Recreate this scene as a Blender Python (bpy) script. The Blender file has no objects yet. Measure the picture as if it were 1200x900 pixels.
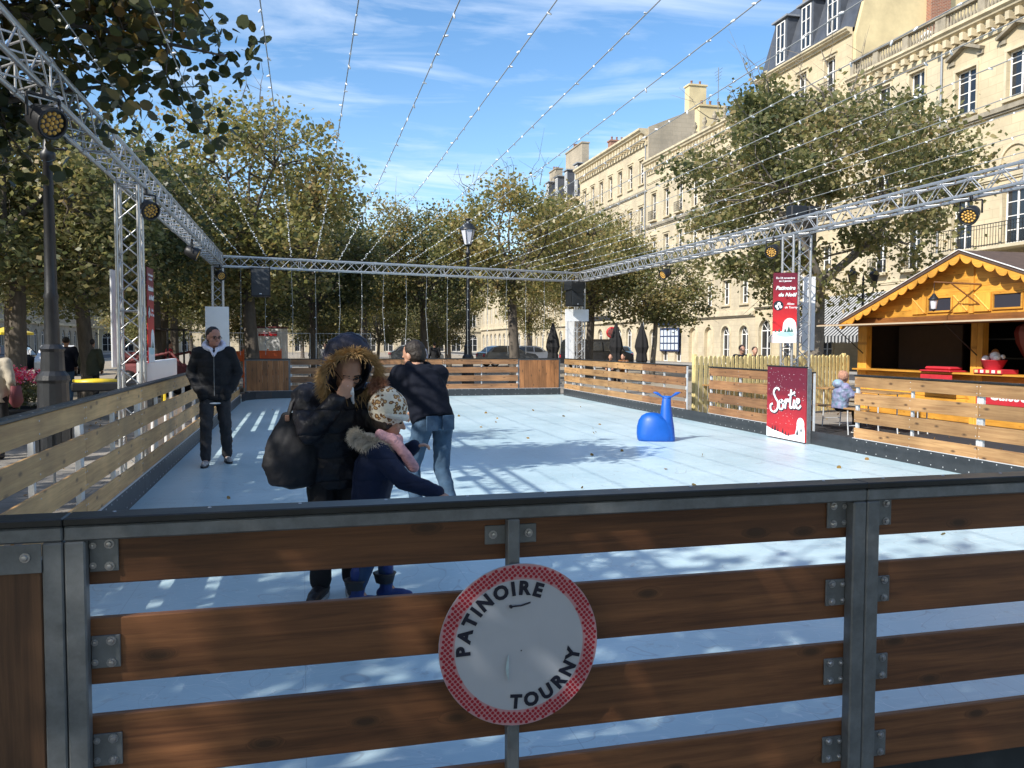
import bpy, bmesh, math, random
import numpy as np
from mathutils import Vector, Matrix, Quaternion
R = math.radians
sc = bpy.context.scene
col = sc.collection
# ------------------------------------------------------------------ camera
cam = bpy.data.cameras.new('camera'); camo = bpy.data.objects.new('camera', cam); col.objects.link(camo)
cam.sensor_width = 36; cam.lens = 29.13; cam.clip_start = .05; cam.clip_end = 2000
cr = Vector((.96953, -.24496, .0025)); cu = Vector((.00936, .04723, .99884)); cf = Vector((.24479, .96838, -.04808))
camo.matrix_world = Matrix(((cr.x, cu.x, -cf.x, 0), (cr.y, cu.y, -cf.y, 0), (cr.z, cu.z, -cf.z, 1.5), (0, 0, 0, 1)))
sc.camera = camo
# ------------------------------------------------------------------ world, sun, exposure
SUN_EL, SUN_AZ = 37.0, -120.0
w = bpy.data.worlds.new('World'); sc.world = w; w.use_nodes = True
nt = w.node_tree; nt.nodes.clear()
def N(nt, t, **k):
    n = nt.nodes.new(t)
    for a, b in k.items():
        if a in n.inputs.keys() if isinstance(a, str) else False: n.inputs[a].default_value = b
        else: setattr(n, a, b)
    return n
out = N(nt, 'ShaderNodeOutputWorld'); bg = N(nt, 'ShaderNodeBackground'); bg.inputs[1].default_value = .13
sky = N(nt, 'ShaderNodeTexSky', sky_type='NISHITA'); sky.sun_disc = False
sky.sun_elevation = R(SUN_EL); sky.sun_rotation = R(SUN_AZ); sky.altitude = 20; sky.air_density = 1.0; sky.dust_density = .6; sky.ozone_density = 1.6
tc = N(nt, 'ShaderNodeTexCoord'); sep = N(nt, 'ShaderNodeSeparateXYZ'); nt.links.new(tc.outputs['Generated'], sep.inputs[0])
# cirrus on a flat layer far overhead: direction / z
mz = N(nt, 'ShaderNodeMath', operation='MAXIMUM'); nt.links.new(sep.outputs[2], mz.inputs[0]); mz.inputs[1].default_value = .04
dx = N(nt, 'ShaderNodeMath', operation='DIVIDE'); dy = N(nt, 'ShaderNodeMath', operation='DIVIDE')
nt.links.new(sep.outputs[0], dx.inputs[0]); nt.links.new(mz.outputs[0], dx.inputs[1]); nt.links.new(sep.outputs[1], dy.inputs[0]); nt.links.new(mz.outputs[0], dy.inputs[1])
cmb = N(nt, 'ShaderNodeCombineXYZ'); nt.links.new(dx.outputs[0], cmb.inputs[0]); nt.links.new(dy.outputs[0], cmb.inputs[1])
mp = N(nt, 'ShaderNodeMapping'); mp.inputs['Rotation'].default_value = (0, 0, R(-12)); mp.inputs['Scale'].default_value = (.8, 1.5, 1); mp.inputs['Location'].default_value = (3.1, 1.9, 0)
nt.links.new(cmb.outputs[0], mp.inputs[0])
n1 = N(nt, 'ShaderNodeTexNoise'); n1.inputs['Scale'].default_value = 1.1; n1.inputs['Detail'].default_value = 9; n1.inputs['Roughness'].default_value = .58; n1.inputs['Distortion'].default_value = 1.3
nt.links.new(mp.outputs[0], n1.inputs[0])
n2 = N(nt, 'ShaderNodeTexNoise'); n2.inputs['Scale'].default_value = .55; n2.inputs['Detail'].default_value = 3; nt.links.new(cmb.outputs[0], n2.inputs[0])
ml = N(nt, 'ShaderNodeMath', operation='MULTIPLY'); nt.links.new(n1.outputs[0], ml.inputs[0]); nt.links.new(n2.outputs[0], ml.inputs[1])
cr1 = N(nt, 'ShaderNodeValToRGB'); cr1.color_ramp.elements[0].position = .22; cr1.color_ramp.elements[1].position = .47
cr1.color_ramp.elements[0].color = (0, 0, 0, 1); cr1.color_ramp.elements[1].color = (.8, .8, .8, 1)
nt.links.new(ml.outputs[0], cr1.inputs[0])
mx = N(nt, 'ShaderNodeMixRGB'); hsv = N(nt, 'ShaderNodeHueSaturation'); hsv.inputs['Saturation'].default_value = 1.22; hsv.inputs['Value'].default_value = 1.1; nt.links.new(sky.outputs[0], hsv.inputs['Color']); nt.links.new(cr1.outputs[0], mx.inputs[0]); nt.links.new(hsv.outputs[0], mx.inputs[1]); mx.inputs[2].default_value = (5.6, 6.2, 7.0, 1)
nt.links.new(mx.outputs[0], bg.inputs[0]); nt.links.new(bg.outputs[0], out.inputs[0])
sl = bpy.data.lights.new('sun', 'SUN'); so = bpy.data.objects.new('sun', sl); col.objects.link(so)
sl.energy = 4.3; sl.angle = R(.5); sl.color = (1, .94, .84)
sd = Vector((math.sin(R(SUN_AZ)) * math.cos(R(SUN_EL)), math.cos(R(SUN_AZ)) * math.cos(R(SUN_EL)), math.sin(R(SUN_EL))))
so.rotation_euler = sd.to_track_quat('Z', 'Y').to_euler(); so.location = sd * 60
vs = sc.view_settings; vs.view_transform = 'Standard'; vs.look = 'None'; vs.gamma = 1; vs.use_curve_mapping = False; vs.exposure = 0.62
sc.render.engine = 'CYCLES'; sc.cycles.max_bounces = 6; sc.cycles.transparent_max_bounces = 8
# ------------------------------------------------------------------ materials
def mat(name, c, rough=.6, metal=0, spec=.5, noise=0, nscale=6, bump=0, bscale=60, c2=None, trans=0, emit=None, emits=1, stretch=None, sheen=0):
    m = bpy.data.materials.new(name); m.use_nodes = True; t = m.node_tree; b = t.nodes['Principled BSDF']
    b.inputs['Base Color'].default_value = (*c, 1); b.inputs['Roughness'].default_value = rough; b.inputs['Metallic'].default_value = metal
    b.inputs['Specular IOR Level'].default_value = spec
    if sheen: b.inputs['Sheen Weight'].default_value = sheen
    if emit: b.inputs['Emission Color'].default_value = (*emit, 1); b.inputs['Emission Strength'].default_value = emits
    if noise or bump:
        tcn = N(t, 'ShaderNodeTexCoord'); mpn = N(t, 'ShaderNodeMapping'); t.links.new(tcn.outputs['Object'], mpn.inputs[0])
        if stretch: mpn.inputs['Scale'].default_value = stretch
        oi = N(t, 'ShaderNodeObjectInfo'); va = N(t, 'ShaderNodeVectorMath', operation='ADD'); sca = N(t, 'ShaderNodeMath', operation='MULTIPLY'); sca.inputs[1].default_value = 37
        t.links.new(oi.outputs['Random'], sca.inputs[0]); t.links.new(mpn.outputs[0], va.inputs[0]); t.links.new(sca.outputs[0], va.inputs[1])
        if noise:
            n = N(t, 'ShaderNodeTexNoise'); n.inputs['Scale'].default_value = nscale; n.inputs['Detail'].default_value = 7; n.inputs['Roughness'].default_value = .65
            t.links.new(va.outputs[0], n.inputs[0])
            rp = N(t, 'ShaderNodeValToRGB'); e = rp.color_ramp.elements; e[0].position = .3; e[1].position = .72
            lo = c2 if c2 else tuple(x * (1 - noise) for x in c); hi = tuple(min(1, x * (1 + noise * .5)) for x in c)
            e[0].color = (*lo, 1); e[1].color = (*hi, 1); t.links.new(n.outputs[0], rp.inputs[0]); t.links.new(rp.outputs[0], b.inputs['Base Color'])
            mr = N(t, 'ShaderNodeMapRange'); mr.inputs[3].default_value = max(0, rough - .08); mr.inputs[4].default_value = min(1, rough + .12)
            t.links.new(n.outputs[0], mr.inputs[0]); t.links.new(mr.outputs[0], b.inputs['Roughness'])
        if bump:
            n = N(t, 'ShaderNodeTexNoise'); n.inputs['Scale'].default_value = bscale; n.inputs['Detail'].default_value = 4; t.links.new(va.outputs[0], n.inputs[0])
            bu = N(t, 'ShaderNodeBump'); bu.inputs['Strength'].default_value = bump; bu.inputs['Distance'].default_value = .01
            t.links.new(n.outputs[0], bu.inputs['Height']); t.links.new(bu.outputs[0], b.inputs['Normal'])
    return m
def wood(name, c, c2, knot=(.05, .025, .012), rough=.55, axis=0, knots=1.0):
    m = bpy.data.materials.new(name); m.use_nodes = True; t = m.node_tree; b = t.nodes['Principled BSDF']; b.inputs['Roughness'].default_value = rough
    tcn = N(t, 'ShaderNodeTexCoord'); oi = N(t, 'ShaderNodeObjectInfo')
    va = N(t, 'ShaderNodeVectorMath', operation='ADD'); sca = N(t, 'ShaderNodeMath', operation='MULTIPLY'); sca.inputs[1].default_value = 53
    t.links.new(oi.outputs['Random'], sca.inputs[0]); t.links.new(tcn.outputs['Object'], va.inputs[0]); t.links.new(sca.outputs[0], va.inputs[1])
    s = [34, 34, 34]; s[axis] = 1.5
    mp1 = N(t, 'ShaderNodeMapping'); mp1.inputs['Scale'].default_value = s; t.links.new(va.outputs[0], mp1.inputs[0])
    # knots: a sparse voronoi, distances warp the grain
    s2 = [4.2, 4.2, 4.2]; s2[axis] = 1.7; s2[0 if axis == 1 else 1] = .15
    mp2 = N(t, 'ShaderNodeMapping'); mp2.inputs['Scale'].default_value = s2; t.links.new(va.outputs[0], mp2.inputs[0])
    vo = N(t, 'ShaderNodeTexVoronoi'); vo.inputs['Scale'].default_value = 1.15; vo.voronoi_dimensions = '2D'; sq_ = N(t, 'ShaderNodeSeparateXYZ'); cq_ = N(t, 'ShaderNodeCombineXYZ'); t.links.new(mp2.outputs[0], sq_.inputs[0]); t.links.new(sq_.outputs[1 if axis == 1 else 0], cq_.inputs[0]); t.links.new(sq_.outputs[2], cq_.inputs[1]); t.links.new(cq_.outputs[0], vo.inputs[0])
    kn = N(t, 'ShaderNodeValToRGB'); kn.color_ramp.elements[0].position = .03; kn.color_ramp.elements[0].color = (1, 1, 1, 1); kn.color_ramp.elements[1].position = .10; kn.color_ramp.elements[1].color = (0, 0, 0, 1)
    t.links.new(vo.outputs['Distance'], kn.inputs[0])
    wa = N(t, 'ShaderNodeVectorMath', operation='SCALE'); wa.inputs[3].default_value = 1.6; t.links.new(kn.outputs[0], wa.inputs[0])
    vb = N(t, 'ShaderNodeVectorMath', operation='ADD'); t.links.new(mp1.outputs[0], vb.inputs[0]); t.links.new(wa.outputs[0], vb.inputs[1])
    n = N(t, 'ShaderNodeTexNoise'); n.inputs['Scale'].default_value = 1.0; n.inputs['Detail'].default_value = 9; n.inputs['Roughness'].default_value = .68; n.inputs['Distortion'].default_value = .6
    t.links.new(vb.outputs[0], n.inputs[0])
    rp = N(t, 'ShaderNodeValToRGB'); e = rp.color_ramp.elements; e[0].position = .36; e[1].position = .62; e[0].color = (*c2, 1); e[1].color = (*c, 1)
    t.links.new(n.outputs[0], rp.inputs[0])
    # broad stain
    n3 = N(t, 'ShaderNodeTexNoise'); n3.inputs['Scale'].default_value = 1.7; n3.inputs['Detail'].default_value = 3; t.links.new(va.outputs[0], n3.inputs[0])
    hs = N(t, 'ShaderNodeHueSaturation'); t.links.new(rp.outputs[0], hs.inputs['Color'])
    mr = N(t, 'ShaderNodeMapRange'); mr.inputs[1].default_value = .3; mr.inputs[2].default_value = .7; mr.inputs[3].default_value = .72; mr.inputs[4].default_value = 1.2; t.links.new(n3.outputs[0], mr.inputs[0])
    mo = N(t, 'ShaderNodeMath', operation='MULTIPLY'); t.links.new(mr.outputs[0], mo.inputs[0])
    mr2 = N(t, 'ShaderNodeMapRange'); mr2.inputs[3].default_value = .78; mr2.inputs[4].default_value = 1.18; t.links.new(oi.outputs['Random'], mr2.inputs[0]); t.links.new(mr2.outputs[0], mo.inputs[1])
    t.links.new(mo.outputs[0], hs.inputs['Value'])
    mk = N(t, 'ShaderNodeMixRGB'); kf = N(t, 'ShaderNodeMath', operation='MULTIPLY'); kf.inputs[1].default_value = .85 * knots; t.links.new(kn.outputs[0], kf.inputs[0])
    t.links.new(kf.outputs[0], mk.inputs[0]); t.links.new(hs.outputs[0], mk.inputs[1]); mk.inputs[2].default_value = (*knot, 1); t.links.new(mk.outputs[0], b.inputs['Base Color'])
    bu = N(t, 'ShaderNodeBump'); bu.inputs['Strength'].default_value = .25; bu.inputs['Distance'].default_value = .004; t.links.new(n.outputs[0], bu.inputs['Height']); t.links.new(bu.outputs[0], b.inputs['Normal'])
    return m
M = {}
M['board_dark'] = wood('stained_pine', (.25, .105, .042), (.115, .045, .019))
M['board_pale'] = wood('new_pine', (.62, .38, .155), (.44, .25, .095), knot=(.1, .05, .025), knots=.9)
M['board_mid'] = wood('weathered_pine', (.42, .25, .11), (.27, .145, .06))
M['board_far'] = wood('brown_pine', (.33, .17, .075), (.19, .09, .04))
M['solid_v'] = wood('vertical_pine', (.36, .16, .06), (.2, .085, .03), axis=2)
M['solid_vd'] = wood('vertical_dark_pine', (.14, .07, .035), (.07, .033, .018), axis=2)
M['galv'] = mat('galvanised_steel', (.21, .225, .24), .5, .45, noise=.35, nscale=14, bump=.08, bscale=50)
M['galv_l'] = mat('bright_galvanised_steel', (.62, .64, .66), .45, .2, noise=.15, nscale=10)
M['alu'] = mat('aluminium_tube', (.52, .53, .54), .36, .75, noise=.12, nscale=20)
M['bolt'] = mat('zinc_bolt', (.5, .5, .51), .3, .8)
M['black_pl'] = mat('black_plastic', (.016, .018, .02), .38, noise=.4, nscale=9, bump=.05)
M['kick'] = mat('black_kickboard', (.035, .04, .046), .42, noise=.35, nscale=5, bump=.05)
M['black'] = mat('black_metal', (.012, .013, .016), .45, noise=.3, nscale=8)
M['iron'] = mat('black_cast_iron', (.017, .019, .023), .4, noise=.3, nscale=12, bump=.1)
M['white'] = mat('white_board', (.78, .79, .80), .5, noise=.06, nscale=3)
M['whitepaint'] = mat('white_paint', (.8, .79, .76), .5, noise=.06, nscale=4)
M['glass_dark'] = mat('window_glass', (.045, .055, .07), .06, spec=1.0, noise=.5, nscale=.5)
M['slate'] = mat('roof_slate', (.075, .085, .105), .5, noise=.3, nscale=1.5, bump=.3, bscale=8)
M['zinc'] = mat('zinc_roof', (.30, .32, .35), .45, .2, noise=.2, nscale=1)
M['amber'] = mat('amber_led', (.75, .42, .08), .3, noise=.45, nscale=55)
M['rope'] = mat('white_cable', (.30, .31, .31), .45)
M['ledcap'] = mat('frosted_bulb', (.85, .87, .88), .25)
M['yellow'] = mat('yellow_picket', (.74, .62, .29), .6, noise=.28, nscale=7)
M['red'] = mat('red_paint', (.5, .02, .03), .45, noise=.2, nscale=4)
M['grnleafdark'] = mat('pot_leaf', (.04, .08, .025), .6)
# stone with block courses
def stone(name, c, c2, course=.42):
    m = mat(name, c, .85, noise=.01); t = m.node_tree; b = t.nodes['Principled BSDF']
    for l in list(b.inputs['Base Color'].links): t.links.remove(l)
    tcn = N(t, 'ShaderNodeTexCoord'); sp = N(t, 'ShaderNodeSeparateXYZ'); t.links.new(tcn.outputs['Object'], sp.inputs[0])
    ad = N(t, 'ShaderNodeMath', operation='ADD'); t.links.new(sp.outputs[0], ad.inputs[0]); t.links.new(sp.outputs[1], ad.inputs[1])
    cb = N(t, 'ShaderNodeCombineXYZ'); t.links.new(ad.outputs[0], cb.inputs[0]); t.links.new(sp.outputs[2], cb.inputs[1])
    br = N(t, 'ShaderNodeTexBrick'); br.inputs['Scale'].default_value = 1; br.inputs['Brick Width'].default_value = .95; br.inputs['Row Height'].default_value = course; br.inputs['Mortar Size'].default_value = .012
    br.inputs['Color1'].default_value = (*c, 1); br.inputs['Color2'].default_value = (*[x * .9 for x in c], 1); br.inputs['Mortar'].default_value = (*[x * .7 for x in c], 1); br.inputs['Bias'].default_value = -.3
    t.links.new(cb.outputs[0], br.inputs[0])
    n = N(t, 'ShaderNodeTexNoise'); n.inputs['Scale'].default_value = .35; n.inputs['Detail'].default_value = 8; n.inputs['Roughness'].default_value = .7; t.links.new(tcn.outputs['Object'], n.inputs[0])
    rp = N(t, 'ShaderNodeValToRGB'); rp.color_ramp.elements[0].position = .36; rp.color_ramp.elements[1].position = .58; t.links.new(n.outputs[0], rp.inputs[0])
    mxn = N(t, 'ShaderNodeMixRGB'); t.links.new(rp.outputs[0], mxn.inputs[0]); mxn.inputs[1].default_value = (*c2, 1); t.links.new(br.outputs[0], mxn.inputs[2])
    mx2 = N(t, 'ShaderNodeMixRGB'); mx2.inputs[0].default_value = .85; t.links.new(br.outputs[0], mx2.inputs[1]); t.links.new(mxn.outputs[0], mx2.inputs[2])
    t.links.new(mx2.outputs[0], b.inputs['Base Color']); return m
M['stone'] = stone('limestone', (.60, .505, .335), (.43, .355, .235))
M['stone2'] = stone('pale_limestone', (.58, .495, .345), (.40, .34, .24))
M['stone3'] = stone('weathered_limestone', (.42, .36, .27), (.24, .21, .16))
M['trim'] = mat('limestone_trim', (.60, .515, .355), .85, noise=.35, nscale=1.2)
M['trimdark'] = mat('lichen_stained_stone', (.33, .29, .22), .9, noise=.5, nscale=1.5)
M['render'] = mat('ochre_render', (.64, .53, .31), .9, noise=.22, nscale=.7)
def brick():
    m = bpy.data.materials.new('red_brick'); m.use_nodes = True; t = m.node_tree; b = t.nodes['Principled BSDF']; b.inputs['Roughness'].default_value = .9
    tcn = N(t, 'ShaderNodeTexCoord'); sp = N(t, 'ShaderNodeSeparateXYZ'); t.links.new(tcn.outputs['Object'], sp.inputs[0])
    ad = N(t, 'ShaderNodeMath', operation='ADD'); t.links.new(sp.outputs[0], ad.inputs[0]); t.links.new(sp.outputs[1], ad.inputs[1])
    cb = N(t, 'ShaderNodeCombineXYZ'); t.links.new(ad.outputs[0], cb.inputs[0]); t.links.new(sp.outputs[2], cb.inputs[1])
    br = N(t, 'ShaderNodeTexBrick'); br.inputs['Scale'].default_value = 1; br.inputs['Brick Width'].default_value = .25; br.inputs['Row Height'].default_value = .09; br.inputs['Mortar Size'].default_value = .01
    br.inputs['Color1'].default_value = (.30, .11, .06, 1); br.inputs['Color2'].default_value = (.2, .08, .05, 1); br.inputs['Mortar'].default_value = (.35, .3, .24, 1)
    t.links.new(cb.outputs[0], br.inputs[0]); t.links.new(br.outputs[0], b.inputs['Base Color']); return m
M['brick'] = brick()
# ------------------------------------------------------------------ helpers
def tag(o, label=None, cat=None, group=None, kind=None):
    if label: o['label'] = label
    if cat: o['category'] = cat
    if group: o['group'] = group
    if kind: o['kind'] = kind
    return o
def empty(name, loc=(0, 0, 0), rz=0, label=None, cat=None, group=None):
    o = bpy.data.objects.new(name, None); col.objects.link(o); o.location = loc; o.rotation_euler = (0, 0, rz); o.empty_display_size = .2
    return tag(o, label, cat, group)
class MB:
    def __init__(s): s.v = []; s.f = []; s.mi = []; s.sm = []; s.cur = 0
    def add(s, vs, fs, smooth=False):
        b = len(s.v); s.v += [tuple(v) for v in vs]
        for f in fs: s.f.append(tuple(i + b for i in f)); s.mi.append(s.cur); s.sm.append(smooth)
    def box(s, x0, x1, y0, y1, z0, z1, m=None, bev=0):
        if bev > 0:
            b = min(bev, (x1 - x0) * .45, (y1 - y0) * .45, (z1 - z0) * .45); c = []
            for zz, ins in ((z0, b), (z0 + b, 0), (z1 - b, 0), (z1, b)):
                for xx, yy in ((x0 + ins + (b if ins == 0 else b * 0), y0 + ins), (x1 - ins - (b if ins == 0 else 0), y0 + ins), (x1 - ins, y0 + ins + (b if ins == 0 else 0)), (x1 - ins, y1 - ins - (b if ins == 0 else 0)), (x1 - ins - (b if ins == 0 else 0), y1 - ins), (x0 + ins + (b if ins == 0 else 0), y1 - ins), (x0 + ins, y1 - ins - (b if ins == 0 else 0)), (x0 + ins, y0 + ins + (b if ins == 0 else 0))):
                    c.append((xx, yy, zz))
            fs = [tuple(range(7, -1, -1)), tuple(range(24, 32))]
            for k in range(3):
                for i in range(8): fs.append((k * 8 + i, k * 8 + (i + 1) % 8, (k + 1) * 8 + (i + 1) % 8, (k + 1) * 8 + i))
        else:
            c = [(x0, y0, z0), (x1, y0, z0), (x1, y1, z0), (x0, y1, z0), (x0, y0, z1), (x1, y0, z1), (x1, y1, z1), (x0, y1, z1)]
            fs = [(3, 2, 1, 0), (4, 5, 6, 7), (0, 1, 5, 4), (1, 2, 6, 5), (2, 3, 7, 6), (3, 0, 4, 7)]
        if m is not None: c = [m @ Vector(p) for p in c]
        s.add(c, fs); return s
    def tube(s, pts, r, n=8, r2=None, cap=True):
        pts = [Vector(p) for p in pts]; k = len(pts); rs = [r if r2 is None else r + (r2 - r) * i / (k - 1) for i in range(k)] if not isinstance(r, (list, tuple)) else r
        vs = []; up = None
        for i, p in enumerate(pts):
            d = (pts[min(i + 1, k - 1)] - pts[max(i - 1, 0)]).normalized()
            if up is None: up = Vector((0, 0, 1)) if abs(d.z) < .9 else Vector((1, 0, 0))
            a = d.cross(up).normalized(); b2 = a.cross(d).normalized(); up = b2
            for j in range(n):
                t = 2 * math.pi * j / n; vs.append(p + (a * math.cos(t) + b2 * math.sin(t)) * rs[i])
        fs = [(i * n + j, i * n + (j + 1) % n, (i + 1) * n + (j + 1) % n, (i + 1) * n + j) for i in range(k - 1) for j in range(n)]
        s.add(vs, fs, n > 4)
        if cap: s.add(vs[:n], [tuple(range(n - 1, -1, -1))]); s.add(vs[-n:], [tuple(range(n))])
        return s
    def lathe(s, prof, n=16, o=(0, 0, 0), m=None, smooth=True):
        vs = []
        for r, z in prof:
            for j in range(n):
                t = 2 * math.pi * j / n; p = Vector((o[0] + r * math.cos(t), o[1] + r * math.sin(t), o[2] + z)); vs.append(m @ p if m is not None else p)
        fs = [(i * n + j, i * n + (j + 1) % n, (i + 1) * n + (j + 1) % n, (i + 1) * n + j) for i in range(len(prof) - 1) for j in range(n)]
        s.add(vs, fs, smooth)
        if prof[0][0] > 1e-4: s.add(vs[:n], [tuple(range(n - 1, -1, -1))])
        if prof[-1][0] > 1e-4: s.add(vs[-n:], [tuple(range(n))])
        return s
    def prism(s, poly, a, b, fn):           # poly 2D ccw, extruded from a to b, fn(u, v, t) -> xyz
        n = len(poly); vs = [fn(u, v, a) for u, v in poly] + [fn(u, v, b) for u, v in poly]
        fs = [tuple(range(n - 1, -1, -1)), tuple(range(n, 2 * n))] + [(i, (i + 1) % n, n + (i + 1) % n, n + i) for i in range(n)]
        s.add(vs, fs); return s
    def build(s, name, mats, parent=None, m=None, fixn=True, loc=None, rot=None):
        me = bpy.data.meshes.new(name); me.from_pydata(s.v, [], s.f)
        if not isinstance(mats, (list, tuple)): mats = [mats]
        for k in mats: me.materials.append(M[k] if isinstance(k, str) else k)
        me.polygons.foreach_set('material_index', s.mi); me.polygons.foreach_set('use_smooth', s.sm)
        if fixn:
            bm = bmesh.new(); bm.from_mesh(me); bmesh.ops.recalc_face_normals(bm, faces=bm.faces); bm.to_mesh(me); bm.free()
        return link(name, me, parent, loc, rot)
def link(name, me, parent=None, loc=None, rot=None):
    o = bpy.data.objects.new(name, me); col.objects.link(o)
    if parent is not None: o.parent = parent
    if loc is not None: o.location = loc
    if rot is not None: o.rotation_euler = rot
    return o
def copy_tree(o, parent=None):
    c = o.copy(); col.objects.link(c)
    if parent is not None: c.parent = parent
    for ch in KIDS(o): copy_tree(ch, c)
    return c
def KIDS(o): return [x for x in bpy.data.objects if x.parent == o]
ORD = 'first second third fourth fifth sixth seventh eighth ninth tenth eleventh twelfth thirteenth fourteenth fifteenth sixteenth seventeenth eighteenth nineteenth twentieth'.split()
def text_mesh(txt, size, shear=0, bold=0.0, ext=.001, align='CENTER'):
    cu_ = bpy.data.curves.new('t', 'FONT'); cu_.body = txt; cu_.size = size; cu_.shear = shear; cu_.offset = bold; cu_.extrude = ext; cu_.align_x = align; cu_.align_y = 'CENTER'; cu_.resolution_u = 3
    o = bpy.data.objects.new('t', cu_); col.objects.link(o); bpy.context.view_layer.update()
    me = bpy.data.meshes.new_from_object(o.evaluated_get(bpy.context.evaluated_depsgraph_get())); bpy.data.objects.remove(o); bpy.data.curves.remove(cu_)
    return me
def text_into(mb, txt, size, fn, shear=0, bold=0.0, ext=.001, align='CENTER'):
    me = text_mesh(txt, size, shear, bold, ext, align)
    mb.add([fn(v.co) for v in me.vertices], [tuple(p.vertices) for p in me.polygons]); bpy.data.meshes.remove(me)
# ================================================================== GROUND
def ground_mat():
    m = mat('allee_paving', (.30, .275, .24), .85, noise=.35, nscale=.8, bump=.3, bscale=40); t = m.node_tree; b = t.nodes['Principled BSDF']
    tcn = N(t, 'ShaderNodeTexCoord'); br = N(t, 'ShaderNodeTexBrick'); br.inputs['Scale'].default_value = 1; br.inputs['Brick Width'].default_value = .5; br.inputs['Row Height'].default_value = .3; br.inputs['Mortar Size'].default_value = .008
    br.inputs['Color1'].default_value = (1, 1, 1, 1); br.inputs['Color2'].default_value = (.86, .86, .86, 1); br.inputs['Mortar'].default_value = (.6, .6, .6, 1)
    t.links.new(tcn.outputs['Object'], br.inputs[0]); mu = N(t, 'ShaderNodeMixRGB', blend_type='MULTIPLY'); mu.inputs[0].default_value = 1
    src = b.inputs['Base Color'].links[0].from_socket; t.links.new(src, mu.inputs[1]); t.links.new(br.outputs[0], mu.inputs[2]); t.links.new(mu.outputs[0], b.inputs['Base Color']); return m
M['paving'] = ground_mat()
M['gravel'] = mat('sand_gravel', (.34, .29, .22), .95, noise=.3, nscale=2.5, bump=.4, bscale=90)
M['asphalt'] = mat('asphalt', (.055, .056, .06), .85, noise=.3, nscale=6, bump=.3, bscale=120)
M['kerb'] = mat('granite_kerb', (.33, .32, .30), .8, noise=.25, nscale=20)
M['roadpaint'] = mat('road_paint', (.75, .75, .72), .6, noise=.2, nscale=20)
def struct(o): o['kind'] = 'structure'; return o
g = MB(); g.box(-500, 500, -200, 700, -.6, -.12); struct(g.build('ground', 'gravel'))
g = MB(); g.box(-6.2, 12.5, -12, 60, -.12, -.112); struct(g.build('paved_walk', 'paving'))
for (x0, x1) in ((22.5, 29.2), (-27, -19)):
    g = MB(); g.box(x0, x1, -60, 240, -.12, -.114); struct(g.build('road', 'asphalt'))
    for kx in (x0, x1):
        k = MB(); k.box(kx - .09, kx + .09, -60, 240, -.125, .0, bev=.02); struct(k.build('kerb', 'kerb'))
for (x0, x1) in ((29.3, 32.3), (-36.3, -27.1)):
    g = MB(); g.box(x0, x1, -60, 240, -.12, -.01); struct(g.build('pavement', 'paving'))
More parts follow.
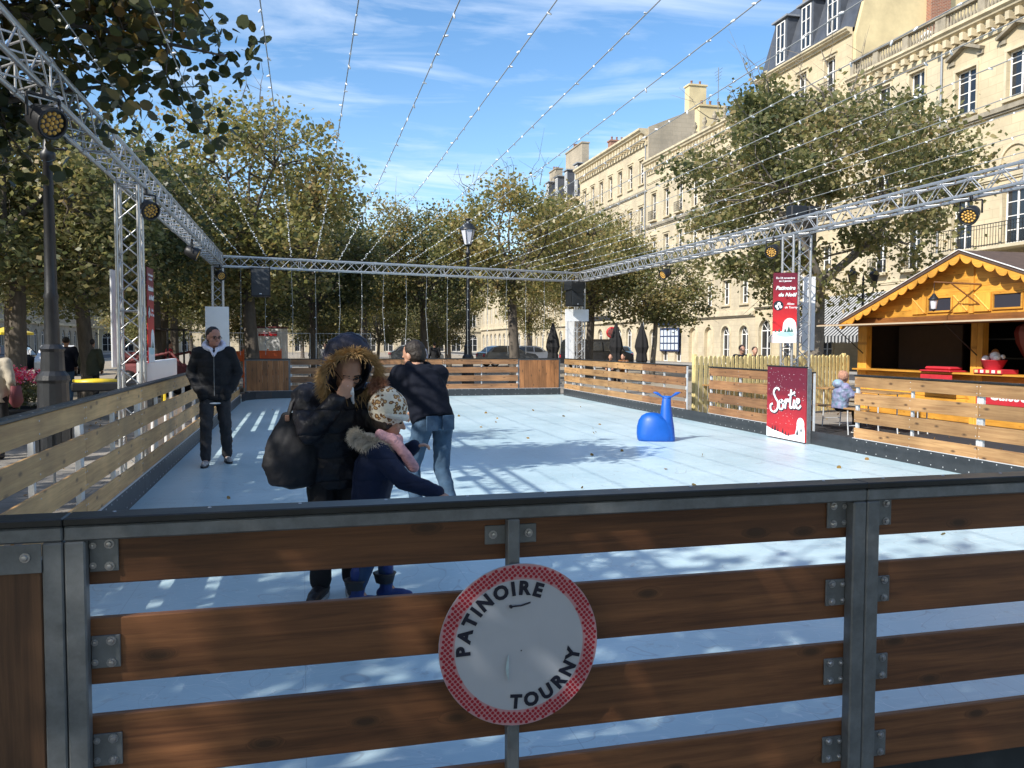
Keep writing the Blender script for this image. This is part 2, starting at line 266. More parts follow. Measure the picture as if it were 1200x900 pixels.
# ================================================================== RINK
def ice_mat():
    m = bpy.data.materials.new('synthetic_ice'); m.use_nodes = True; t = m.node_tree; b = t.nodes['Principled BSDF']
    tcn = N(t, 'ShaderNodeTexCoord'); O = tcn.outputs['Object']
    n = N(t, 'ShaderNodeTexNoise'); n.inputs['Scale'].default_value = .55; n.inputs['Detail'].default_value = 9; n.inputs['Roughness'].default_value = .68; t.links.new(O, n.inputs[0])
    rp = N(t, 'ShaderNodeValToRGB'); e = rp.color_ramp.elements; e[0].position = .3; e[0].color = (.40, .575, .65, 1); e[1].position = .68; e[1].color = (.56, .71, .77, 1); t.links.new(n.outputs[0], rp.inputs[0])
    # skate scuffs: thin curved scratches
    mp = N(t, 'ShaderNodeMapping'); mp.inputs['Scale'].default_value = (1.2, 14, 1); mp.inputs['Rotation'].default_value = (0, 0, .5); t.links.new(O, mp.inputs[0])
    n2 = N(t, 'ShaderNodeTexNoise'); n2.inputs['Scale'].default_value = 1.4; n2.inputs['Detail'].default_value = 6; n2.inputs['Distortion'].default_value = 1.4; t.links.new(mp.outputs[0], n2.inputs[0])
    r2 = N(t, 'ShaderNodeValToRGB'); r2.color_ramp.elements[0].position = .56; r2.color_ramp.elements[1].position = .74; r2.color_ramp.elements[1].color = (.4, .4, .4, 1); t.links.new(n2.outputs[0], r2.inputs[0])
    m1 = N(t, 'ShaderNodeMixRGB'); t.links.new(r2.outputs[0], m1.inputs[0]); t.links.new(rp.outputs[0], m1.inputs[1]); m1.inputs[2].default_value = (.66, .79, .82, 1)
    # dirt spots
    n3 = N(t, 'ShaderNodeTexNoise'); n3.inputs['Scale'].default_value = 5.5; n3.inputs['Detail'].default_value = 5; n3.inputs['Roughness'].default_value = .8; t.links.new(O, n3.inputs[0])
    r3 = N(t, 'ShaderNodeValToRGB'); r3.color_ramp.elements[0].position = .58; r3.color_ramp.elements[1].position = .74; r3.color_ramp.elements[1].color = (.6, .6, .6, 1); t.links.new(n3.outputs[0], r3.inputs[0])
    m2 = N(t, 'ShaderNodeMixRGB'); t.links.new(r3.outputs[0], m2.inputs[0]); t.links.new(m1.outputs[0], m2.inputs[1]); m2.inputs[2].default_value = (.26, .29, .30, 1)
    # blade scratches: thin iso-lines of two warped noises
    src = m2.outputs[0]
    for sc_i, (scl, wd_) in enumerate(((.9, .0035), (2.3, .005))):
        nn = N(t, 'ShaderNodeTexNoise'); nn.inputs['Scale'].default_value = scl; nn.inputs['Detail'].default_value = 2.5; nn.inputs['Distortion'].default_value = 1.2; t.links.new(O, nn.inputs[0])
        mu = N(t, 'ShaderNodeMath', operation='MULTIPLY'); mu.inputs[1].default_value = 9; t.links.new(nn.outputs[0], mu.inputs[0]); fr = N(t, 'ShaderNodeMath', operation='FRACT'); t.links.new(mu.outputs[0], fr.inputs[0])
        su = N(t, 'ShaderNodeMath', operation='SUBTRACT'); su.inputs[1].default_value = .5; t.links.new(fr.outputs[0], su.inputs[0]); ab = N(t, 'ShaderNodeMath', operation='ABSOLUTE'); t.links.new(su.outputs[0], ab.inputs[0])
        mr_ = N(t, 'ShaderNodeMapRange'); mr_.inputs[1].default_value = wd_ * 2; mr_.inputs[2].default_value = wd_ * 6; mr_.inputs[3].default_value = .5; mr_.inputs[4].default_value = 0; t.links.new(ab.outputs[0], mr_.inputs[0])
        ms = N(t, 'ShaderNodeMixRGB'); t.links.new(mr_.outputs[0], ms.inputs[0]); t.links.new(src, ms.inputs[1]); ms.inputs[2].default_value = (.76, .83, .87, 1) if sc_i else (.33, .40, .45, 1); src = ms.outputs[0]
    m2 = ms
    # panel joints
    br = N(t, 'ShaderNodeTexBrick'); br.inputs['Scale'].default_value = 1; br.offset = 0; br.inputs['Brick Width'].default_value = 1.0; br.inputs['Row Height'].default_value = 2.0; br.inputs['Mortar Size'].default_value = .0022
    br.inputs['Color1'].default_value = (1, 1, 1, 1); br.inputs['Color2'].default_value = (.975, .98, .98, 1); br.inputs['Mortar'].default_value = (.78, .8, .82, 1); t.links.new(O, br.inputs[0])
    m3 = N(t, 'ShaderNodeMixRGB', blend_type='MULTIPLY'); m3.inputs[0].default_value = 1; t.links.new(m2.outputs[0], m3.inputs[1]); t.links.new(br.outputs[0], m3.inputs[2])
    t.links.new(m3.outputs[0], b.inputs['Base Color'])
    mr = N(t, 'ShaderNodeMapRange'); mr.inputs[3].default_value = .18; mr.inputs[4].default_value = .52; t.links.new(n.outputs[0], mr.inputs[0]); t.links.new(mr.outputs[0], b.inputs['Roughness'])
    bu = N(t, 'ShaderNodeBump'); bu.inputs['Strength'].default_value = .12; bu.inputs['Distance'].default_value = .004; t.links.new(n2.outputs[0], bu.inputs['Height']); t.links.new(bu.outputs[0], b.inputs['Normal'])
    return m
M['ice'] = ice_mat()
XL, XR, Y0, YF = -1.53, 7.45, 2.215, 23.57
g = MB(); g.box(XL - .1, XR + .1, 2.14, YF + .1, -.11, 0); struct(g.build('ice_rink_floor', 'ice'))
# ------------------------------------------------------------------ fence panels: local x along, inner side +y
BZ = [(.915, 1.03), (.668, .8315), (.4234, .5889), (.18, .346)]
BZ2 = [(.915, 1.064), (.668, .8315), (.4234, .5889), (.18, .346)]
NPANEL = 0
def bolt_mesh():
    b = MB(); b.lathe([(.0, -.009), (.0055, -.009), (.0075, -.007), (.0075, -.003), (.0115, -.003), (.0115, 0)], 10, m=Matrix.Rotation(R(-90), 4, 'X') @ Matrix.Identity(4), smooth=False)
    return b
_b = MB(); _b.lathe([(.0001, .010), (.006, .0095), (.0075, .007), (.0075, .003), (.0115, .003), (.0115, 0)], 10, m=Matrix.Rotation(R(90), 4, 'X'), smooth=False)
_o = _b.build('bolt', 'bolt'); BOLT = _o.data; bpy.data.objects.remove(_o)
def fence_panel(L, loc, rz, wd, label, group, solid=False, detail=False, posts=None, galv='galv', kick=True, mid=True, ext=()):
    p = empty('rink_fence_panel', loc, rz, label, 'fence panel', group)
    t = .046
    for x0, x1 in ((0.001, t), (L - t, L - .001)):
        b = MB(); b.box(x0, x1, 0, .04, -.1, 1.031, bev=.004); b.build('post', galv, p)
    if mid and not solid:
        b = MB(); b.box(L / 2 - .0165, L / 2 + .0165, 0, .035, -.1, 1.031, bev=.003); b.build('post', galv, p)
    b = MB(); b.box(0.001, L - .001, 0, .04, 1.032, 1.068, bev=.004); b.build('top_rail', galv, p)
    b = MB(); b.box(.0, L, -.004, .08, 1.069, 1.088, bev=.003); b.cur = 1; x = .1
    while x < L: b.lathe([(.005, 0), (.004, .0015), (.0001, .002)], 6, (x, .06, 1.088)); x += .22
    b.build('bumper_strip', ['black_pl', 'bolt'], p)
    if kick:
        b = MB(); b.box(0, L, .068, .082, .0, .2, bev=.002)
        if rz != 0:
            b.cur = 1; x = .08
            while x < L:
                for z in (.03, .17): b.box(x, x + .012, .082, .084, z, z + .012)
                x += .2
        b.build('kickboard', ['kick', 'galv_l'], p)
        b = MB(); b.box(0, L, .066, .084, .2, .207); b.build('kickboard_edge', 'galv_l', p)
    if solid:
        n = max(2, round(L / .145)); wdt = (L - 2 * t) / n
        for i in range(n):
            b = MB(); x0 = t + i * wdt; b.box(x0 + .0015, x0 + wdt - .0015, .002 if detail else .041, .03 if detail else .064, .02, .985 if detail else 1.03, bev=.003); b.build('board', wd, p)
        if detail:
            for x0 in (t, L / 2, ): pass
            b = MB(); b.box(t, L - t, -.003, .0015, .962, 1.03, bev=.001); pl = b.build('bracket', galv, p)
            for x in (.08, .25, .45, .65, L - .18, L - .08): link('bolt', BOLT, pl, (x, -.003, 1.0))
    else:
        for i, (z0, z1) in enumerate(BZ if detail else BZ2):
            b = MB(); b.box(.003, L - .003, .041, .064, z0, z1, bev=.003)
            if not detail:
                sc_ = b; b.cur = 1
                for x in (.025, L / 2, L - .025):
                    for z in (z0 + .035, z1 - .035): sc_.lathe([(.0065, 0), (.004, .003), (.0001, .0035)], 6, m=Matrix.Translation((x, .064, z)) @ Matrix.Rotation(R(-90), 4, 'X'))
            b.build('board', [wd, 'bolt'], p)
        if detail:
            for i, (z0, z1) in enumerate(BZ):
                zc = (z0 + z1) / 2 + (.015 if i == 0 else .0)
                for side in (0, 1):
                    x0, x1 = (t + .001, t + .066) if side == 0 else (L - t - .066, L - t - .001)
                    b = MB(); b.box(x0, x1, .034, .0405, zc - .04, zc + .04, bev=.0015); pl = b.build('bracket', galv, p)
                    bx = x1 - .02 if side == 0 else x0 + .02
                    for dz in (-.027, .027):
                        link('bolt', BOLT, pl, (bx, .034, zc + dz), (0, random.random() * 3, 0))
                        bo = link('bolt', BOLT, pl, (t + .009 if side == 0 else L - t - .009, .034, zc + dz * .9)); bo.scale = (.7, .7, .7)
            b = MB(); b.box(L / 2 - .072, L / 2 + .072, .0352, .0405, .958, 1.01, bev=.0015); pl = b.build('bracket', galv, p)
            for dx in (-.05, .05): link('bolt', BOLT, pl, (L / 2 + dx, .035, .985))
            for i, (z0, z1) in enumerate(BZ[1:]):
                zc = (z0 + z1) / 2
                b = MB(); b.box(L / 2 - .04, L / 2 + .04, .0352, .0405, zc - .03, zc + .03, bev=.0015); pl = b.build('bracket', galv, p)
    return p
PL = 2.19
FG = 'wooden panels of the rink fence'
fence_panel(.98, (-.551 - .98, 2.13, 0), 0, 'solid_vd', 'dark panel of upright boards filling the bottom left corner of the photo', FG, solid=True, detail=True)
for i, lb in enumerate(('near fence panel of dark brown boards carrying the round red rimmed sign', 'near fence panel of dark knotty boards just right of the round sign panel', 'near fence panel of dark boards, second to the right of the round sign panel')):
    L = PL if i < 2 else XR - .0 - (-.55 + 2 * PL)
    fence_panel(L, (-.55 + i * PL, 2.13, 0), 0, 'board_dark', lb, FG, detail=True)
# left side: inner side faces +X  -> rz=-90 maps local +y to +x ; local x runs to -y
def left_panel(y1, L, wd, lb, **k): return fence_panel(L, (XL - .082, y1, 0), R(-90), wd, lb, FG, **k)
ys = 2.26; i = 0
while ys < 21.5:
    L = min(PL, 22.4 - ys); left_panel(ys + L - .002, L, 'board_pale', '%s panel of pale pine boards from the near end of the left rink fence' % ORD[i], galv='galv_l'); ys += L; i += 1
def right_panel(y0, L, wd, lb, **k): return fence_panel(L, (XR + .082, y0, 0), R(90), wd, lb, FG, **k)
ys = 10.03; i = 0
while ys > 3:
    L = min(PL, ys - 2.26)
    if L < .4: break
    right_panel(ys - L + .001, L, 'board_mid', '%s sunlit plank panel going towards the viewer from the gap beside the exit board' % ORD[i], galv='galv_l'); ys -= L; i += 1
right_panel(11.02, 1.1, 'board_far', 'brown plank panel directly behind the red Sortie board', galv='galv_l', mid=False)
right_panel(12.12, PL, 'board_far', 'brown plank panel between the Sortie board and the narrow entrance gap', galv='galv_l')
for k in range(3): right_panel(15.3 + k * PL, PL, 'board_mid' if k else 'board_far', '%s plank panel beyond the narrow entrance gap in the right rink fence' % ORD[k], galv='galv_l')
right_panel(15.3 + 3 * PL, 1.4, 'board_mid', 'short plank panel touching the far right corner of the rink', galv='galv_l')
for (y0, L) in ((10.031, .988), (14.312, .986)):
    b = MB(); b.box(XR, XR + .014, y0, y0 + L, 0, .2, bev=.002); o = b.build('kickboard', 'kick'); tag(o, 'black kickboard crossing the %s gap of the right rink fence' % ('wide' if y0 < 11 else 'narrow'), 'kickboard', 'loose kickboards')
# far side, inner faces -Y (rz=180: local x -> -x)
def far_panel(x1, L, wd, lb, **k): return fence_panel(L, (x1, YF + .082, 0), R(180), wd, lb, FG, **k)
far_panel(XR, 1.3, 'solid_v', 'orange brown panel of upright boards in the far right corner of the rink', solid=True)
x = XR - 1.3; i = 0
while x > XL + 1.25 + .4:
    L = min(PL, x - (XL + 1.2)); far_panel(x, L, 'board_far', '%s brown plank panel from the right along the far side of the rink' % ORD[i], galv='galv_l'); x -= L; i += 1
far_panel(XL + 1.2, 1.2, 'solid_v', 'orange brown panel of upright boards in the far left corner of the rink', solid=True)
# rounded kick strip in the far left corner
pts = [(XL + .02, YF - 1.3), (XL + .08, YF - .75), (XL + .3, YF - .35), (XL + .7, YF - .1), (XL + 1.3, YF - .02)]
b = MB()
for (a, c) in zip(pts[:-1], pts[1:]):
    b.add([(a[0], a[1], 0), (c[0], c[1], 0), (c[0], c[1], .2), (a[0], a[1], .2), (a[0] - .015, a[1] + .015, 0), (c[0] - .015, c[1] + .015, 0), (c[0] - .015, c[1] + .015, .2), (a[0] - .015, a[1] + .015, .2)], [(0, 1, 2, 3), (7, 6, 5, 4), (3, 2, 6, 7), (0, 4, 5, 1)])
tag(b.build('corner_bumper', 'kick'), 'curved black bumper rounding the far left corner of the ice', 'bumper')
# ================================================================== TRUSSES
def truss(name, p0, p1, wdt, label, cat, group, step=.25, rc=.022, rl=.009, plates=False, lift=0):
    p0 = Vector(p0); p1 = Vector(p1); d = (p1 - p0); L = d.length; d.normalize()
    if abs(d.z) > .9: a = Vector((1, 0, 0)); b_ = Vector((0, 1, 0))
    else: b_ = Vector((0, 0, 1)); a = d.cross(b_).normalized()
    h = wdt / 2 - rc
    o = empty(name, p0, 0, label, cat, group); q = lambda s, u, v: d * s + a * (u * h) + b_ * (v * h)
    for u, v in ((-1, -1), (1, -1), (1, 1), (-1, 1)):
        m = MB(); m.tube([q(0, u, v), q(L, u, v)], rc, 8)
        for s0 in [k * 2.0 for k in range(1, int(L / 2) + 1)]: m.tube([q(s0 - .05, u, v), q(s0 + .05, u, v)], rc * 1.35, 8)
        m.build('chord', 'alu', o)
    n = max(2, int(round(L / step)))
    for (u0, v0, u1, v1) in ((-1, -1, 1, -1), (1, -1, 1, 1), (1, 1, -1, 1), (-1, 1, -1, -1)):
        m = MB()
        for i in range(n):
            s0, s1 = L * i / n, L * (i + 1) / n
            e = (u0, v0, u1, v1) if i % 2 == 0 else (u1, v1, u0, v0)
            m.tube([q(s0, e[0], e[1]), q(s1, e[2], e[3])], rl, 5, cap=False)
        for s0 in [k * 2.0 for k in range(int(L / 2) + 1)] + [L]:
            m.tube([q(s0, u0, v0), q(s0, u1, v1)], rl * 1.2, 5, cap=False)
        m.build('lacing', 'alu', o)
    if plates:
        m = MB(); m.box(-wdt * .8, wdt * .8, -wdt * .8, wdt * .8, -.0, .012); m.build('base_plate', 'alu', o)
    return o
TG = 'aluminium truss frame over the rink'
zt = 3.545; W = .29
truss('lighting_truss', (-1.99, 1.2, zt), (-2.0, 21.6, zt), W, 'long silver box truss running down the left side of the rink', 'truss', TG)
truss('lighting_truss', (-2.0, 21.9, zt), (8.2, 24.25, zt), W, 'silver box truss crossing behind the far end of the rink', 'truss', TG)
truss('lighting_truss', (8.25, 24.1, zt), (8.45, 1.2, zt), W, 'long silver box truss running down the right side of the rink', 'truss', TG)
for (x, y, lb) in ((-2.02, 10.95, 'upright truss tower on the left between the lamp post and the standing man'), (-2.02, 21.75, 'upright truss tower at the far left corner behind the standing man'), (8.27, 24.25, 'upright truss tower at the far right corner under a black loudspeaker'), (8.38, 12.9, 'upright truss tower on the right carrying the red festival poster')):
    truss('truss_tower', (x, y, -.11), (x, y, zt - W / 2 - .005), W if y > 13 or x < 0 else .38, lb, 'truss tower', 'truss towers at the rink', plates=True, step=.22)
# ------------------------------------------------------------------ string lights
SG = 'fairy light strands over the rink'
_b = MB(); _b.lathe([(.0001, -.035), (.006, -.03), (.009, -.01), (.007, 0), (.004, .006)], 6); _o = _b.build('bulb', 'ledcap'); BULB = _o.data; bpy.data.objects.remove(_o)
rnd = random.Random(4)
for k in range(16):
    X = -1.5 + k * .615
    yf = 21.9 + (X + 2.0) / 10.2 * 2.35
    o = empty('fairy_light_strand', (X, yf, 3.7), 0, '%s fairy light strand from the left running overhead to the far truss' % ORD[k], 'string lights', SG)
    pts = []; y0 = .6; n = 40; sag = rnd.uniform(.05, .16); xo = rnd.uniform(-.05, .05)
    f = lambda t: Vector((xo * math.sin(t * 3), (y0 - yf) * (1 - t), .03 - sag * 4 * t * (1 - t)))
    m = MB(); m.tube([f(i / n) for i in range(n + 1)], .0045, 5); m.build('wire', 'rope', o)
    Lh = 2.5
    m = MB(); m.tube([(0, .17, -.02), (rnd.uniform(-.04, .04), .2, -1.3), (rnd.uniform(-.05, .05), .18, -Lh)], .006, 5); m.build('hanging_wire', 'rope', o)
    nb = 62
    for i in range(nb):
        t = (i + rnd.uniform(-.25, .25) + .5) / nb; p = f(t)
        link('bulb', BULB, o, p, (rnd.uniform(-2.2, 2.2), rnd.uniform(-1.2, 1.2), rnd.uniform(0, 6)))
    for i in range(7):
        link('bulb', BULB, o, (0, .18, -.3 - i * .3), (rnd.uniform(-2, 2), rnd.uniform(-1, 1), 0))
# ------------------------------------------------------------------ spotlights (PAR cans with amber LEDs)
def par_can(loc, yaw, pitch, label, s=1.0):
    o = empty('stage_spotlight', loc, 0, label, 'spotlight', 'LED spotlights clamped to the trusses')
    rot = (Matrix.Rotation(yaw, 4, 'Z') @ Matrix.Rotation(pitch, 4, 'Y')).to_4x4() @ Matrix.Rotation(R(90), 4, 'Y')
    b = MB(); b.lathe([(.0001, -.13 * s), (.06 * s, -.125 * s), (.09 * s, -.09 * s), (.11 * s, .02 * s), (.118 * s, .1 * s), (.118 * s, .12 * s), (.1 * s, .12 * s), (.1 * s, .1 * s)], 18, m=rot); b.build('housing', 'black', o)
    b = MB(); b.lathe([(.0001, .102 * s), (.098 * s, .1 * s)], 18, m=rot)
    lens = b.build('lens', 'black', o)
    for ring, nn in ((0, 1), (.036, 6), (.074, 12)):
        for j in range(nn):
            a = 2 * math.pi * j / nn; c = MB(); c.lathe([(.0165 * s, .101 * s), (.013 * s, .11 * s), (.0001, .113 * s)], 8, (ring * s * math.cos(a), ring * s * math.sin(a), 0), m=rot); c.build('led', 'amber', lens)
    b = MB()
    sidev = (Matrix.Rotation(yaw, 3, 'Z') @ Vector((0, 1, 0)))
    for q in (-1, 1): b.tube([sidev * q * .13 * s, sidev * q * .13 * s + Vector((0, 0, .17 * s))], .012 * s, 6)
    b.tube([sidev * -.13 * s + Vector((0, 0, .17 * s)), sidev * .13 * s + Vector((0, 0, .17 * s))], .012 * s, 6); b.tube([(0, 0, .17 * s), (0, 0, .24 * s)], .02 * s, 8)
    b.build('yoke', 'black', o)
    return o
for (p, yw, lb) in (((-1.86, 6.95, 3.17), -40, 'amber spotlight hanging from the left truss above the lamp post'), ((-1.86, 11.15, 3.17), -48, 'amber spotlight at the head of the left truss tower'),
        ((-1.95, 16.3, 3.17), 0, 'dark spotlight halfway between the two left truss towers'), ((-1.93, 21.35, 3.17), -60, 'amber spotlight at the far left truss corner'),
        ((8.42, 9.05, 3.2), -150, 'large amber spotlight on the right truss near the photo edge'), ((8.2, 13.35, 3.19), -142, 'amber spotlight beside the poster tower on the right truss'), ((8.3, 18.1, 3.17), -165, 'small amber spotlight on the right truss over the rink corner')):
    par_can(p, R(yw), R(24), lb)
b = MB(); b.box(-.16, .16, -.1, .1, 0, .2, bev=.02); b.box(.19, .34, -.09, .09, .02, .2, bev=.02); fo = b.build('floodlight', 'black', loc=(8.4, 12.95, 3.72)); tag(fo, 'black floodlight box sitting on top of the right truss above the poster tower', 'floodlight')
# ------------------------------------------------------------------ loudspeakers
def speaker(loc, rz, label, cover=False):
    o = empty('loudspeaker', loc, rz, label, 'loudspeaker', 'black loudspeakers under the truss')
    b = MB(); b.prism([(-.24, -.17), (.24, -.17), (.17, .2), (-.17, .2)], 0, .72, lambda u, v, t: (u, v, -t)); b.build('cabinet', 'black_pl', o)
    b = MB(); b.box(-.215, .215, -.182, -.172, -.69, -.03, bev=.004); b.build('grille', 'kick', o)
    b = MB(); b.box(-.03, .03, -.186, -.182, -.66, -.64); b.build('badge', 'galv_l', o)
    b = MB(); b.tube([(-.2, 0, 0), (-.2, 0, .12), (.2, 0, .12), (.2, 0, 0)], .014, 6); b.build('bracket', 'black', o)
    if cover:
        b = MB(); b.add([(-.26, -.2, .02), (.26, -.2, .02), (.2, .22, .02), (-.2, .22, .02), (-.27, -.21, -.22), (.0, -.23, -.36), (.27, -.21, -.16), (.21, .23, -.2), (-.21, .23, -.25)], [(0, 1, 2, 3), (0, 4, 5, 6, 1), (1, 6, 7, 2), (2, 7, 8, 3), (3, 8, 4, 0)]); b.build('rain_cover', 'black_pl', o)
    return o
speaker((-.98, 22.0, 3.4), R(-8), 'black loudspeaker hanging from the far truss near its left end')
speaker((7.9, 23.7, 3.35), R(22), 'black loudspeaker with a rain cover at the far right truss corner', True)
# ================================================================== BUILDINGS
WCACHE = {}; RW = random.Random(31)
M['curtain'] = mat('net_curtain', (.62, .61, .58), .9)
M['glass_dark'].node_tree.nodes['Principled BSDF'].inputs['Transmission Weight'].default_value = .55
M['paneglass'] = M['glass_dark']
def window_mesh(w, h, arch, cross, sill=.0):
    key = (round(w, 2), round(h, 2), arch, cross)
    if key in WCACHE: return WCACHE[key]
    f = MB(); t = .07; r = w / 2; hr = h - (r if arch else 0)
    # local: x across, y into the room, z up; origin bottom centre
    f.box(-r, -r + t, -.03, .03, 0, hr); f.box(r - t, r, -.03, .03, 0, hr); f.box(-r + t, r - t, -.03, .03, 0, t)
    f.box(-.045, .045, -.04, .028, t, hr - t * (0 if arch else 1))
    if not arch: f.box(-r + t, r - t, -.03, .03, h - t, h)
    for i in range(1, cross + 1): z = hr * i / (cross + 1); f.box(-r + t, -.045, -.022, .02, z - .02, z + .02); f.box(.045, r - t, -.022, .02, z - .02, z + .02)
    if arch:
        f.box(-r + t, r - t, -.035, .03, hr - .03, hr + .04)
        n = 12; pts = [(math.cos(math.pi * i / n), math.sin(math.pi * i / n)) for i in range(n + 1)]
        for i in range(n):
            a, b_ = pts[i], pts[i + 1]
            f.prism([(a[0] * (r - t), a[1] * (r - t)), (a[0] * r, a[1] * r), (b_[0] * r, b_[1] * r), (b_[0] * (r - t), b_[1] * (r - t))], -.03, .03, lambda u, v, q: (u, q, hr + v))
        for a in (45, 90, 135): f.tube([(0, 0, hr), (r * math.cos(R(a)), 0, hr + r * math.sin(R(a)))], .02, 4)
    o = f.build('tmp', 'whitepaint'); fm = o.data; bpy.data.objects.remove(o)
    p = MB(); p.box(-r + .02, r - .02, .0, .012, .02, hr if not arch else hr)
    if arch: p.add([(0, .0, hr)] + [(r * .97 * c, 0, hr + r * .97 * s_) for c, s_ in pts], [(0, i, i + 1) for i in range(1, n + 1)])
    o = p.build('tmp', 'glass_dark'); pm = o.data; bpy.data.objects.remove(o)
    cu_ = MB()
    for sgn in (-1, 1):
        x0, x1 = (-r + t, -r + t + w * .17) if sgn < 0 else (r - t - w * .17, r - t)
        nf = 5
        for i in range(nf):
            a = x0 + (x1 - x0) * i / nf; b_ = x0 + (x1 - x0) * (i + 1) / nf; cu_.box(a, b_, .05 + .02 * (i % 2), .06 + .02 * (i % 2), .08, hr - .05)
    o = cu_.build('tmp', 'curtain'); cm = o.data; bpy.data.objects.remove(o)
    WCACHE[key] = (fm, pm, cm); return WCACHE[key]
class Facade:
    def __init__(s, kind, label, side, c, u0, u1, z0, z1, wallmat, thick=.35, depth=11, cat='building'):
        s.side, s.c, s.u0, s.u1, s.z0, s.z1, s.thick, s.depth = side, c, u0, u1, z0, z1, thick, depth
        s.o = empty(kind, (0, 0, 0), 0, label, cat, None); s.op = []; s.wm = wallmat
    def T(s, u, d, z):      # d = distance out from the wall face towards the walk
        if s.side == 'R': return (s.c - d, u, z)
        if s.side == 'L': return (s.c + d, u, z)
        return (u, s.c - d, z)
    def rz(s): return {'R': R(-90), 'L': R(90), 'F': 0}[s.side]
    def bx(s, mb, ua, ub, da, db, za, zb):
        p = [s.T(ua, da, za), s.T(ub, db, zb)]; lo = [min(a, b) for a, b in zip(*p)]; hi = [max(a, b) for a, b in zip(*p)]
        mb.box(lo[0], hi[0], lo[1], hi[1], lo[2], hi[2])
    def win(s, u, w, za, zb, arch=False, cross=3, balcony=False, ped=False, sur=True, lean=True, blind=False, door=False, surmat='trim'):
        s.op.append((u - w / 2, u + w / 2, za, zb, arch)); T = s.T
        fm, pm, cm = window_mesh(w, zb - za, arch, cross)
        x, y, z = T(u, -.24, za)
        if blind:
            b = MB(); b.box(-w / 2, w / 2, 0, .02, 0, zb - za); link('blind_window', b.build('tmp2', surmat).data, s.o, (x, y, z), (0, 0, s.rz())); bpy.data.objects.remove(bpy.data.objects['tmp2'])
        else:
            wo = link('door' if door else 'window', fm, s.o, (x, y, z), (0, 0, s.rz())); link('pane', pm, wo)
            if RW.random() < .6 and s.side != 'F': link('curtain', cm, wo)
        if sur:
            b = MB(); t = .13
            s.bx(b, u - w / 2 - t, u - w / 2 - .003, .0, .05, za, zb - (w / 2 if arch else 0)); s.bx(b, u + w / 2 + .003, u + w / 2 + t, 0, .05, za, zb - (w / 2 if arch else 0))
            if not arch: s.bx(b, u - w / 2 - t, u + w / 2 + t, 0, .055, zb + .003, zb + .16)
            if not arch and not ped: s.bx(b, u - w / 2 - t - .05, u + w / 2 + t + .05, 0, .14, zb + .163, zb + .23)
            if za > 4: s.bx(b, u - w / 2 - t, u + w / 2 + t, 0, .16, za - .14, za - .003)
            if arch:
                n = 10; r = w / 2
                for i in range(n):
                    a, c_ = math.pi * i / n, math.pi * (i + 1) / n
                    P = [(math.cos(a) * (r + .004), math.sin(a) * (r + .004)), (math.cos(a) * (r + .16), math.sin(a) * (r + .16)), (math.cos(c_) * (r + .16), math.sin(c_) * (r + .16)), (math.cos(c_) * (r + .004), math.sin(c_) * (r + .004))]
                    b.prism(P, 0, .05, lambda uu, vv, q: s.T(u + uu, q, zb - r + vv))
            b.build('window_surround', surmat, s.o)
        if ped:
            b = MB(); hw = w / 2 + .42; zb2 = zb + .62
            s.bx(b, u - hw, u - w / 2 - .05, 0, .1, zb + .42, zb2 - .03); s.bx(b, u + w / 2 + .05, u + hw, 0, .1, zb + .42, zb2 - .03)
            for sg in (-1, 1):
                b.prism([(sg * hw, 0), (sg * (hw + .06), .13), (0, .66), (0, .50)] if sg > 0 else [(0, .50), (0, .66), (sg * (hw + .06), .13), (sg * hw, 0)], 0, .3, lambda uu, vv, q: s.T(u + uu, q, zb2 + vv))
            b.build('pediment', 'trimdark', s.o)
        if balcony: s.rail(u - w / 2 - .12, u + w / 2 + .12, za, .28, h=.85)
    def rail(s, ua, ub, z, d, h=.95, name='balcony', slab=True, dens=.13):
        b = MB()
        if slab: s.bx(b, ua - .08, ub + .08, 0, d + .08, z - .15, z - .005)
        o = b.build(name, 'trim', s.o) if slab else s.o
        r = MB(); s.bx(r, ua, ub, d - .02, d + .02, z + h - .035, z + h); s.bx(r, ua, ub, d - .012, d + .012, z + .06, z + .085); s.bx(r, ua, ub, d - .012, d + .012, z + h - .2, z + h - .18)
        n = max(2, int((ub - ua) / dens))
        for i in range(n + 1): u = ua + (ub - ua) * i / n; s.bx(r, u - .009, u + .009, d - .009, d + .009, z, z + h - .03)
        r.build('railing', 'iron' if slab != 'w' else 'galv', o)
    def wall(s, sides=(True, True)):
        us = sorted({s.u0, s.u1, *[v for q in s.op for v in q[:2] if s.u0 < v < s.u1]}); zs = sorted({s.z0, s.z1, *[v for q in s.op for v in q[2:4]]})
        b = MB(); T = s.T
        for i in range(len(us) - 1):
            run = None
            for j in range(len(zs) - 1):
                uc, zc = (us[i] + us[i + 1]) / 2, (zs[j] + zs[j + 1]) / 2
                if any(q[0] < uc < q[1] and q[2] < zc < q[3] for q in s.op): continue
                b.add([T(us[i], 0, zs[j]), T(us[i + 1], 0, zs[j]), T(us[i + 1], 0, zs[j + 1]), T(us[i], 0, zs[j + 1])], [(0, 1, 2, 3)])
        D = -.3
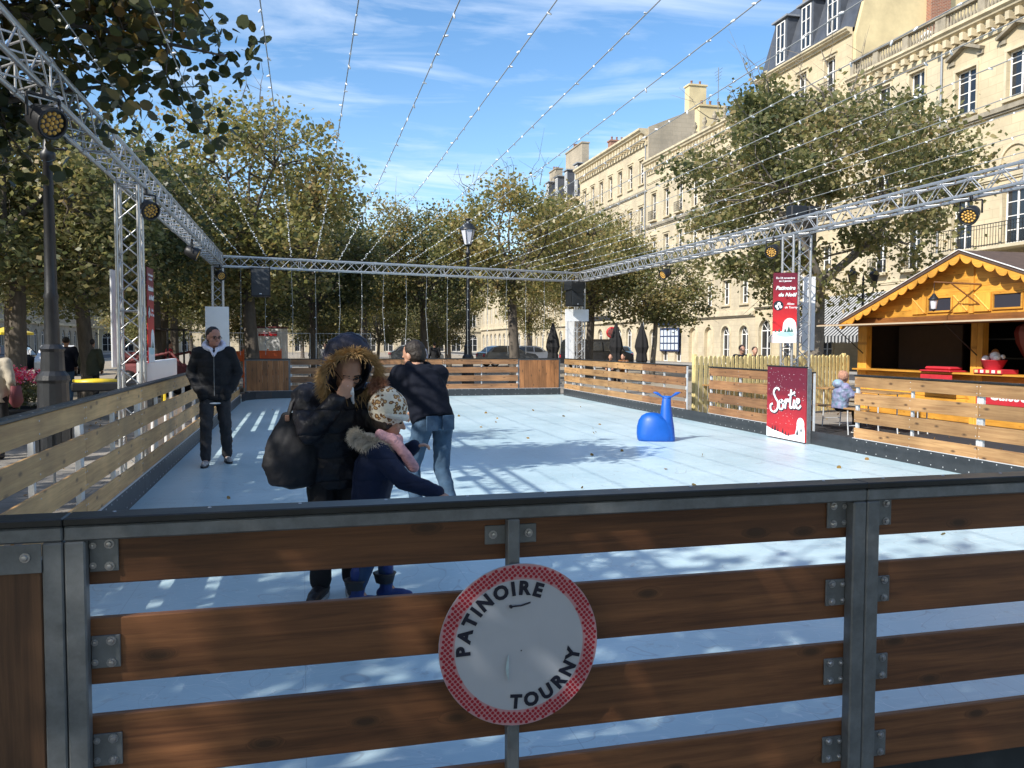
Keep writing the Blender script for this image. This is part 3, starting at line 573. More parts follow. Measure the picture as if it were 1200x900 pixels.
        for (a, c_, za, zb, arch) in s.op:
            r = (c_ - a) / 2; zt_ = zb - r if arch else zb
            for (p, q) in (((a, za), (a, zt_)), ((c_, za), (c_, zt_)), ((a, za), (c_, za))) + (() if arch else (((a, zb), (c_, zb)),)):
                b.add([T(p[0], 0, p[1]), T(q[0], 0, q[1]), T(q[0], D, q[1]), T(p[0], D, p[1])], [(0, 1, 2, 3)])
            if arch:
                n = 12; uc = (a + c_) / 2; P = [(uc + r * math.cos(math.pi * i / n), zt_ + r * math.sin(math.pi * i / n)) for i in range(n + 1)]
                for i in range(n):
                    p, q = P[i], P[i + 1]
                    b.add([T(p[0], 0, p[1]), T(q[0], 0, q[1]), T(q[0], D, q[1]), T(p[0], D, p[1])], [(0, 1, 2, 3)])
                    b.add([T(p[0], 0, p[1]), T(q[0], 0, q[1]), T(q[0], 0, zb), T(p[0], 0, zb)], [(0, 1, 2, 3)])
        dp = -s.depth
        b.add([T(s.u0, 0, s.z0), T(s.u0, dp, s.z0), T(s.u0, dp, s.z1), T(s.u0, 0, s.z1), T(s.u1, 0, s.z0), T(s.u1, dp, s.z0), T(s.u1, dp, s.z1), T(s.u1, 0, s.z1)], [(0, 1, 2, 3), (4, 5, 6, 7), (1, 5, 6, 2), (3, 2, 6, 7)])
        # a dark room behind the glass
        b.add([T(s.u0 + .02, -.9, s.z0), T(s.u1 - .02, -.9, s.z0), T(s.u1 - .02, -.9, s.z1 - .02), T(s.u0 + .02, -.9, s.z1 - .02)], [(0, 1, 2, 3)])
        b.build('wall', s.wm, s.o, fixn=False)
    def cornice(s, z, d=.5, h=.5, dent=True, name='cornice', mt='trim', step=.55, ua=None, ub=None):
        ua = s.u0 if ua is None else ua; ub = s.u1 if ub is None else ub
        b = MB(); prof = [(0.0, 0), (d * .3, 0), (d * .35, h * .25), (d * .75, h * .45), (d * .8, h * .6), (d, h * .75), (d, h), (0, h)]
        b.prism(prof, ua, ub, lambda dd, zz, q: s.T(q, dd, z + zz))
        if dent:
            u = ua + step * .3
            while u < ub - step * .3: s.bx(b, u, u + step * .42, .003, d * .72, z - h * .42, z + h * .2); u += step
            s.bx(b, ua, ub, .002, d * .18, z - h * .9, z - h * .5)
        return b.build(name, mt, s.o)
    def band(s, z, h=.18, d=.14, mt='trim', ua=None, ub=None): b = MB(); s.bx(b, ua or s.u0, ub or s.u1, 0.002, d, z, z + h); s.bx(b, ua or s.u0, ub or s.u1, 0.002, d * .55, z - .1, z - .002); b.build('string_course', mt, s.o)
    def balustrade(s, z, h=.95, d=.12, bay=2.7):
        o = MB(); s.bx(o, s.u0, s.u1, d - .3, d, z, z + .16); s.bx(o, s.u0, s.u1, d - .32, d + .04, z + h - .15, z + h)
        n = max(1, round((s.u1 - s.u0) / bay)); bw = (s.u1 - s.u0) / n
        for i in range(n):
            a = s.u0 + i * bw; s.bx(o, a, a + .42, d - .28, d - .02, z + .16, z + h - .15)
        s.bx(o, s.u1 - .3, s.u1, d - .28, d - .02, z + .16, z + h - .15)
        ob = o.build('balustrade', 'trimdark', s.o)
        m = MB()
        for i in range(n):
            a = s.u0 + i * bw + .42; k = int((bw - .42) / .21)
            for j in range(k):
                x, y, zz = s.T(a + (j + .5) * (bw - .42) / k, d - .15, z + .16)
                m.lathe([(.06, 0), (.045, .06), (.08, .2), (.075, .27), (.035, .45), (.06, h - .31)], 6, (x, y, zz))
        m.build('baluster_row', 'trimdark', ob)
    def pipe(s, u, za, zb):
        b = MB(); x, y, _ = s.T(u, .1, 0); b.tube([(x, y, za), (x, y, zb)], .055, 8); b.build('downpipe', 'zinc', s.o)
    def mansard(s, z, h, run=1.1, mt='slate', dorm=(), dw=1.25, top=True):
        T = s.T; b = MB(); dp = -s.depth
        b.add([T(s.u0, -.05, z), T(s.u1, -.05, z), T(s.u1, -run, z + h), T(s.u0, -run, z + h), T(s.u0, dp, z), T(s.u1, dp, z), T(s.u0, dp + run, z + h), T(s.u1, dp + run, z + h)], [(0, 1, 2, 3), (3, 2, 7, 6), (4, 5, 7, 6), (0, 3, 6, 4), (1, 2, 7, 5)])
        ro = b.build('roof', mt, s.o)
        for u in dorm:
            d = MB(); s.bx(d, u - dw / 2, u + dw / 2, -run - .6, -.18, z + .32, z + h * .78); dd = d.build('dormer', mt, ro)
            d = MB(); s.bx(d, u - dw / 2 - .2, u + dw / 2 + .2, -run - .7, .0, z + h * .78 + .002, z + h * .78 + .12); d.build('dormer_roof', 'zinc', ro)
            fm, pm, cm = window_mesh(round(dw * .68, 2), round(h * .78 - .6, 2), False, 2); x, y, zz = T(u, -.165, z + .45)
            wo = link('dormer_window', fm, ro, (x, y, zz), (0, 0, s.rz())); link('pane', pm, ro, (x, y, zz), (0, 0, s.rz()))
        return ro
    def chimney(s, u, d, z0, z1, wu=.8, wd=1.6, pots=3, mt='render'):
        b = MB(); s.bx(b, u - wu / 2, u + wu / 2, -d - wd, -d, z0, z1); s.bx(b, u - wu / 2 - .1, u + wu / 2 + .1, -d - wd - .1, -d + .1, z1 + .002, z1 + .16); o = b.build('chimney', mt, s.o)
        for i in range(pots):
            x, y, _ = s.T(u, -d - wd * (i + .5) / pots, 0); c = MB(); c.lathe([(.12, 0), (.1, .35), (.13, .38), (.13, .44)], 8, (x, y, z1 + .162)); c.build('chimney_pot', 'brick', o)
ZG = -.11
# --- A: nearest, pedimented windows
A = Facade('town_house', 'nearest cream stone town house with pediments over its tall upper windows', 'R', 32, 17.0, 36.62, ZG, 17.2, 'stone')
for i in range(6):
    u = 34.95 - i * 3.15
    A.win(u, 1.35, 12.95, 15.5 - .35, cross=3, ped=True); A.win(u, 1.35, 6.25, 8.85, cross=3, sur=True)
    A.win(u, 1.6, 1.0 if i % 2 else ZG + .05, 3.6, arch=True, cross=1, surmat='trim')
    b = MB(); n = 12
    for k in range(n):
        a, c_ = math.pi * k / n, math.pi * (k + 1) / n; r = .78
        b.prism([(math.cos(a) * r, math.sin(a) * r), (math.cos(a) * (r + .12), math.sin(a) * (r + .12)), (math.cos(c_) * (r + .12), math.sin(c_) * (r + .12)), (math.cos(c_) * r, math.sin(c_) * r)], 0, .09, lambda uu, vv, q: A.T(u + uu, q, 10.0 + vv))
    b.build('relief_arch', 'trim', A.o)
A.wall(); A.cornice(16.75, .62, .6); A.band(12.45, .22, .2, 'trimdark'); A.band(9.35, .16, .12); A.band(4.6, .25, .2); A.balustrade(17.36, 1.05); A.pipe(36.5, ZG, 16.9)
A.rail(17.2, 35.9, 6.12, .95, h=1.05, dens=.16)
# --- B
B = Facade('town_house', 'cream stone town house with roof balustrade between the pedimented house and the tall mansard house', 'R', 32, 36.62, 43.9, ZG, 17.2, 'stone2')
for u in (38.35, 41.0):
    B.win(u, 1.15, 13.75, 16.1, cross=2); B.win(u, 1.15, 9.7, 12.25, cross=2); B.win(u, 1.15, 5.6, 8.0, cross=2, balcony=True); B.win(u, 1.5, .0, 3.3, arch=True, cross=1)
B.wall(); B.cornice(16.85, .5, .5, step=.7); B.band(13.2, .2, .16, 'trimdark'); B.band(8.9, .16, .12); B.band(4.3, .25, .2); B.balustrade(17.36, 1.05); B.band(5.0, .1, .08)
# --- C tall mansard
C_ = Facade('mansard_house', 'tall ochre house with a blue slate mansard roof and three white dormer windows', 'R', 32, 43.9, 54.3, ZG, 20.2, 'stone', depth=13)
for u in (46.0, 49.0, 52.0):
    C_.win(u, 1.1, 17.0, 19.3, cross=2, balcony=True); C_.win(u, 1.1, 13.2, 15.7, cross=2); C_.win(u, 1.1, 9.2, 11.8, cross=2, balcony=True); C_.win(u, 1.1, 5.2, 7.7, cross=2)
for u in (46.0, 50.2, 53.0): C_.win(u, 1.6, .0, 3.3, arch=True, cross=1)
C_.wall(); C_.cornice(20.05, .45, .4, dent=False); C_.band(12.3, .18, .14, 'trimdark'); C_.band(16.3, .15, .12); C_.band(4.2, .3, .25)
C_.mansard(20.45, 4.3, 1.35, dorm=(46.1, 48.9, 51.9), dw=1.5)
b = MB(); b.prism([(32.05, 20.0), (33.3, 24.8), (33.6, 26.6), (45, 26.6), (45, 17.0), (32.05, 17.0)], 43.6, 43.88, lambda u, v, q: (u, q, v)); b.build('party_wall', 'render', C_.o)
b = MB(); b.box(36.9, 38.3, 43.2, 43.598, 17.3, 27.5); b.build('brick_flue', 'brick', C_.o)
C_.chimney(51.2, 2.2, 24.5, 27.2, 2.6, 1.0, 3, 'trimdark')
b = MB(); b.lathe([(.55, .0), (.52, .05), (.3, .17), (.0001, .22)], 20, m=Matrix.Translation((36.0, 42.6, 19.6)) @ Matrix.Rotation(R(100), 4, 'Y')); b.tube([(36, 42.6, 17.4), (36, 42.6, 19.6)], .05, 6)
dsh = b.build('satellite_dish', 'white'); tag(dsh, 'round white satellite dish behind the roof balustrade beside the red brick flue', 'satellite dish')
# --- D
D_ = Facade('town_house', 'stone town house with urn topped parapet behind the big right tree', 'R', 32, 54.3, 74.2, ZG, 18.2, 'stone2')
for i in range(7):
    u = 55.9 + i * 2.78
    D_.win(u, 1.1, 13.1, 15.6, cross=2, balcony=i % 2 == 0); D_.win(u, 1.1, 9.0, 11.5, cross=2); D_.win(u, 1.1, 4.6, 6.5, cross=2)
    D_.win(u, 1.35, .0, 2.95, arch=True, cross=1, door=(i == 1), blind=(i in (2, 3)))
D_.wall(); D_.cornice(18.1, .6, .7); D_.band(12.5, .2, .16, 'trimdark'); D_.band(8.1, .15, .12); D_.band(3.7, .28, .25); D_.band(16.7, .12, .1); D_.mansard(18.81, 1.6, 5, 'slate')
for i in range(6):
    b = MB(); x, y, z = D_.T(56 + i * 1.7, .1, 18.81); b.box(x, x + .35, y - .18, y + .18, z, z + .5); b.lathe([(.12, 0), (.06, .1), (.2, .35), (.2, .5), (.1, .6), (.14, .68), (.0001, .85)], 8, (x + .17, y, z + .5)); b.build('urn', 'trimdark', D_.o)
D_.chimney(66.0, 1.0, 18.8, 21.8, .9, 2.4, 3, 'render'); D_.chimney(60.0, 4, 19, 22.0, .9, 2, 3, 'trimdark')
b = MB(); b.tube([(33, 62.3, 19), (33, 62.3, 24.0)], .03, 5)
for i in range(4): b.tube([(33, 61.9 - .1 * i, 23 + i * .25), (33, 62.7 + .1 * i, 23 + i * .25)], .015, 4)
b.build('antenna', 'galv', D_.o)
# --- E
E_ = Facade('town_house', 'high stone house with a deep bracketed cornice and a bare gable wall facing the rink', 'R', 32, 74.2, 94.0, ZG, 21.2, 'stone2')
for i in range(7):
    u = 75.6 + i * 2.78
    E_.win(u, 1.15, 17.0, 19.3, cross=2); E_.win(u, 1.15, 12.2, 14.8, cross=2, balcony=True); E_.win(u, 1.15, 8.0, 10.4, cross=2); E_.win(u, 1.15, 4.6, 6.8, cross=1)
    E_.win(u, 1.5, .0, 3.2, arch=True, cross=1)
E_.wall(); E_.cornice(21.2, .9, .8, step=.8); E_.band(16.1, .2, .16, 'trimdark'); E_.band(11.4, .18, .14); E_.band(3.75, .28, .25)
b = MB(); b.prism([(32.1, 22.0), (37.5, 24.2), (43, 22.0)], 74.25, 94, lambda u, v, q: (u, q, v)); b.build('roof', 'zinc', E_.o)
b = MB(); b.prism([(32.0, 18.0), (32.0, 22.1), (37.5, 24.4), (43, 22.1), (43, 18)], 73.9, 74.19, lambda u, v, q: (u, q, v)); b.build('gable_wall', 'stone3', E_.o)
E_.chimney(91.0, 2.5, 22, 24.8, .9, 1.8, 3, 'brick'); E_.chimney(75.4, 4.6, 23, 26.6, 1.0, 1.8, 2, 'render'); E_.pipe(74.5, ZG, 21)
# --- F
F_ = Facade('mansard_house', 'distant stone house with dark mansard roof and two broad pale chimney blocks', 'R', 32, 94.0, 114.0, ZG, 18.5, 'stone2')
for i in range(7):
    u = 95.5 + i * 2.85
    F_.win(u, 1.2, 13.5, 16.1, cross=1); F_.win(u, 1.2, 9.2, 11.8, cross=1); F_.win(u, 1.2, 4.9, 7.4, cross=1); F_.win(u, 1.5, .0, 3.2, arch=True, cross=1)
F_.wall(); F_.cornice(18.5, .6, .5, dent=False); F_.band(12.6, .2, .16); F_.band(3.75, .28, .25); F_.mansard(19.0, 5.3, 3.2, dorm=(96, 100, 104, 108), dw=1.3)
F_.chimney(101.0, 1.5, 19, 26.2, 6.5, .9, 5, 'stone3'); F_.chimney(110.0, 1.5, 19, 25.2, 3.2, .9, 3, 'stone3')
# --- G, H beyond
G_ = Facade('town_house', 'long low stone house seen through trees at the far end of the right row', 'R', 32, 114.0, 150.0, ZG, 13.5, 'stone2')
for i in range(11):
    u = 116 + i * 3.2; G_.win(u, 1.3, 9.4, 12, cross=1, sur=False); G_.win(u, 1.3, 5, 7.8, cross=1, sur=False); G_.win(u, 1.8, .0, 3.3, arch=True, cross=1, sur=False)
G_.wall(); G_.cornice(13.5, .5, .5, dent=False); G_.band(4.0, .3, .3); G_.mansard(14, 2.5, 3)
H_ = Facade('town_house', 'pale stone building closing the far end of the walk behind the trees', 'F', 165, -36.0, 40.0, ZG, 13.0, 'stone2', depth=9)
for i in range(22):
    u = -34.5 + i * 3.4; H_.win(u, 1.4, 9.0, 11.6, cross=1, sur=False); H_.win(u, 1.4, 4.9, 7.6, cross=1, sur=False); H_.win(u, 1.9, .0, 3.4, arch=True, cross=1, sur=False)
H_.wall(); H_.cornice(13, .5, .5, dent=False); H_.band(4.0, .3, .3); H_.mansard(13.5, 3, 3)
# --- left row
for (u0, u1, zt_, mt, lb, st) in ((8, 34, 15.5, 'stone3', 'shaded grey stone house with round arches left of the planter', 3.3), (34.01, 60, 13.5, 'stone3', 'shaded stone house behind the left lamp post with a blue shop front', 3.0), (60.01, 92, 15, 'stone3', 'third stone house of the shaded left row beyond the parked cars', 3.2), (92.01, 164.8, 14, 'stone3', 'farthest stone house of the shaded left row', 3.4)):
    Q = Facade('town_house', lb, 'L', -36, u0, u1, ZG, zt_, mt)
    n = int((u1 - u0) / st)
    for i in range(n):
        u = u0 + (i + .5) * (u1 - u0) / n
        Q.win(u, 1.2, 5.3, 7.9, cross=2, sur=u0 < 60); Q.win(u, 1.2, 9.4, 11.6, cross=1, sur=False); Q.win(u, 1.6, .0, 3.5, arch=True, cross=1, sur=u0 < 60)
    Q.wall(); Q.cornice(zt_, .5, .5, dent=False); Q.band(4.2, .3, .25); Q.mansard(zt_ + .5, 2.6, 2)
# shop fascias and awnings
def fascia(side_x, u0, u1, z0, z1, mt, lb, sgn=-1):
    b = MB(); xx = side_x + sgn * .12; b.box(min(xx, xx + sgn * .15), max(xx, xx + sgn * .15), u0, u1, z0, z1, bev=.02); o = b.build('shop_sign', mt); tag(o, lb, 'sign'); return o
M['navy'] = mat('navy_sign', (.02, .035, .09), .5); M['blk'] = mat('black_sign', (.02, .02, .022), .5)
M['notice'] = mat('paper_notice', (.6, .66, .72), .6, noise=.2, nscale=9)
fascia(32, 66.6, 71.2, 3.25, 3.65, 'navy', 'dark blue shop fascia over the estate agent style window behind the small tree')
fascia(32, 83, 98, 4.06, 4.6, 'blk', 'long black shop fascia over the far arcade'); fascia(-36, 47, 53, 3.6, 4.15, 'navy', 'blue shop fascia on the shaded left row', 1)
o = empty('window_notices', (31.86, 68.6, 1.9), 0, 'grid of small pale notices in the shop window behind the small tree', 'notices')
b = MB(); b.box(-.02, .02, -2.0, 2.0, -1.0, 1.1); b.build('backing', 'navy', o)
for i in range(5):
    for j in range(3): b = MB(); b.box(-.04, -.022, -1.8 + i * .76, -1.25 + i * .76, -.85 + j * .62, -.35 + j * .62); b.build('notice', 'notice', o)
def stripe_mat():
    m = bpy.data.materials.new('striped_canvas'); m.use_nodes = True; t = m.node_tree; b = t.nodes['Principled BSDF']; b.inputs['Roughness'].default_value = .9
    tcn = N(t, 'ShaderNodeTexCoord'); sp = N(t, 'ShaderNodeSeparateXYZ'); t.links.new(tcn.outputs['Object'], sp.inputs[0])
    ml_ = N(t, 'ShaderNodeMath', operation='MULTIPLY'); ml_.inputs[1].default_value = 3.2; t.links.new(sp.outputs[1], ml_.inputs[0])
    fr = N(t, 'ShaderNodeMath', operation='FRACT'); t.links.new(ml_.outputs[0], fr.inputs[0]); gt = N(t, 'ShaderNodeMath', operation='GREATER_THAN'); gt.inputs[1].default_value = .5; t.links.new(fr.outputs[0], gt.inputs[0])
    mxx = N(t, 'ShaderNodeMixRGB'); mxx.inputs[1].default_value = (.03, .032, .036, 1); mxx.inputs[2].default_value = (.40, .40, .39, 1); t.links.new(gt.outputs[0], mxx.inputs[0]); t.links.new(mxx.outputs[0], b.inputs['Base Color']); return m
M['stripe'] = stripe_mat()
o = empty('shop_awning', (32, 42.3, 0), 0, 'black and white striped awning on the stone facade behind the big right tree', 'awning')
b = MB(); b.add([(-.16, -6.5, 4.55), (-.16, 4.6, 4.55), (-3.4, 4.6, 2.0), (-3.4, -6.5, 2.0), (-.16, -6.5, 4.5), (-.16, 4.6, 4.5), (-3.4, 4.6, 1.95), (-3.4, -6.5, 1.95)], [(0, 1, 2, 3), (7, 6, 5, 4), (0, 3, 7, 4), (1, 5, 6, 2)]); b.build('canopy', 'stripe', o)
b = MB(); n = 46
for i in range(n):
    u0_ = -6.5 + 11.1 * i / n; u1_ = -6.5 + 11.1 * (i + 1) / n - .01; b.add([(-3.41, u0_, 1.99), (-3.41, u1_, 1.99), (-3.41, u1_, 1.68), (-3.41, (u0_ + u1_) / 2, 1.6), (-3.41, u0_, 1.68), (-3.38, u0_, 1.99), (-3.38, u1_, 1.99), (-3.38, u1_, 1.68), (-3.38, (u0_ + u1_) / 2, 1.6), (-3.38, u0_, 1.68)], [(0, 1, 2, 3, 4), (9, 8, 7, 6, 5), (0, 4, 9, 5), (1, 6, 7, 2)])
b.build('valance', 'stripe', o)
b = MB(); b.box(-3.45, -.1, -6.6, -6.52, 2.1, 2.2); b.tube([(-.1, -6.4, 2.6), (-3.35, -6.4, 1.93)], .03, 6); b.tube([(-.1, 4.4, 2.6), (-3.35, 4.4, 1.93)], .03, 6); b.build('awning_arm', 'black', o)
# ================================================================== TREES
def leaf_mat(name, cols, trans=.45):
    m = bpy.data.materials.new(name); m.use_nodes = True; t = m.node_tree; t.nodes.clear()
    o = N(t, 'ShaderNodeOutputMaterial'); geo = N(t, 'ShaderNodeNewGeometry'); tcn = N(t, 'ShaderNodeTexCoord')
    n = N(t, 'ShaderNodeTexNoise'); n.inputs['Scale'].default_value = .55; n.inputs['Detail'].default_value = 3; t.links.new(tcn.outputs['Object'], n.inputs[0])
    ad = N(t, 'ShaderNodeMath', operation='MULTIPLY_ADD'); ad.inputs[1].default_value = .62; t.links.new(geo.outputs['Random Per Island'], ad.inputs[0])
    mr = N(t, 'ShaderNodeMapRange'); mr.inputs[1].default_value = .32; mr.inputs[2].default_value = .68; mr.inputs[3].default_value = -.05; mr.inputs[4].default_value = .42; t.links.new(n.outputs[0], mr.inputs[0]); t.links.new(mr.outputs[0], ad.inputs[2])
    rp = N(t, 'ShaderNodeValToRGB'); els = rp.color_ramp.elements
    els[0].position = 0; els[0].color = (*cols[0], 1); els[1].position = 1; els[1].color = (*cols[-1], 1)
    for i, c in enumerate(cols[1:-1]): e = els.new((i + 1) / (len(cols) - 1)); e.color = (*c, 1)
    t.links.new(ad.outputs[0], rp.inputs[0])
    d = N(t, 'ShaderNodeBsdfPrincipled'); d.inputs['Roughness'].default_value = .42; d.inputs['Specular IOR Level'].default_value = .45; t.links.new(rp.outputs[0], d.inputs['Base Color'])
    tr = N(t, 'ShaderNodeBsdfTranslucent'); hs = N(t, 'ShaderNodeHueSaturation'); hs.inputs['Saturation'].default_value = 1.15; hs.inputs['Value'].default_value = 1.5; t.links.new(rp.outputs[0], hs.inputs['Color']); t.links.new(hs.outputs[0], tr.inputs[0])
    mxx = N(t, 'ShaderNodeMixShader'); mxx.inputs[0].default_value = trans; t.links.new(d.outputs[0], mxx.inputs[1]); t.links.new(tr.outputs[0], mxx.inputs[2]); t.links.new(mxx.outputs[0], o.inputs[0]); return m
M['leafA'] = leaf_mat('lime_leaf_green', [(.055, .07, .033), (.11, .125, .052), (.19, .19, .08), (.30, .26, .12), (.32, .22, .10)])
M['leafB'] = leaf_mat('lime_leaf_yellowing', [(.08, .10, .042), (.16, .17, .065), (.26, .24, .095), (.37, .30, .13), (.38, .25, .11)])
M['leafC'] = leaf_mat('lime_leaf_dark', [(.028, .04, .02), (.052, .068, .03), (.095, .11, .045), (.18, .17, .07), (.27, .2, .085)])
M['bark'] = mat('lime_bark', (.12, .10, .08), .95, noise=.5, nscale=9, bump=.9, bscale=26, stretch=(1, 1, .25))
M['barkl'] = mat('grey_bark', (.22, .19, .155), .95, noise=.45, nscale=9, bump=.9, bscale=26, stretch=(1, 1, .3))
def make_leaves(name, centers, sizes, nl, ls, rng, mt, round_=False, flat=.7):
    centers = np.array(centers); k = len(centers); tot = k * nl
    c = np.repeat(centers, nl, 0) + rng.normal(0, 1, (tot, 3)) * np.repeat(np.array(sizes), nl)[:, None] * np.array([1, 1, flat])
    nrm = rng.normal(0, 1, (tot, 3)); nrm[:, 2] = np.abs(nrm[:, 2]) * .9 + .25; nrm /= np.linalg.norm(nrm, axis=1)[:, None]
    a = np.cross(nrm, rng.normal(0, 1, (tot, 3))); a /= np.linalg.norm(a, axis=1)[:, None]; b = np.cross(nrm, a)
    s = ls * rng.uniform(.6, 1.25, tot)[:, None]
    if round_:
        ring = [(1.05, 0), (.62, .62), (0, .86), (-.62, .6), (-.82, 0), (-.62, -.6), (0, -.86), (.62, -.62)]
    else: ring = [(1.1, 0), (.1, .72), (-.8, .0), (.1, -.72)]
    m_ = len(ring); V = np.empty((tot, m_, 3))
    for i, (p, q) in enumerate(ring): V[:, i] = c + a * s * p * .5 + b * s * q * .5 + nrm * s * (.1 * abs(q) - .05)
    me = bpy.data.meshes.new(name); me.vertices.add(tot * m_); me.vertices.foreach_set('co', V.reshape(-1)); me.loops.add(tot * m_); me.loops.foreach_set('vertex_index', np.arange(tot * m_))
    me.polygons.add(tot); me.polygons.foreach_set('loop_start', np.arange(tot) * m_); me.polygons.foreach_set('loop_total', np.full(tot, m_)); me.update(); me.validate(); me.materials.append(M[mt]); return me
def limb_curve(rng, a, b, n=5, wob=.12, sag=.0):
    a, b = np.array(a, float), np.array(b, float); L = np.linalg.norm(b - a); out = []
    o = rng.normal(0, 1, 3) * wob * L; o2 = rng.normal(0, 1, 3) * wob * .5 * L
    for i in range(n + 1):
        t = i / n; out.append(tuple(a + (b - a) * t + o * math.sin(math.pi * t) + o2 * math.sin(2 * math.pi * t) + np.array([0, 0, sag * L * math.sin(math.pi * t)])))
    return out
def tree_meshes(seed, H, cr, cb, tr, nleaf, ls, mt, bark='bark', clumps=70, gap=.0, shape=1.0, bare=6, csize=.42):
    rng = np.random.default_rng(seed); rnd = random.Random(seed)
    cz = (H + cb) / 2; rz = (H - cb) / 2; tips = []
    lob = [(rng.normal(0, 1, 3)) for _ in range(7)]; lob = [l / np.linalg.norm(l) for l in lob]; la = rng.uniform(.72, 1.12, 7)
    while len(tips) < clumps:
        d = rng.normal(0, 1, 3); d /= np.linalg.norm(d); rr = rng.uniform(.25, 1) ** .45
        w_ = np.array([max(0, d @ l) ** 4 for l in lob]); am = (w_ @ la + .86 * .35) / (w_.sum() + .35)
        p = np.array([d[0] * cr * rr * am, d[1] * cr * rr * am, cz + d[2] * rz * rr * am])
        if p[2] < cb - .1: continue
        tips.append(p)
    b = MB(); lean = rng.normal(0, .12, 2); top = np.array([lean[0], lean[1], cb + .9])
    tp = [(0, 0, 0), (0, 0, .12), (lean[0] * .2, lean[1] * .2, cb * .45), (lean[0] * .6, lean[1] * .6, cb * .8), tuple(top)]
    b.tube(tp, [tr * 1.5, tr * 1.12, tr * .95, tr * .92, tr * .8], 12)
    tr_o = b
    limbs = []; nl_ = 7; lm = MB()
    for i in range(nl_):
        a = 2 * math.pi * (i + rnd.random() * .5) / nl_; el = rnd.uniform(.45, 1.3) if i else 1.5
        q = np.array([math.cos(a) * math.cos(el) * cr * .62, math.sin(a) * math.cos(el) * cr * .62, cb + .9 + math.sin(el) * (H - cb) * .62])
        c = limb_curve(rng, top - np.array([0, 0, rnd.uniform(0, .6)]), q, 6, .07, .0); limbs.append(np.array(c)); r0_ = tr * rnd.uniform(.42, .6)
        lm.tube(c, [r0_ * (1 - .78 * k / 6) for k in range(7)], 7)
    tw = MB()
    for p in tips:
        best = None
        for L in limbs:
            d = np.linalg.norm(L[2:] - p, axis=1); k = d.argmin()
            if best is None or d[k] < best[0]: best = (d[k], L[2:][k])
        c = limb_curve(rng, best[1], p, 3, .12, .08); tw.tube(c, [tr * .14 + .01, tr * .1 + .006, tr * .06 + .005, .006], 4, cap=False)
        for _ in range(2):
            e = p + rng.normal(0, csize, 3); tw.tube([tuple(p - (p - best[1]) * .2), tuple(e)], [.012, .004], 3, cap=False)
    for _ in range(bare):     # bare twigs poking from the outline
        d = rng.normal(0, 1, 3); d[2] = abs(d[2]) + .4; d /= np.linalg.norm(d); p = np.array([d[0] * cr * .8, d[1] * cr * .8, cz + d[2] * rz * .85]); e = p + d * rnd.uniform(.7, 1.3)
        tw.tube(limb_curve(rng, p, e, 3, .1), [.02, .014, .009, .004], 4, cap=False)
        for _ in range(4): f_ = p + (e - p) * rnd.random(); tw.tube([tuple(f_), tuple(f_ + rng.normal(0, .35, 3) + d * .25)], [.009, .003], 3, cap=False)
    keep = [p for p in tips if rng.random() > gap]; sz = [csize * rng.uniform(.6, 1.25) for _ in keep]
    lv = make_leaves('crown', keep, sz, nleaf // max(1, len(keep)), ls, rng, mt)
    # limbs+twigs go into one mesh, with the trunk as its own
    lm.v_off = 0
    b2 = MB(); b2.v = lm.v + tw.v; off = len(lm.v); b2.f = lm.f + [tuple(i + off for i in f) for f in tw.f]; b2.mi = lm.mi + tw.mi; b2.sm = lm.sm + tw.sm
    ot = tr_o.build('tmp_t', bark, fixn=False); ol = b2.build('tmp_l', bark, fixn=False); mt_, ml2 = ot.data, ol.data; bpy.data.objects.remove(ot); bpy.data.objects.remove(ol)
    return mt_, ml2, lv
def plant(ms, loc, rz, s, label, group='autumn trees along the walk', kind='lime_tree'):
    o = empty(kind, loc, rz, label, 'tree', group); o.scale = (s[0], s[0], s[1]) if isinstance(s, tuple) else (s, s, s)
    link('trunk', ms[0], o); link('limbs', ms[1], o); link('crown', ms[2], o); return o
TV = {
 'right': tree_meshes(11, 10.0, 4.8, 2.5, .26, 27000, .165, 'leafA', 'barkl', 130, .26, csize=.4, bare=12),
 'g1': tree_meshes(3, 8.6, 3.5, 2.6, .2, 20000, .16, 'leafC', 'bark', 95, .05, csize=.5),
 'g2': tree_meshes(5, 8.4, 3.6, 2.8, .2, 20000, .16, 'leafA', 'bark', 95, .08, csize=.48),
 'y1': tree_meshes(8, 8.6, 4.0, 3.0, .22, 15000, .17, 'leafB', 'bark', 90, .2, bare=14, csize=.45),
 'y2': tree_meshes(9, 8.8, 3.2, 2.6, .2, 15000, .16, 'leafB', 'bark', 85, .1, bare=10, csize=.45),
 'small': tree_meshes(21, 6.1, 2.9, 2.0, .11, 9000, .15, 'leafA', 'barkl', 65, .1, bare=2, csize=.38),
 'sparse': tree_meshes(33, 9.6, 4.2, 3.6, .2, 3600, .15, 'leafA', 'bark', 60, .45, bare=16, csize=.5),
}
Z0 = -.12
plant(TV['right'], (14.6, 21.5, Z0), 1.0, 1.0, 'large lime tree with a thick grey trunk standing behind the red poster tower')
plant(TV['small'], (16.4, 37.2, Z0), 0.3, (1.2, 1.05), 'small round pale green tree with a thin trunk in front of the arcade')
plant(TV['y1'], (8.5, 33.1, Z0), 2.2, 1.0, 'yellowing tree with a dark trunk just right of the middle lamp post')
plant(TV['y1'], (15.5, 45.5, Z0), 4.0, (1.0, 1.12), 'loose yellow green tree with bare twigs below the far mansard roofs')
plant(TV['y1'], (13.6, 38.5, Z0), 5.1, (.95, .95), 'pale yellow green tree between the dark trunk and the small round tree')
plant(TV['sparse'], (20.2, 12.6, Z0), 2.9, (1.0, .98), 'nearly bare tree reaching in from the right edge in front of the pedimented windows')
plant(TV['g1'], (6.1, 42.5, Z0), .9, (1.0, 1.0), 'dark leaved tree standing just left of the middle lamp post')
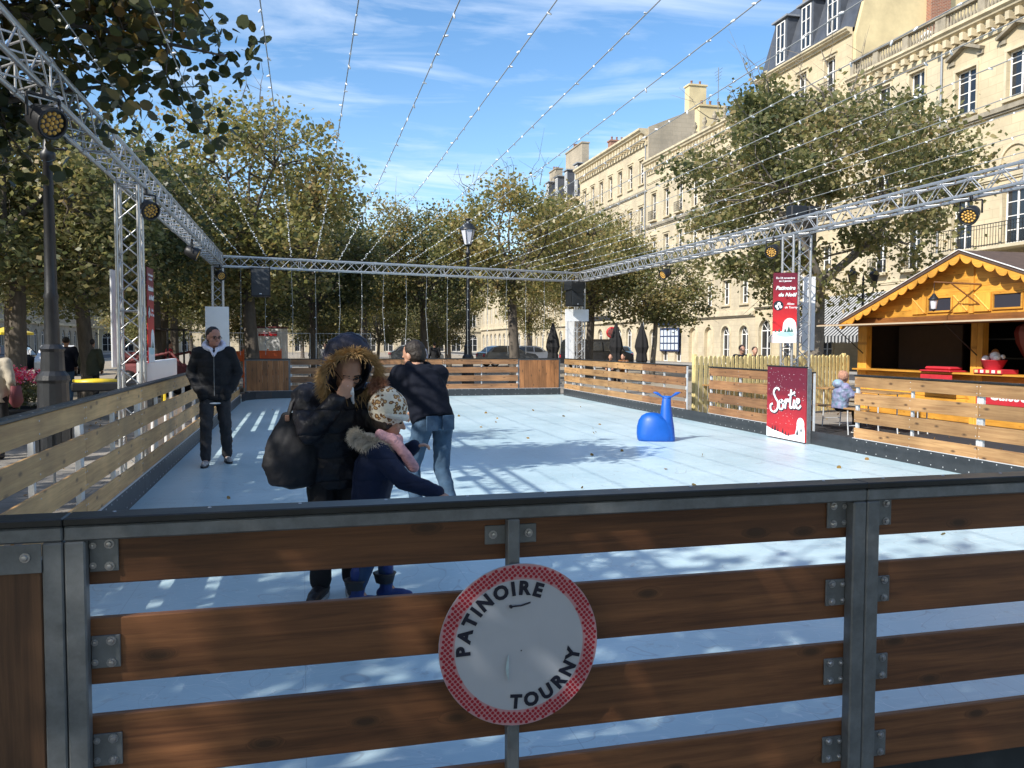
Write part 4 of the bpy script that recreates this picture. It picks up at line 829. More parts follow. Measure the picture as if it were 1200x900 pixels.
plant(TV['g1'], (.4, 33.5, Z0), 4.1, (.9, .82), 'dark green tree over the head of the stooping man')
plant(TV['y2'], (3.0, 41.5, Z0), 1.9, (1.0, 1.02), 'tree with a russet tip behind the stooping man')
plant(TV['y2'], (-1.5, 27.6, Z0), .4, (1.12, 1.06), 'tall golden topped tree above the hanging loudspeaker')
plant(TV['g2'], (-4.4, 27.6, Z0), 5.2, (.98, .88), 'broad green tree rising behind the far left truss corner')
plant(TV['g1'], (-5.0, 22.0, Z0), 3.3, (.9, .84), 'shaded tree behind the left truss tower')
plant(TV['g2'], (-5.6, 18.7, Z0), 1.7, (.88, .80), 'shaded tree whose trunk stands left of the lamp post')
for i, (v, x, y, s, lb) in enumerate((('g2', -11.5, 19, 1.0, 'second row tree behind the flower planter'), ('g1', -12, 27, 1.05, 'second row tree beyond the man in the green coat'), ('g2', -11, 36, 1.0, 'second row tree near the parked white car'), ('y2', -5.2, 33.5, 1.0, 'yellow tinged tree behind the red machine'),
        ('g2', -6, 43, 1.0, 'tree in the left row beyond the white kiosk'), ('g1', -1.5, 46, .95, 'dark tree over the white kiosk'), ('g2', 3, 54, .95, 'green tree deep in the middle of the walk'), ('y1', 9.5, 55, .95, 'yellow tree deep on the right of the walk'), ('g1', -4, 60, 1.0, 'distant dark tree in the left row'),
        ('y2', 17, 62, .9, 'distant yellow tree in front of the right houses'), ('g2', 5, 72, .95, 'distant green tree in the middle of the walk'), ('g1', -9, 74, 1.0, 'far dark tree at the left end of the walk'), ('y1', 12, 80, .9, 'far yellow tree near the end of the right row'), ('g1', -14, 52, 1.0, 'second row dark tree farther down the left street'), ('g2', 0, 95, 1.0, 'last green tree before the building that closes the walk'))):
    plant(TV[v], (x, y, Z0), i * 1.3, s, lb)
# near tree overhanging the top left corner: trunk outside the frame on the left
def near_tree():
    rng = np.random.default_rng(77)
    bx_, by_ = -5.3, 7.6; o = empty('lime_tree', (bx_, by_, Z0), 0, 'near tree whose round leaves hang across the top left corner of the photo', 'tree', 'autumn trees along the walk')
    b = MB(); b.tube([(0, 0, 0), (0, 0, .2), (.05, .1, 2), (.1, 0, 4.2)], [.4, .27, .24, .2], 12); b.build('trunk', 'bark', o)
    C3 = []; lm = MB(); top = np.array([.1, 0, 3.6]); off = np.array([bx_, by_, Z0])
    ends = [(-3.1, 8.5, 4.7), (-2.5, 8.3, 4.25), (-1.7, 8.4, 4.7), (-.85, 8.2, 4.5), (-.62, 7.9, 4.05), (-1.35, 8.6, 4.0), (-2.5, 9.1, 3.75), (-2.0, 8.0, 5.3), (-3.0, 8.0, 5.6), (-1.1, 7.7, 5.0), (-3.3, 9.2, 3.9), (-2.7, 7.6, 4.9), (-3.6, 9.6, 4.6), (-3.4, 7.2, 5.2), (-5.5, 6.0, 7.0), (-6.8, 8.5, 6.5), (-5, 9.5, 7.2), (-7.5, 6.5, 5.6), (-4.2, 6.2, 6.4)]
    for e in ends:
        c = limb_curve(rng, top, np.array(e) - off, 7, .05, .06); lm.tube(c, [.075 - .0095 * k for k in range(8)], 7); c = np.array(c)
        for k in range(13):
            t = rng.uniform(.5, 1.0); i = min(6, int(t * 7)); p0 = c[i] + (c[i + 1] - c[i]) * (t * 7 - i)
            q = p0 + rng.normal(0, .33, 3) + np.array([.05, 0, -.08]); lm.tube(limb_curve(rng, p0, q, 3, .1, -.05), [.014, .01, .007, .003], 4, cap=False); C3.append(q); C3.append((p0 + q) / 2)
    lm.build('limbs', 'bark', o, fixn=False)
    me = make_leaves('crown', C3, [.17] * len(C3), 21, .115, rng, 'leafN', True, .8); link('crown', me, o)
M['leafN'] = leaf_mat('near_lime_leaf', [(.022, .032, .013), (.038, .05, .018), (.06, .07, .024), (.09, .085, .03), (.24, .13, .035)], .3)  # darker lime leaf: shade on the near branch is put into the colour
near_tree()

for (v, x, y, lb) in (('g1', -6.0, -1.5, 'tree of the left row standing level with the photographer'), ('g2', -5.6, -8.5, 'tree of the left row just behind the photographer'), ('g1', 1.5, -11.5, 'tree standing behind the photographer'), ('g1', -1.2, -4.4, 'unseen tree added for shade close behind the photographer'), ('g2', 5.0, -5.0, 'unseen tree added for shade close behind the photographer on the right'), ('g2', 8.5, -10, 'tree behind the photographer on the right'), ('g1', -9.8, 4.0, 'second row tree set forward to shade the near end of the rink'), ('g2', -13, -5, 'second row tree behind the photographer'), ('g2', -12.5, 12, 'second row tree level with the lamp post')):
    plant(TV[v], (x, y, Z0), x, 1.0, lb)  # unseen trees

for i, (x, y, sc2, lb) in enumerate(((-3.2, 47, .9, 'low bushy tree beyond the white cabin'), (.6, 50, .85, 'low round tree behind the two far pale walkers'), (4.2, 49, .9, 'low bushy tree left of the far walker in white'), (7.6, 47, .8, 'low round tree right of the middle lamp post'), (-7.5, 50, .95, 'low bushy tree behind the red loader'), (-11, 62, 1.0, 'low tree far up the left side'), (2.4, 62, 1.0, 'low tree deep in the centre of the walk'), (9.5, 68, 1.0, 'low tree deep on the right side of the walk'))):
    plant(TV['small'], (x, y, Z0 - .5), i * 1.1, sc2, lb, 'low trees deep in the walk')
# ================================================================== MARKET CHALET
M['honey'] = wood('honey_spruce', (.68, .345, .05), (.52, .235, .03), knot=(.25, .09, .01), axis=1, knots=.6)
M['honeyz'] = wood('honey_spruce_upright', (.70, .36, .055), (.54, .25, .033), knot=(.25, .09, .01), axis=2, knots=.6)
M['brownwood'] = wood('brown_beam', (.30, .12, .03), (.18, .07, .02), axis=1, knots=.3)
M['benchw'] = mat('pale_flap_edge', (.5, .42, .3), .6)
M['roofbrown'] = mat('brown_roof_felt', (.10, .065, .05), .8, noise=.3, nscale=6, bump=.3)
M['interior'] = mat('dark_interior', (.02, .022, .035), .9)  # near-black colour of the chalet back wall, ceiling and loft panes
M['intbrown'] = mat('brown_interior', (.06, .04, .03), .9, noise=.2)
M['redcloth'] = mat('red_cloth', (.50, .02, .035), .7, noise=.15, nscale=6)
M['lampglass'] = mat('milky_lamp_glass', (.62, .63, .7), .2)
M['pinkish'] = mat('balloon_pink', (.30, .10, .09), .6); M['ballred'] = mat('balloon_red', (.22, .02, .02), .6)
CX, CY0, CY1, RY, EZ, RZ_ = 13.2, 10.62, 17.85, 14.12, 2.05, 3.36
ch = empty('market_chalet', (CX, RY, -.12), 0, 'honey coloured wooden market chalet with scalloped gable and open counter on the right', 'chalet')
def cb(): return MB()
ox, oy, oz = CX, RY, -.12
def P_(f):  # local offset builder
    f.v = [(x - ox, y - oy, z - oz) for x, y, z in f.v]; return f
for (ya, yb, nm) in ((17.3, 17.62, 'corner_post'), (13.78, 13.92, 'middle_post'), (13.93, 14.08, 'middle_post'), (10.7, 10.95, 'corner_post')):
    b = MB(); b.box(CX - .02, CX + .14, ya, yb, -.12, EZ - .05, bev=.01); P_(b).build(nm, 'honeyz', ch)
for k in range(6):
    b = MB(); z0 = -.1 + k * .165; b.box(CX, CX + .05, 10.95, 17.3, z0, z0 + .16, bev=.012); P_(b).build('front_board', 'honey', ch)
b = MB(); b.box(CX - .22, CX + .5, 10.75, 17.55, .9, .94, bev=.008); P_(b).build('counter', 'honey', ch)
b = MB(); b.box(CX - .04, CX + .1, CY0, CY1, EZ - .1, EZ + .08, bev=.01); P_(b).build('lintel', 'brownwood', ch)
nb = 9
for k in range(nb):     # gable boards, clipped by the roof slope
    z0 = EZ + .085 + k * .14; z1 = z0 + .137
    if z1 > RZ_ - .08: break
    hw = lambda z: (CY1 - RY) * (RZ_ - z) / (RZ_ - EZ) * .99
    b = MB(); b.prism([(RY - hw(z0), z0), (RY + hw(z0), z0), (RY + hw(z1), z1), (RY - hw(z1), z1)], CX, CX + .05, lambda u, v, q: (q - .02 * 0, u, v)); P_(b).build('gable_board', 'honey', ch)
b = MB(); b.box(CX - .03, CX - .001, RY - .09, RY + .03, EZ + .1, RZ_ - .1); P_(b).build('gable_batten', 'honeyz', ch)
for sg in (-1, 1):      # roof slopes, barge boards with scallops
    y_e = RY + sg * (CY1 - RY + .12); sl = (RZ_ - EZ + .04) / (CY1 - RY + .12)
    b = MB(); b.prism([(RY, RZ_), (y_e, EZ - .04), (y_e, EZ + .02), (RY, RZ_ + .06)], CX - .32, CX + 4.2, lambda u, v, q: (q, u, v)); P_(b).build('roof', 'roofbrown', ch)
    b = MB(); b.prism([(RY, RZ_ + .065), (y_e, EZ + .025), (y_e, EZ + .037), (RY, RZ_ + .077)], CX - .345, CX - .30, lambda u, v, q: (q, u, v)); P_(b).build('roof_edge_trim', 'whitepaint', ch)
    b = MB(); n = 13; L = abs(y_e - RY)
    top = lambda u: RZ_ - .0 - (u / L) * (RZ_ - EZ + .04)
    for i in range(n):
        u0 = L * i / n; u1 = L * (i + 1) / n; um = (u0 + u1) / 2; r = (u1 - u0) / 2 * .96
        poly = [(u0, top(u0)), (u0, top(u0) - .05)] + [(um - r * math.cos(math.pi * j / 8), top(um) - .05 + (um - (um - r * math.cos(math.pi * j / 8))) * (RZ_ - EZ) / L * .9 - r * .85 * math.sin(math.pi * j / 8)) for j in range(9)] + [(u1, top(u1) - .05), (u1, top(u1))]
        b.prism(poly, CX - .30, CX - .275, lambda u, v, q: (q, RY + sg * u, v))
    P_(b).build('scalloped_bargeboard', 'honey', ch)
for yc in (14.95, 13.2):
    b = MB(); b.box(CX - .035, CX - .002, yc - .36, yc + .36, 2.2, 2.235); b.box(CX - .035, CX - .002, yc - .36, yc + .36, 2.50, 2.535); b.box(CX - .035, CX - .002, yc - .36, yc - .32, 2.236, 2.499); b.box(CX - .035, CX - .002, yc + .32, yc + .36, 2.236, 2.499); f = P_(b).build('loft_window', 'honey', ch)
    b = MB(); b.box(CX - .012, CX - .004, yc - .318, yc + .318, 2.236, 2.499); P_(b).build('pane', 'interior', f)
    for s_ in (-1, 1):
        ys_ = yc + s_ * .60; b = MB(); b.box(CX - .04, CX - .002, ys_ - .21, ys_ + .21, 2.18, 2.55); sh = b
        b.tube([(CX - .05, ys_ - .19, 2.2), (CX - .05, ys_ + .19, 2.53)], .018, 4); P_(b).build('shutter', 'honeyz', ch)
b = MB(); b.box(CX - 1.0, CX - .05, CY0 + .1, CY1 - .02, 1.955, 1.985, bev=.004); P_(b).build('raised_counter_flap', 'brownwood', ch)
b = MB(); b.box(CX - 1.03, CX - 1.002, CY0 + .1, CY1 - .02, 1.945, 1.975); P_(b).build('flap_edge', 'benchw', ch)
for yy in (17.4, 13.9, 10.9): b = MB(); b.tube([(CX - .03, yy, 1.3), (CX - .85, yy, 1.95)], .012, 5); P_(b).build('flap_strut', 'black', ch)
b = MB(); b.box(CX + 3.6, CX + 3.65, CY0, CY1, -.12, EZ); P_(b).build('back_wall', 'interior', ch)
b = MB(); b.box(CX + .15, CX + 3.6, CY1 - .1, CY1 - .05, -.12, EZ); P_(b).build('side_wall', 'intbrown', ch)
b = MB(); b.box(CX + .15, CX + 3.6, CY0 + .05, CY0 + .1, -.12, EZ); P_(b).build('side_wall', 'intbrown', ch)
b = MB(); b.box(CX + .9, CX + .94, 15.3, 17.3, -.1, EZ - .1); P_(b).build('inner_partition', 'intbrown', ch)
b = MB(); b.box(CX + .1, CX + 3.6, CY0, CY1, EZ - .02, EZ + .02); P_(b).build('ceiling', 'interior', ch)
for zz in (1.2, 1.62): b = MB(); b.box(CX + 1.5, CX + 1.9, 10.8, 15.2, zz, zz + .03); P_(b).build('shelf', 'slate', ch)
# lantern on bracket
b = MB(); b.tube([(CX - .02, 13.85, 2.72), (CX - .75, 14.3, 2.78)], .02, 5); b.tube([(CX - .02, 13.85, 2.3), (CX - .5, 14.1, 2.74)], .016, 5); lb_ = P_(b).build('lantern_bracket', 'brownwood', ch)
o = empty('hanging_lantern', (CX - .74, 14.3, 2.3), 0, 'small black lantern with milky glass hanging from the chalet gable bracket', 'lantern')
b = MB(); b.tube([(0, 0, .24), (0, 0, .47)], .008, 5); b.lathe([(.02, .25), (.05, .2), (.1, .14), (.11, .12), (.0, .12)], 8); b.build('cap', 'black', o)
b = MB(); b.lathe([(.05, -.06), (.075, .115)], 8); b.build('glass', 'lampglass', o)
b = MB(); b.lathe([(.0001, -.12), (.03, -.1), (.055, -.062), (.0, -.06)], 8); b.build('finial', 'black', o)
# things on and in the chalet
b = MB(); b.box(-.28, .18, -.44, .44, 0, .035, bev=.015); b.box(-.22, .14, -.36, .36, .036, .11, bev=.05); tag(b.build('red_box', 'redcloth', loc=(CX - .02, 14.75, .94)), 'low red lidded box lying on the chalet counter left of the middle post', 'box')
b = MB(); b.box(-.012, 0, -.45, .45, -.3, 0, bev=.003); tag(b.build('red_banner', 'redcloth', loc=(CX - .24, 14.75, .88)), 'plain red cloth hanging from the counter left of the middle post', 'banner')
o = empty('ticket_banner', (CX - .24, 12.9, .55), 0, 'red banner with white Caisse lettering below the chalet counter', 'banner')
b = MB(); b.box(-.012, 0, -.75, .75, -.2, .2, bev=.003); b.build('cloth', 'redcloth', o)
t = MB(); text_into(t, 'Caisse', .34, lambda v: (-.016 - v.z, -v.x, v.y), shear=.25, bold=.006, ext=.001); t.build('lettering', 'white', o)
o = empty('red_tub', (CX - .05, 13.45, .975), 0, 'red tub of white and brown soft toys on the chalet counter', 'tub')
b = MB(); b.lathe([(.15, 0), (.23, .17), (.24, .18), (.22, .18), (.14, .03), (.0, .03)], 16); b.build('bowl', 'redcloth', o)
rnd = random.Random(5)
for i, (x, y, z, r) in enumerate(((-.02, -.05, .25, .1), (.03, .08, .24, .09), (-.1, .1, .2, .07), (-.08, -.15, .21, .07), (.0, -.03, .33, .07), (.05, -.16, .24, .05))):
    b = MB(); b.lathe([(.0001, -r), (r * .6, -r * .8), (r, -.1 * r), (r * .85, r * .5), (r * .4, r * .9), (.0001, r)], 10, (x, y, z)); b.build('soft_toy', ['white', 'brownwood', 'white'][i % 3], o)
b = MB(); b.box(-.2, .2, -.35, .35, 0, .09, bev=.01); o = tag(b.build('gift_carton', 'redcloth', loc=(CX - .05, 13.4, .942)), 'flat red and white patterned carton under the red tub', 'carton')
for i in range(5): b = MB(); b.box(-.204, -.201, -.33 + i * .14, -.25 + i * .14, .02, .075); b.build('printed_patch', 'white' if i % 2 else 'yellow', o)
o.location.z = .885; o.location.z = .942
o = bpy.data.objects['red_tub']; o.location.z = 1.034
o = empty('paper_balloon', (CX + .7, 13.35, 1.45), 0, 'red and pink paper hot air balloon hanging inside the dark chalet', 'decoration')
for i in range(10):
    a0, a1 = 2 * math.pi * i / 10, 2 * math.pi * (i + 1) / 10; b = MB(); pr = [(.04, -.3), (.12, -.15), (.24, .1), (.28, .3), (.24, .42), (.12, .5), (.0, .52)]
    vs_ = [(r * math.cos(a), r * math.sin(a), z) for r, z in pr for a in (a0, a1)]; b.add(vs_, [(2 * k, 2 * k + 1, 2 * k + 3, 2 * k + 2) for k in range(6)], True); b.build('panel', 'pinkish' if i % 2 else 'ballred', o)
b = MB(); b.box(-.06, .06, -.06, .06, -.5, -.4); b.build('basket', 'brownwood', o)
# ================================================================== PALISADE
o = empty('picket_fence', (7.95, 15.9, -.12), 0, 'yellow rounded picket fence behind the right side of the rink', 'fence')
pa, pb = Vector((0, 0, 0)), Vector((5.0, 1.7, 0)); dv = (pb - pa).normalized(); nv = Vector((-dv.y, dv.x, 0)); L = (pb - pa).length
n = int(L / .135)
for i in range(n):
    c = dv * (i + .5) * .135; h = 1.38 + .012 * math.sin(i * 2.3); b = MB(); w2 = .045
    poly = [(-w2, .06), (w2, .06), (w2, h - .045)] + [(w2 * math.cos(math.pi * j / 6), h - .045 + w2 * math.sin(math.pi * j / 6)) for j in range(1, 6)] + [(-w2, h - .045)]
    b.prism(poly, 0, .022, lambda u, v, q: tuple(dv * u + nv * -q + Vector((0, 0, v)))); b.build('picket', 'yellow', o, loc=c)
for z in (.35, 1.12): b = MB(); a, c = pa, pb; b.add([tuple(a + nv * .003 + Vector((0, 0, z))), tuple(c + nv * .003 + Vector((0, 0, z))), tuple(c + nv * .003 + Vector((0, 0, z + .07))), tuple(a + nv * .003 + Vector((0, 0, z + .07))), tuple(a + nv * .04 + Vector((0, 0, z))), tuple(c + nv * .04 + Vector((0, 0, z))), tuple(c + nv * .04 + Vector((0, 0, z + .07))), tuple(a + nv * .04 + Vector((0, 0, z + .07)))], [(0, 1, 2, 3), (7, 6, 5, 4), (0, 4, 5, 1), (3, 2, 6, 7), (0, 3, 7, 4), (1, 5, 6, 2)]); b.build('rail', 'yellow', o)
for t_ in (0.02, .34, .66, .98):
    c = pa + (pb - pa) * t_ + nv * .09; b = MB(); b.box(-.04, .04, -.04, .04, 0, 1.42, bev=.008); b.build('post', 'yellow', o, loc=c)
# ================================================================== BEER TABLE SETS behind the gap
M['benchwood'] = wood('varnished_bench', (.40, .24, .10), (.28, .15, .06), rough=.4, knots=.4)
M['darkground'] = mat('dark_ground_layer', (.03, .03, .033), .9, noise=.3, nscale=6, bump=.2)
b = MB(); b.box(7.7, 12.6, 8.6, 14.6, -.112, -.1, bev=.003); struct(b.build('dark_ground_sheet', 'darkground'))  # thin dark slab on the ground below the benches
def beer(name, cat, loc, rz, L, wd, h, lb, g_):
    o = empty(name, loc, rz, lb, cat, g_)
    for k in (-1, 1):
        b = MB(); b.box(-L / 2, L / 2, k * wd / 4 - wd / 4 + .002, k * wd / 4 + wd / 4 - .002, h - .028, h, bev=.004); b.build('seat' if cat == 'bench' else 'table_top', 'benchwood', o)
    for sx in (-1, 1):
        for sy in (-1, 1):
            b = MB(); x = sx * (L / 2 - .3); y = sy * wd * .36; b.tube([(x, y, h - .03), (x, y, .25), (x + sx * .03, y, 0)], .013, 6); b.build('leg', 'galv_l', o)
        b = MB(); b.tube([(sx * (L / 2 - .3), -wd * .36, .16), (sx * (L / 2 - .3), wd * .36, .16)], .01, 6); b.build('crossbar', 'galv_l', o)
    return o
GB = 'beer garden benches'; 
beer('beer_bench', 'bench', (9.5, 13.6, -.1), R(90), 2.2, .27, .48, 'brown wooden bench with steel legs nearest the wide fence gap', GB)
beer('beer_table', 'table', (10.15, 13.5, -.1), R(90), 2.2, .55, .76, 'brown trestle table behind the bench at the wide fence gap', None)
beer('beer_bench', 'bench', (10.8, 13.4, -.1), R(90), 2.2, .27, .48, 'brown wooden bench on the far side of the trestle table', GB)
beer('beer_table', 'table', (9.3, 16.0, -.1), R(15), 2.2, .55, .76, 'brown trestle table seen through the narrow entrance gap', None)
# ================================================================== LAMP POSTS
def lamp_post(loc, label, group, H=5.6, s=1.0):
    o = empty('street_lamp', loc, 0, label, 'street lamp', group)
    b = MB(); b.lathe([(.26, 0), (.26, .08), (.22, .1), (.22, .62), (.25, .66), (.25, .70), (.2, .74), (.19, 1.08), (.215, 1.12), (.2, 1.18), (.15, 1.24), (.14, 1.5), (.16, 1.54), (.11, 1.6)], 16, smooth=False)
    for j in range(8):
        a = 2 * math.pi * j / 8; b.box(.205, .228, -.03, .03, .14, .58, m=Matrix.Rotation(a, 4, 'Z'))
    b.build('pedestal', 'iron', o)
    b = MB(); b.lathe([(.1, 1.6), (.085, 2.2), (.1, 2.24), (.08, 2.3), (.06, H - 1.1), (.09, H - 1.08), (.1, H - 1.0), (.06, H - .95), (.05, H - .8)], 14); b.build('pole', 'iron', o)
    for j in range(3): pass
    b = MB(); b.tube([(-.22, 0, H - .93), (.22, 0, H - .93)], .015, 6)
    for q in (-1, 1): b.lathe([(.0001, -.03), (.03, 0), (.0001, .03)], 6, (q * .22, 0, H - .93))
    b.build('ladder_bar', 'iron', o)
    ln = MB(); ln.lathe([(.05, H - .8), (.14, H - .76), (.15, H - .73), (.12, H - .72)], 6); 
    ln.lathe([(.31, H - .2), (.3, H - .16), (.26, H - .12), (.2, H - .02), (.16, H + .02), (.09, H + .05), (.07, H + .12), (.1, H + .16), (.12, H + .2), (.0001, H + .19)], 6)
    for j in range(6):
        a = 2 * math.pi * j / 6; ln.tube([(.13 * math.cos(a), .13 * math.sin(a), H - .74), (.27 * math.cos(a), .27 * math.sin(a), H - .19)], .012, 4)
    l_ = ln.build('lantern', 'iron', o, fixn=True)
    b = MB(); b.lathe([(.12, H - .735), (.26, H - .2)], 6, smooth=False); b.build('glass', 'lampglass', l_)
    return o
LG = 'cast iron street lamps'
lamp_post((-3.28, 12.4, -.12), 'thick black cast iron lamp post on the left behind the pale plank fence', LG, 5.15)
lamp_post((5.85, 29.7, -.12), 'black lamp post with a full lantern standing in the middle behind the rink', LG, 5.95)
def double_lamp(loc, label, H=4.2):
    o = empty('street_lamp', loc, 0, label, 'street lamp', LG)
    b = MB(); b.lathe([(.16, 0), (.16, .5), (.1, .6), (.06, .9), (.045, H)], 10); b.build('pole', 'iron', o)
    for q in (-1, 1):
        b = MB(); b.tube([(0, 0, H - .5), (q * .2, 0, H - .55), (q * .42, 0, H - .35), (q * .45, 0, H - .1)], .025, 6); b.build('arm', 'iron', o)
        b = MB(); b.lathe([(.04, H - .1), (.1, H - .06), (.17, H + .25), (.2, H + .27), (.1, H + .4), (.03, H + .5), (.0001, H + .52)], 8, (q * .45, 0, 0)); b.build('lantern', 'iron', o)
    b = MB(); b.lathe([(.03, H), (.05, H + .1), (.0001, H + .3)], 8); b.build('finial', 'iron', o); return o
double_lamp((20.3, 56.9, -.12), 'twin armed lamp post just right of the far right truss tower', 4.0)
double_lamp((18.8, 67.6, -.12), 'distant twin armed lamp post behind the yellowing tree trunk', 4.2)
double_lamp((19.7, 26.1, -.12), 'twin armed lamp post between the big right tree and the chalet roof', 3.9)
# ================================================================== PANELS AND POSTERS
M['postred'] = mat('poster_red', (.52, .02, .03), .4, noise=.35, nscale=2.5, c2=(.30, .012, .025)); M['postdark'] = mat('poster_dark_red', (.20, .012, .03), .4, noise=.3, nscale=3)
M['postwhite'] = mat('poster_snow', (.80, .83, .86), .4); M['postblue'] = mat('poster_pale_blue', (.42, .66, .74), .4); M['postblack'] = mat('poster_ink', (.02, .02, .03), .5); M['postgreen'] = mat('poster_green_shadow', (.03, .12, .10), .5)
def grad_red(name, z0, z1):
    m = bpy.data.materials.new(name); m.use_nodes = True; t = m.node_tree; b = t.nodes['Principled BSDF']; b.inputs['Roughness'].default_value = .4
    tcn = N(t, 'ShaderNodeTexCoord'); sp = N(t, 'ShaderNodeSeparateXYZ'); t.links.new(tcn.outputs['Object'], sp.inputs[0])
    mr = N(t, 'ShaderNodeMapRange'); mr.inputs[1].default_value = z0; mr.inputs[2].default_value = z1; t.links.new(sp.outputs[2], mr.inputs[0])
    n = N(t, 'ShaderNodeTexNoise'); n.inputs['Scale'].default_value = 4; t.links.new(tcn.outputs['Object'], n.inputs[0])
    ma = N(t, 'ShaderNodeMath', operation='MULTIPLY_ADD'); ma.inputs[1].default_value = .35; t.links.new(n.outputs[0], ma.inputs[0]); t.links.new(mr.outputs[0], ma.inputs[2])
    rp = N(t, 'ShaderNodeValToRGB'); e = rp.color_ramp.elements; e[0].position = .2; e[0].color = (.60, .025, .03, 1); e[1].position = .95; e[1].color = (.13, .012, .03, 1); t.links.new(ma.outputs[0], rp.inputs[0]); t.links.new(rp.outputs[0], b.inputs['Base Color']); return m
M['gradred'] = grad_red('sign_printed_red', 0, 1.1)
def stroke(mb, pts, w, fn, n=6):
    """thick pen stroke through 2D points (Catmull-Rom), as flat quads"""
    P = [Vector((p[0], p[1])) for p in pts]; Q = []
    for i in range(len(P) - 1):
        p0 = P[max(0, i - 1)]; p1 = P[i]; p2 = P[i + 1]; p3 = P[min(len(P) - 1, i + 2)]
        for k in range(n):
            t = k / n; Q.append(.5 * ((2 * p1) + (p2 - p0) * t + (2 * p0 - 5 * p1 + 4 * p2 - p3) * t * t + (3 * p1 - p0 - 3 * p2 + p3) * t ** 3))
    Q.append(P[-1]); vs_ = []
    for i, p in enumerate(Q):
        d = (Q[min(i + 1, len(Q) - 1)] - Q[max(0, i - 1)]); d.normalize() if d.length > 0 else None; nn = Vector((-d.y, d.x)); ww = w * (.62 + .5 * abs(d.y)); vs_ += [fn(*(p + nn * ww / 2)), fn(*(p - nn * ww / 2))]
    mb.add(vs_, [(2 * i, 2 * i + 1, 2 * i + 3, 2 * i + 2) for i in range(len(Q) - 1)])
SORTIE = [[(.30, .92), (.22, 1.0), (.10, .98), (.04, .82), (.14, .62), (.24, .46), (.22, .22), (.08, .10), (-.08, .18), (-.10, .36), (0, .42)],
 [(.40, .52), (.32, .5), (.30, .32), (.36, .2), (.46, .24), (.48, .42), (.42, .54), (.36, .5), (.44, .44), (.56, .5)],
 [(.58, .58), (.60, .48), (.57, .22)], [(.59, .4), (.66, .54), (.72, .54), (.71, .46)],
 [(.83, .92), (.79, .4), (.82, .24), (.90, .28)], [(.70, .72), (.84, .74), (1.0, .82)],
 [(.97, .54), (.94, .34), (.97, .24), (1.04, .3)], [(.985, .68), (.995, .71)],
 [(1.06, .38), (1.16, .44), (1.17, .54), (1.09, .55), (1.06, .38), (1.08, .26), (1.16, .22), (1.26, .32)]]
o = empty('exit_sign', (7.335, 11.53, .02), 0, 'tall red board reading Sortie fixed to the inside of the right rink fence', 'sign')
hw, hh = .535, 1.13
b = MB(); b.box(.008, .035, -hw, hw, 0, hh, bev=.003); b.build('panel', 'gradred', o)
b = MB(); b.box(.036, .11, -hw, -hw + .04, -.02, hh - .01, bev=.004); b.build('frame_post', 'galv', o)
b = MB(); b.box(-.002, .04, -hw - .012, hw + .012, hh + .001, hh + .02, bev=.004); b.build('top_edge', 'black', o)
F2 = lambda d: (lambda u, v: (.0075 - d, -u, v))
for mt_, dx_, dy_, ww, dd, nm in (('postblack', .012, -.012, .06, .0006, 'lettering_shadow'), ('postwhite', 0, 0, .042, .0018, 'lettering')):
    t = MB()
    for k, s_ in enumerate(SORTIE): stroke(t, [((x * .62 - .36) + dx_, (y * .42 + .36 + x * .05) + dy_) for x, y in s_], ww, F2(dd + k * .00008))
    t.build(nm, mt_, o, fixn=False)
rnd = random.Random(12)
t = MB()
for i in range(95):
    u, v, r = rnd.uniform(-hw + .02, hw - .02), rnd.uniform(.2, hh - .02), rnd.uniform(.0025, .007); t.add([F2(.0004)(u + r * math.cos(a * math.pi / 3), v + r * math.sin(a * math.pi / 3)) for a in range(6)], [tuple(range(6))])
t.build('printed_snowflakes', 'postwhite', o, fixn=False)['kind'] = 'stuff'
t = MB()
pts = [(-hw + .003, .003), (hw - .003, .003), (hw - .003, .16)] + [(hw - .12 + .11 * math.cos(a), .19 + .11 * math.sin(a)) for a in [k * math.pi / 8 for k in range(1, 9)]] + [(hw - .26, .1), (.05, .06), (-.1, .09), (-.25, .11), (-.4, .13), (-hw + .003, .16)]
t.add([F2(.0008)(u, v) for u, v in pts], [tuple(range(len(pts)))])
t.add([F2(.0009)(hw - .12 + .1 * math.cos(a), .27 + .1 * math.sin(a)) for a in [k * math.pi / 8 for k in range(16)]], [tuple(range(16))])
t.build('printed_snow', 'postwhite', o, fixn=False)
t = MB()
for (u, v, s_) in ((-.36, .12, .05), (-.28, .11, .07), (-.2, .1, .05), (-.06, .09, .06), (.02, .07, .05), (.1, .06, .045), (hw - .2, .1, .07), (hw - .1, .16, .05)): t.add([F2(.0014)(u - s_ / 2, v), F2(.0014)(u + s_ / 2, v), F2(.0014)(u, v + s_ * 1.3)], [(0, 1, 2)])
t.build('printed_fir', 'postblack', o, fixn=False)
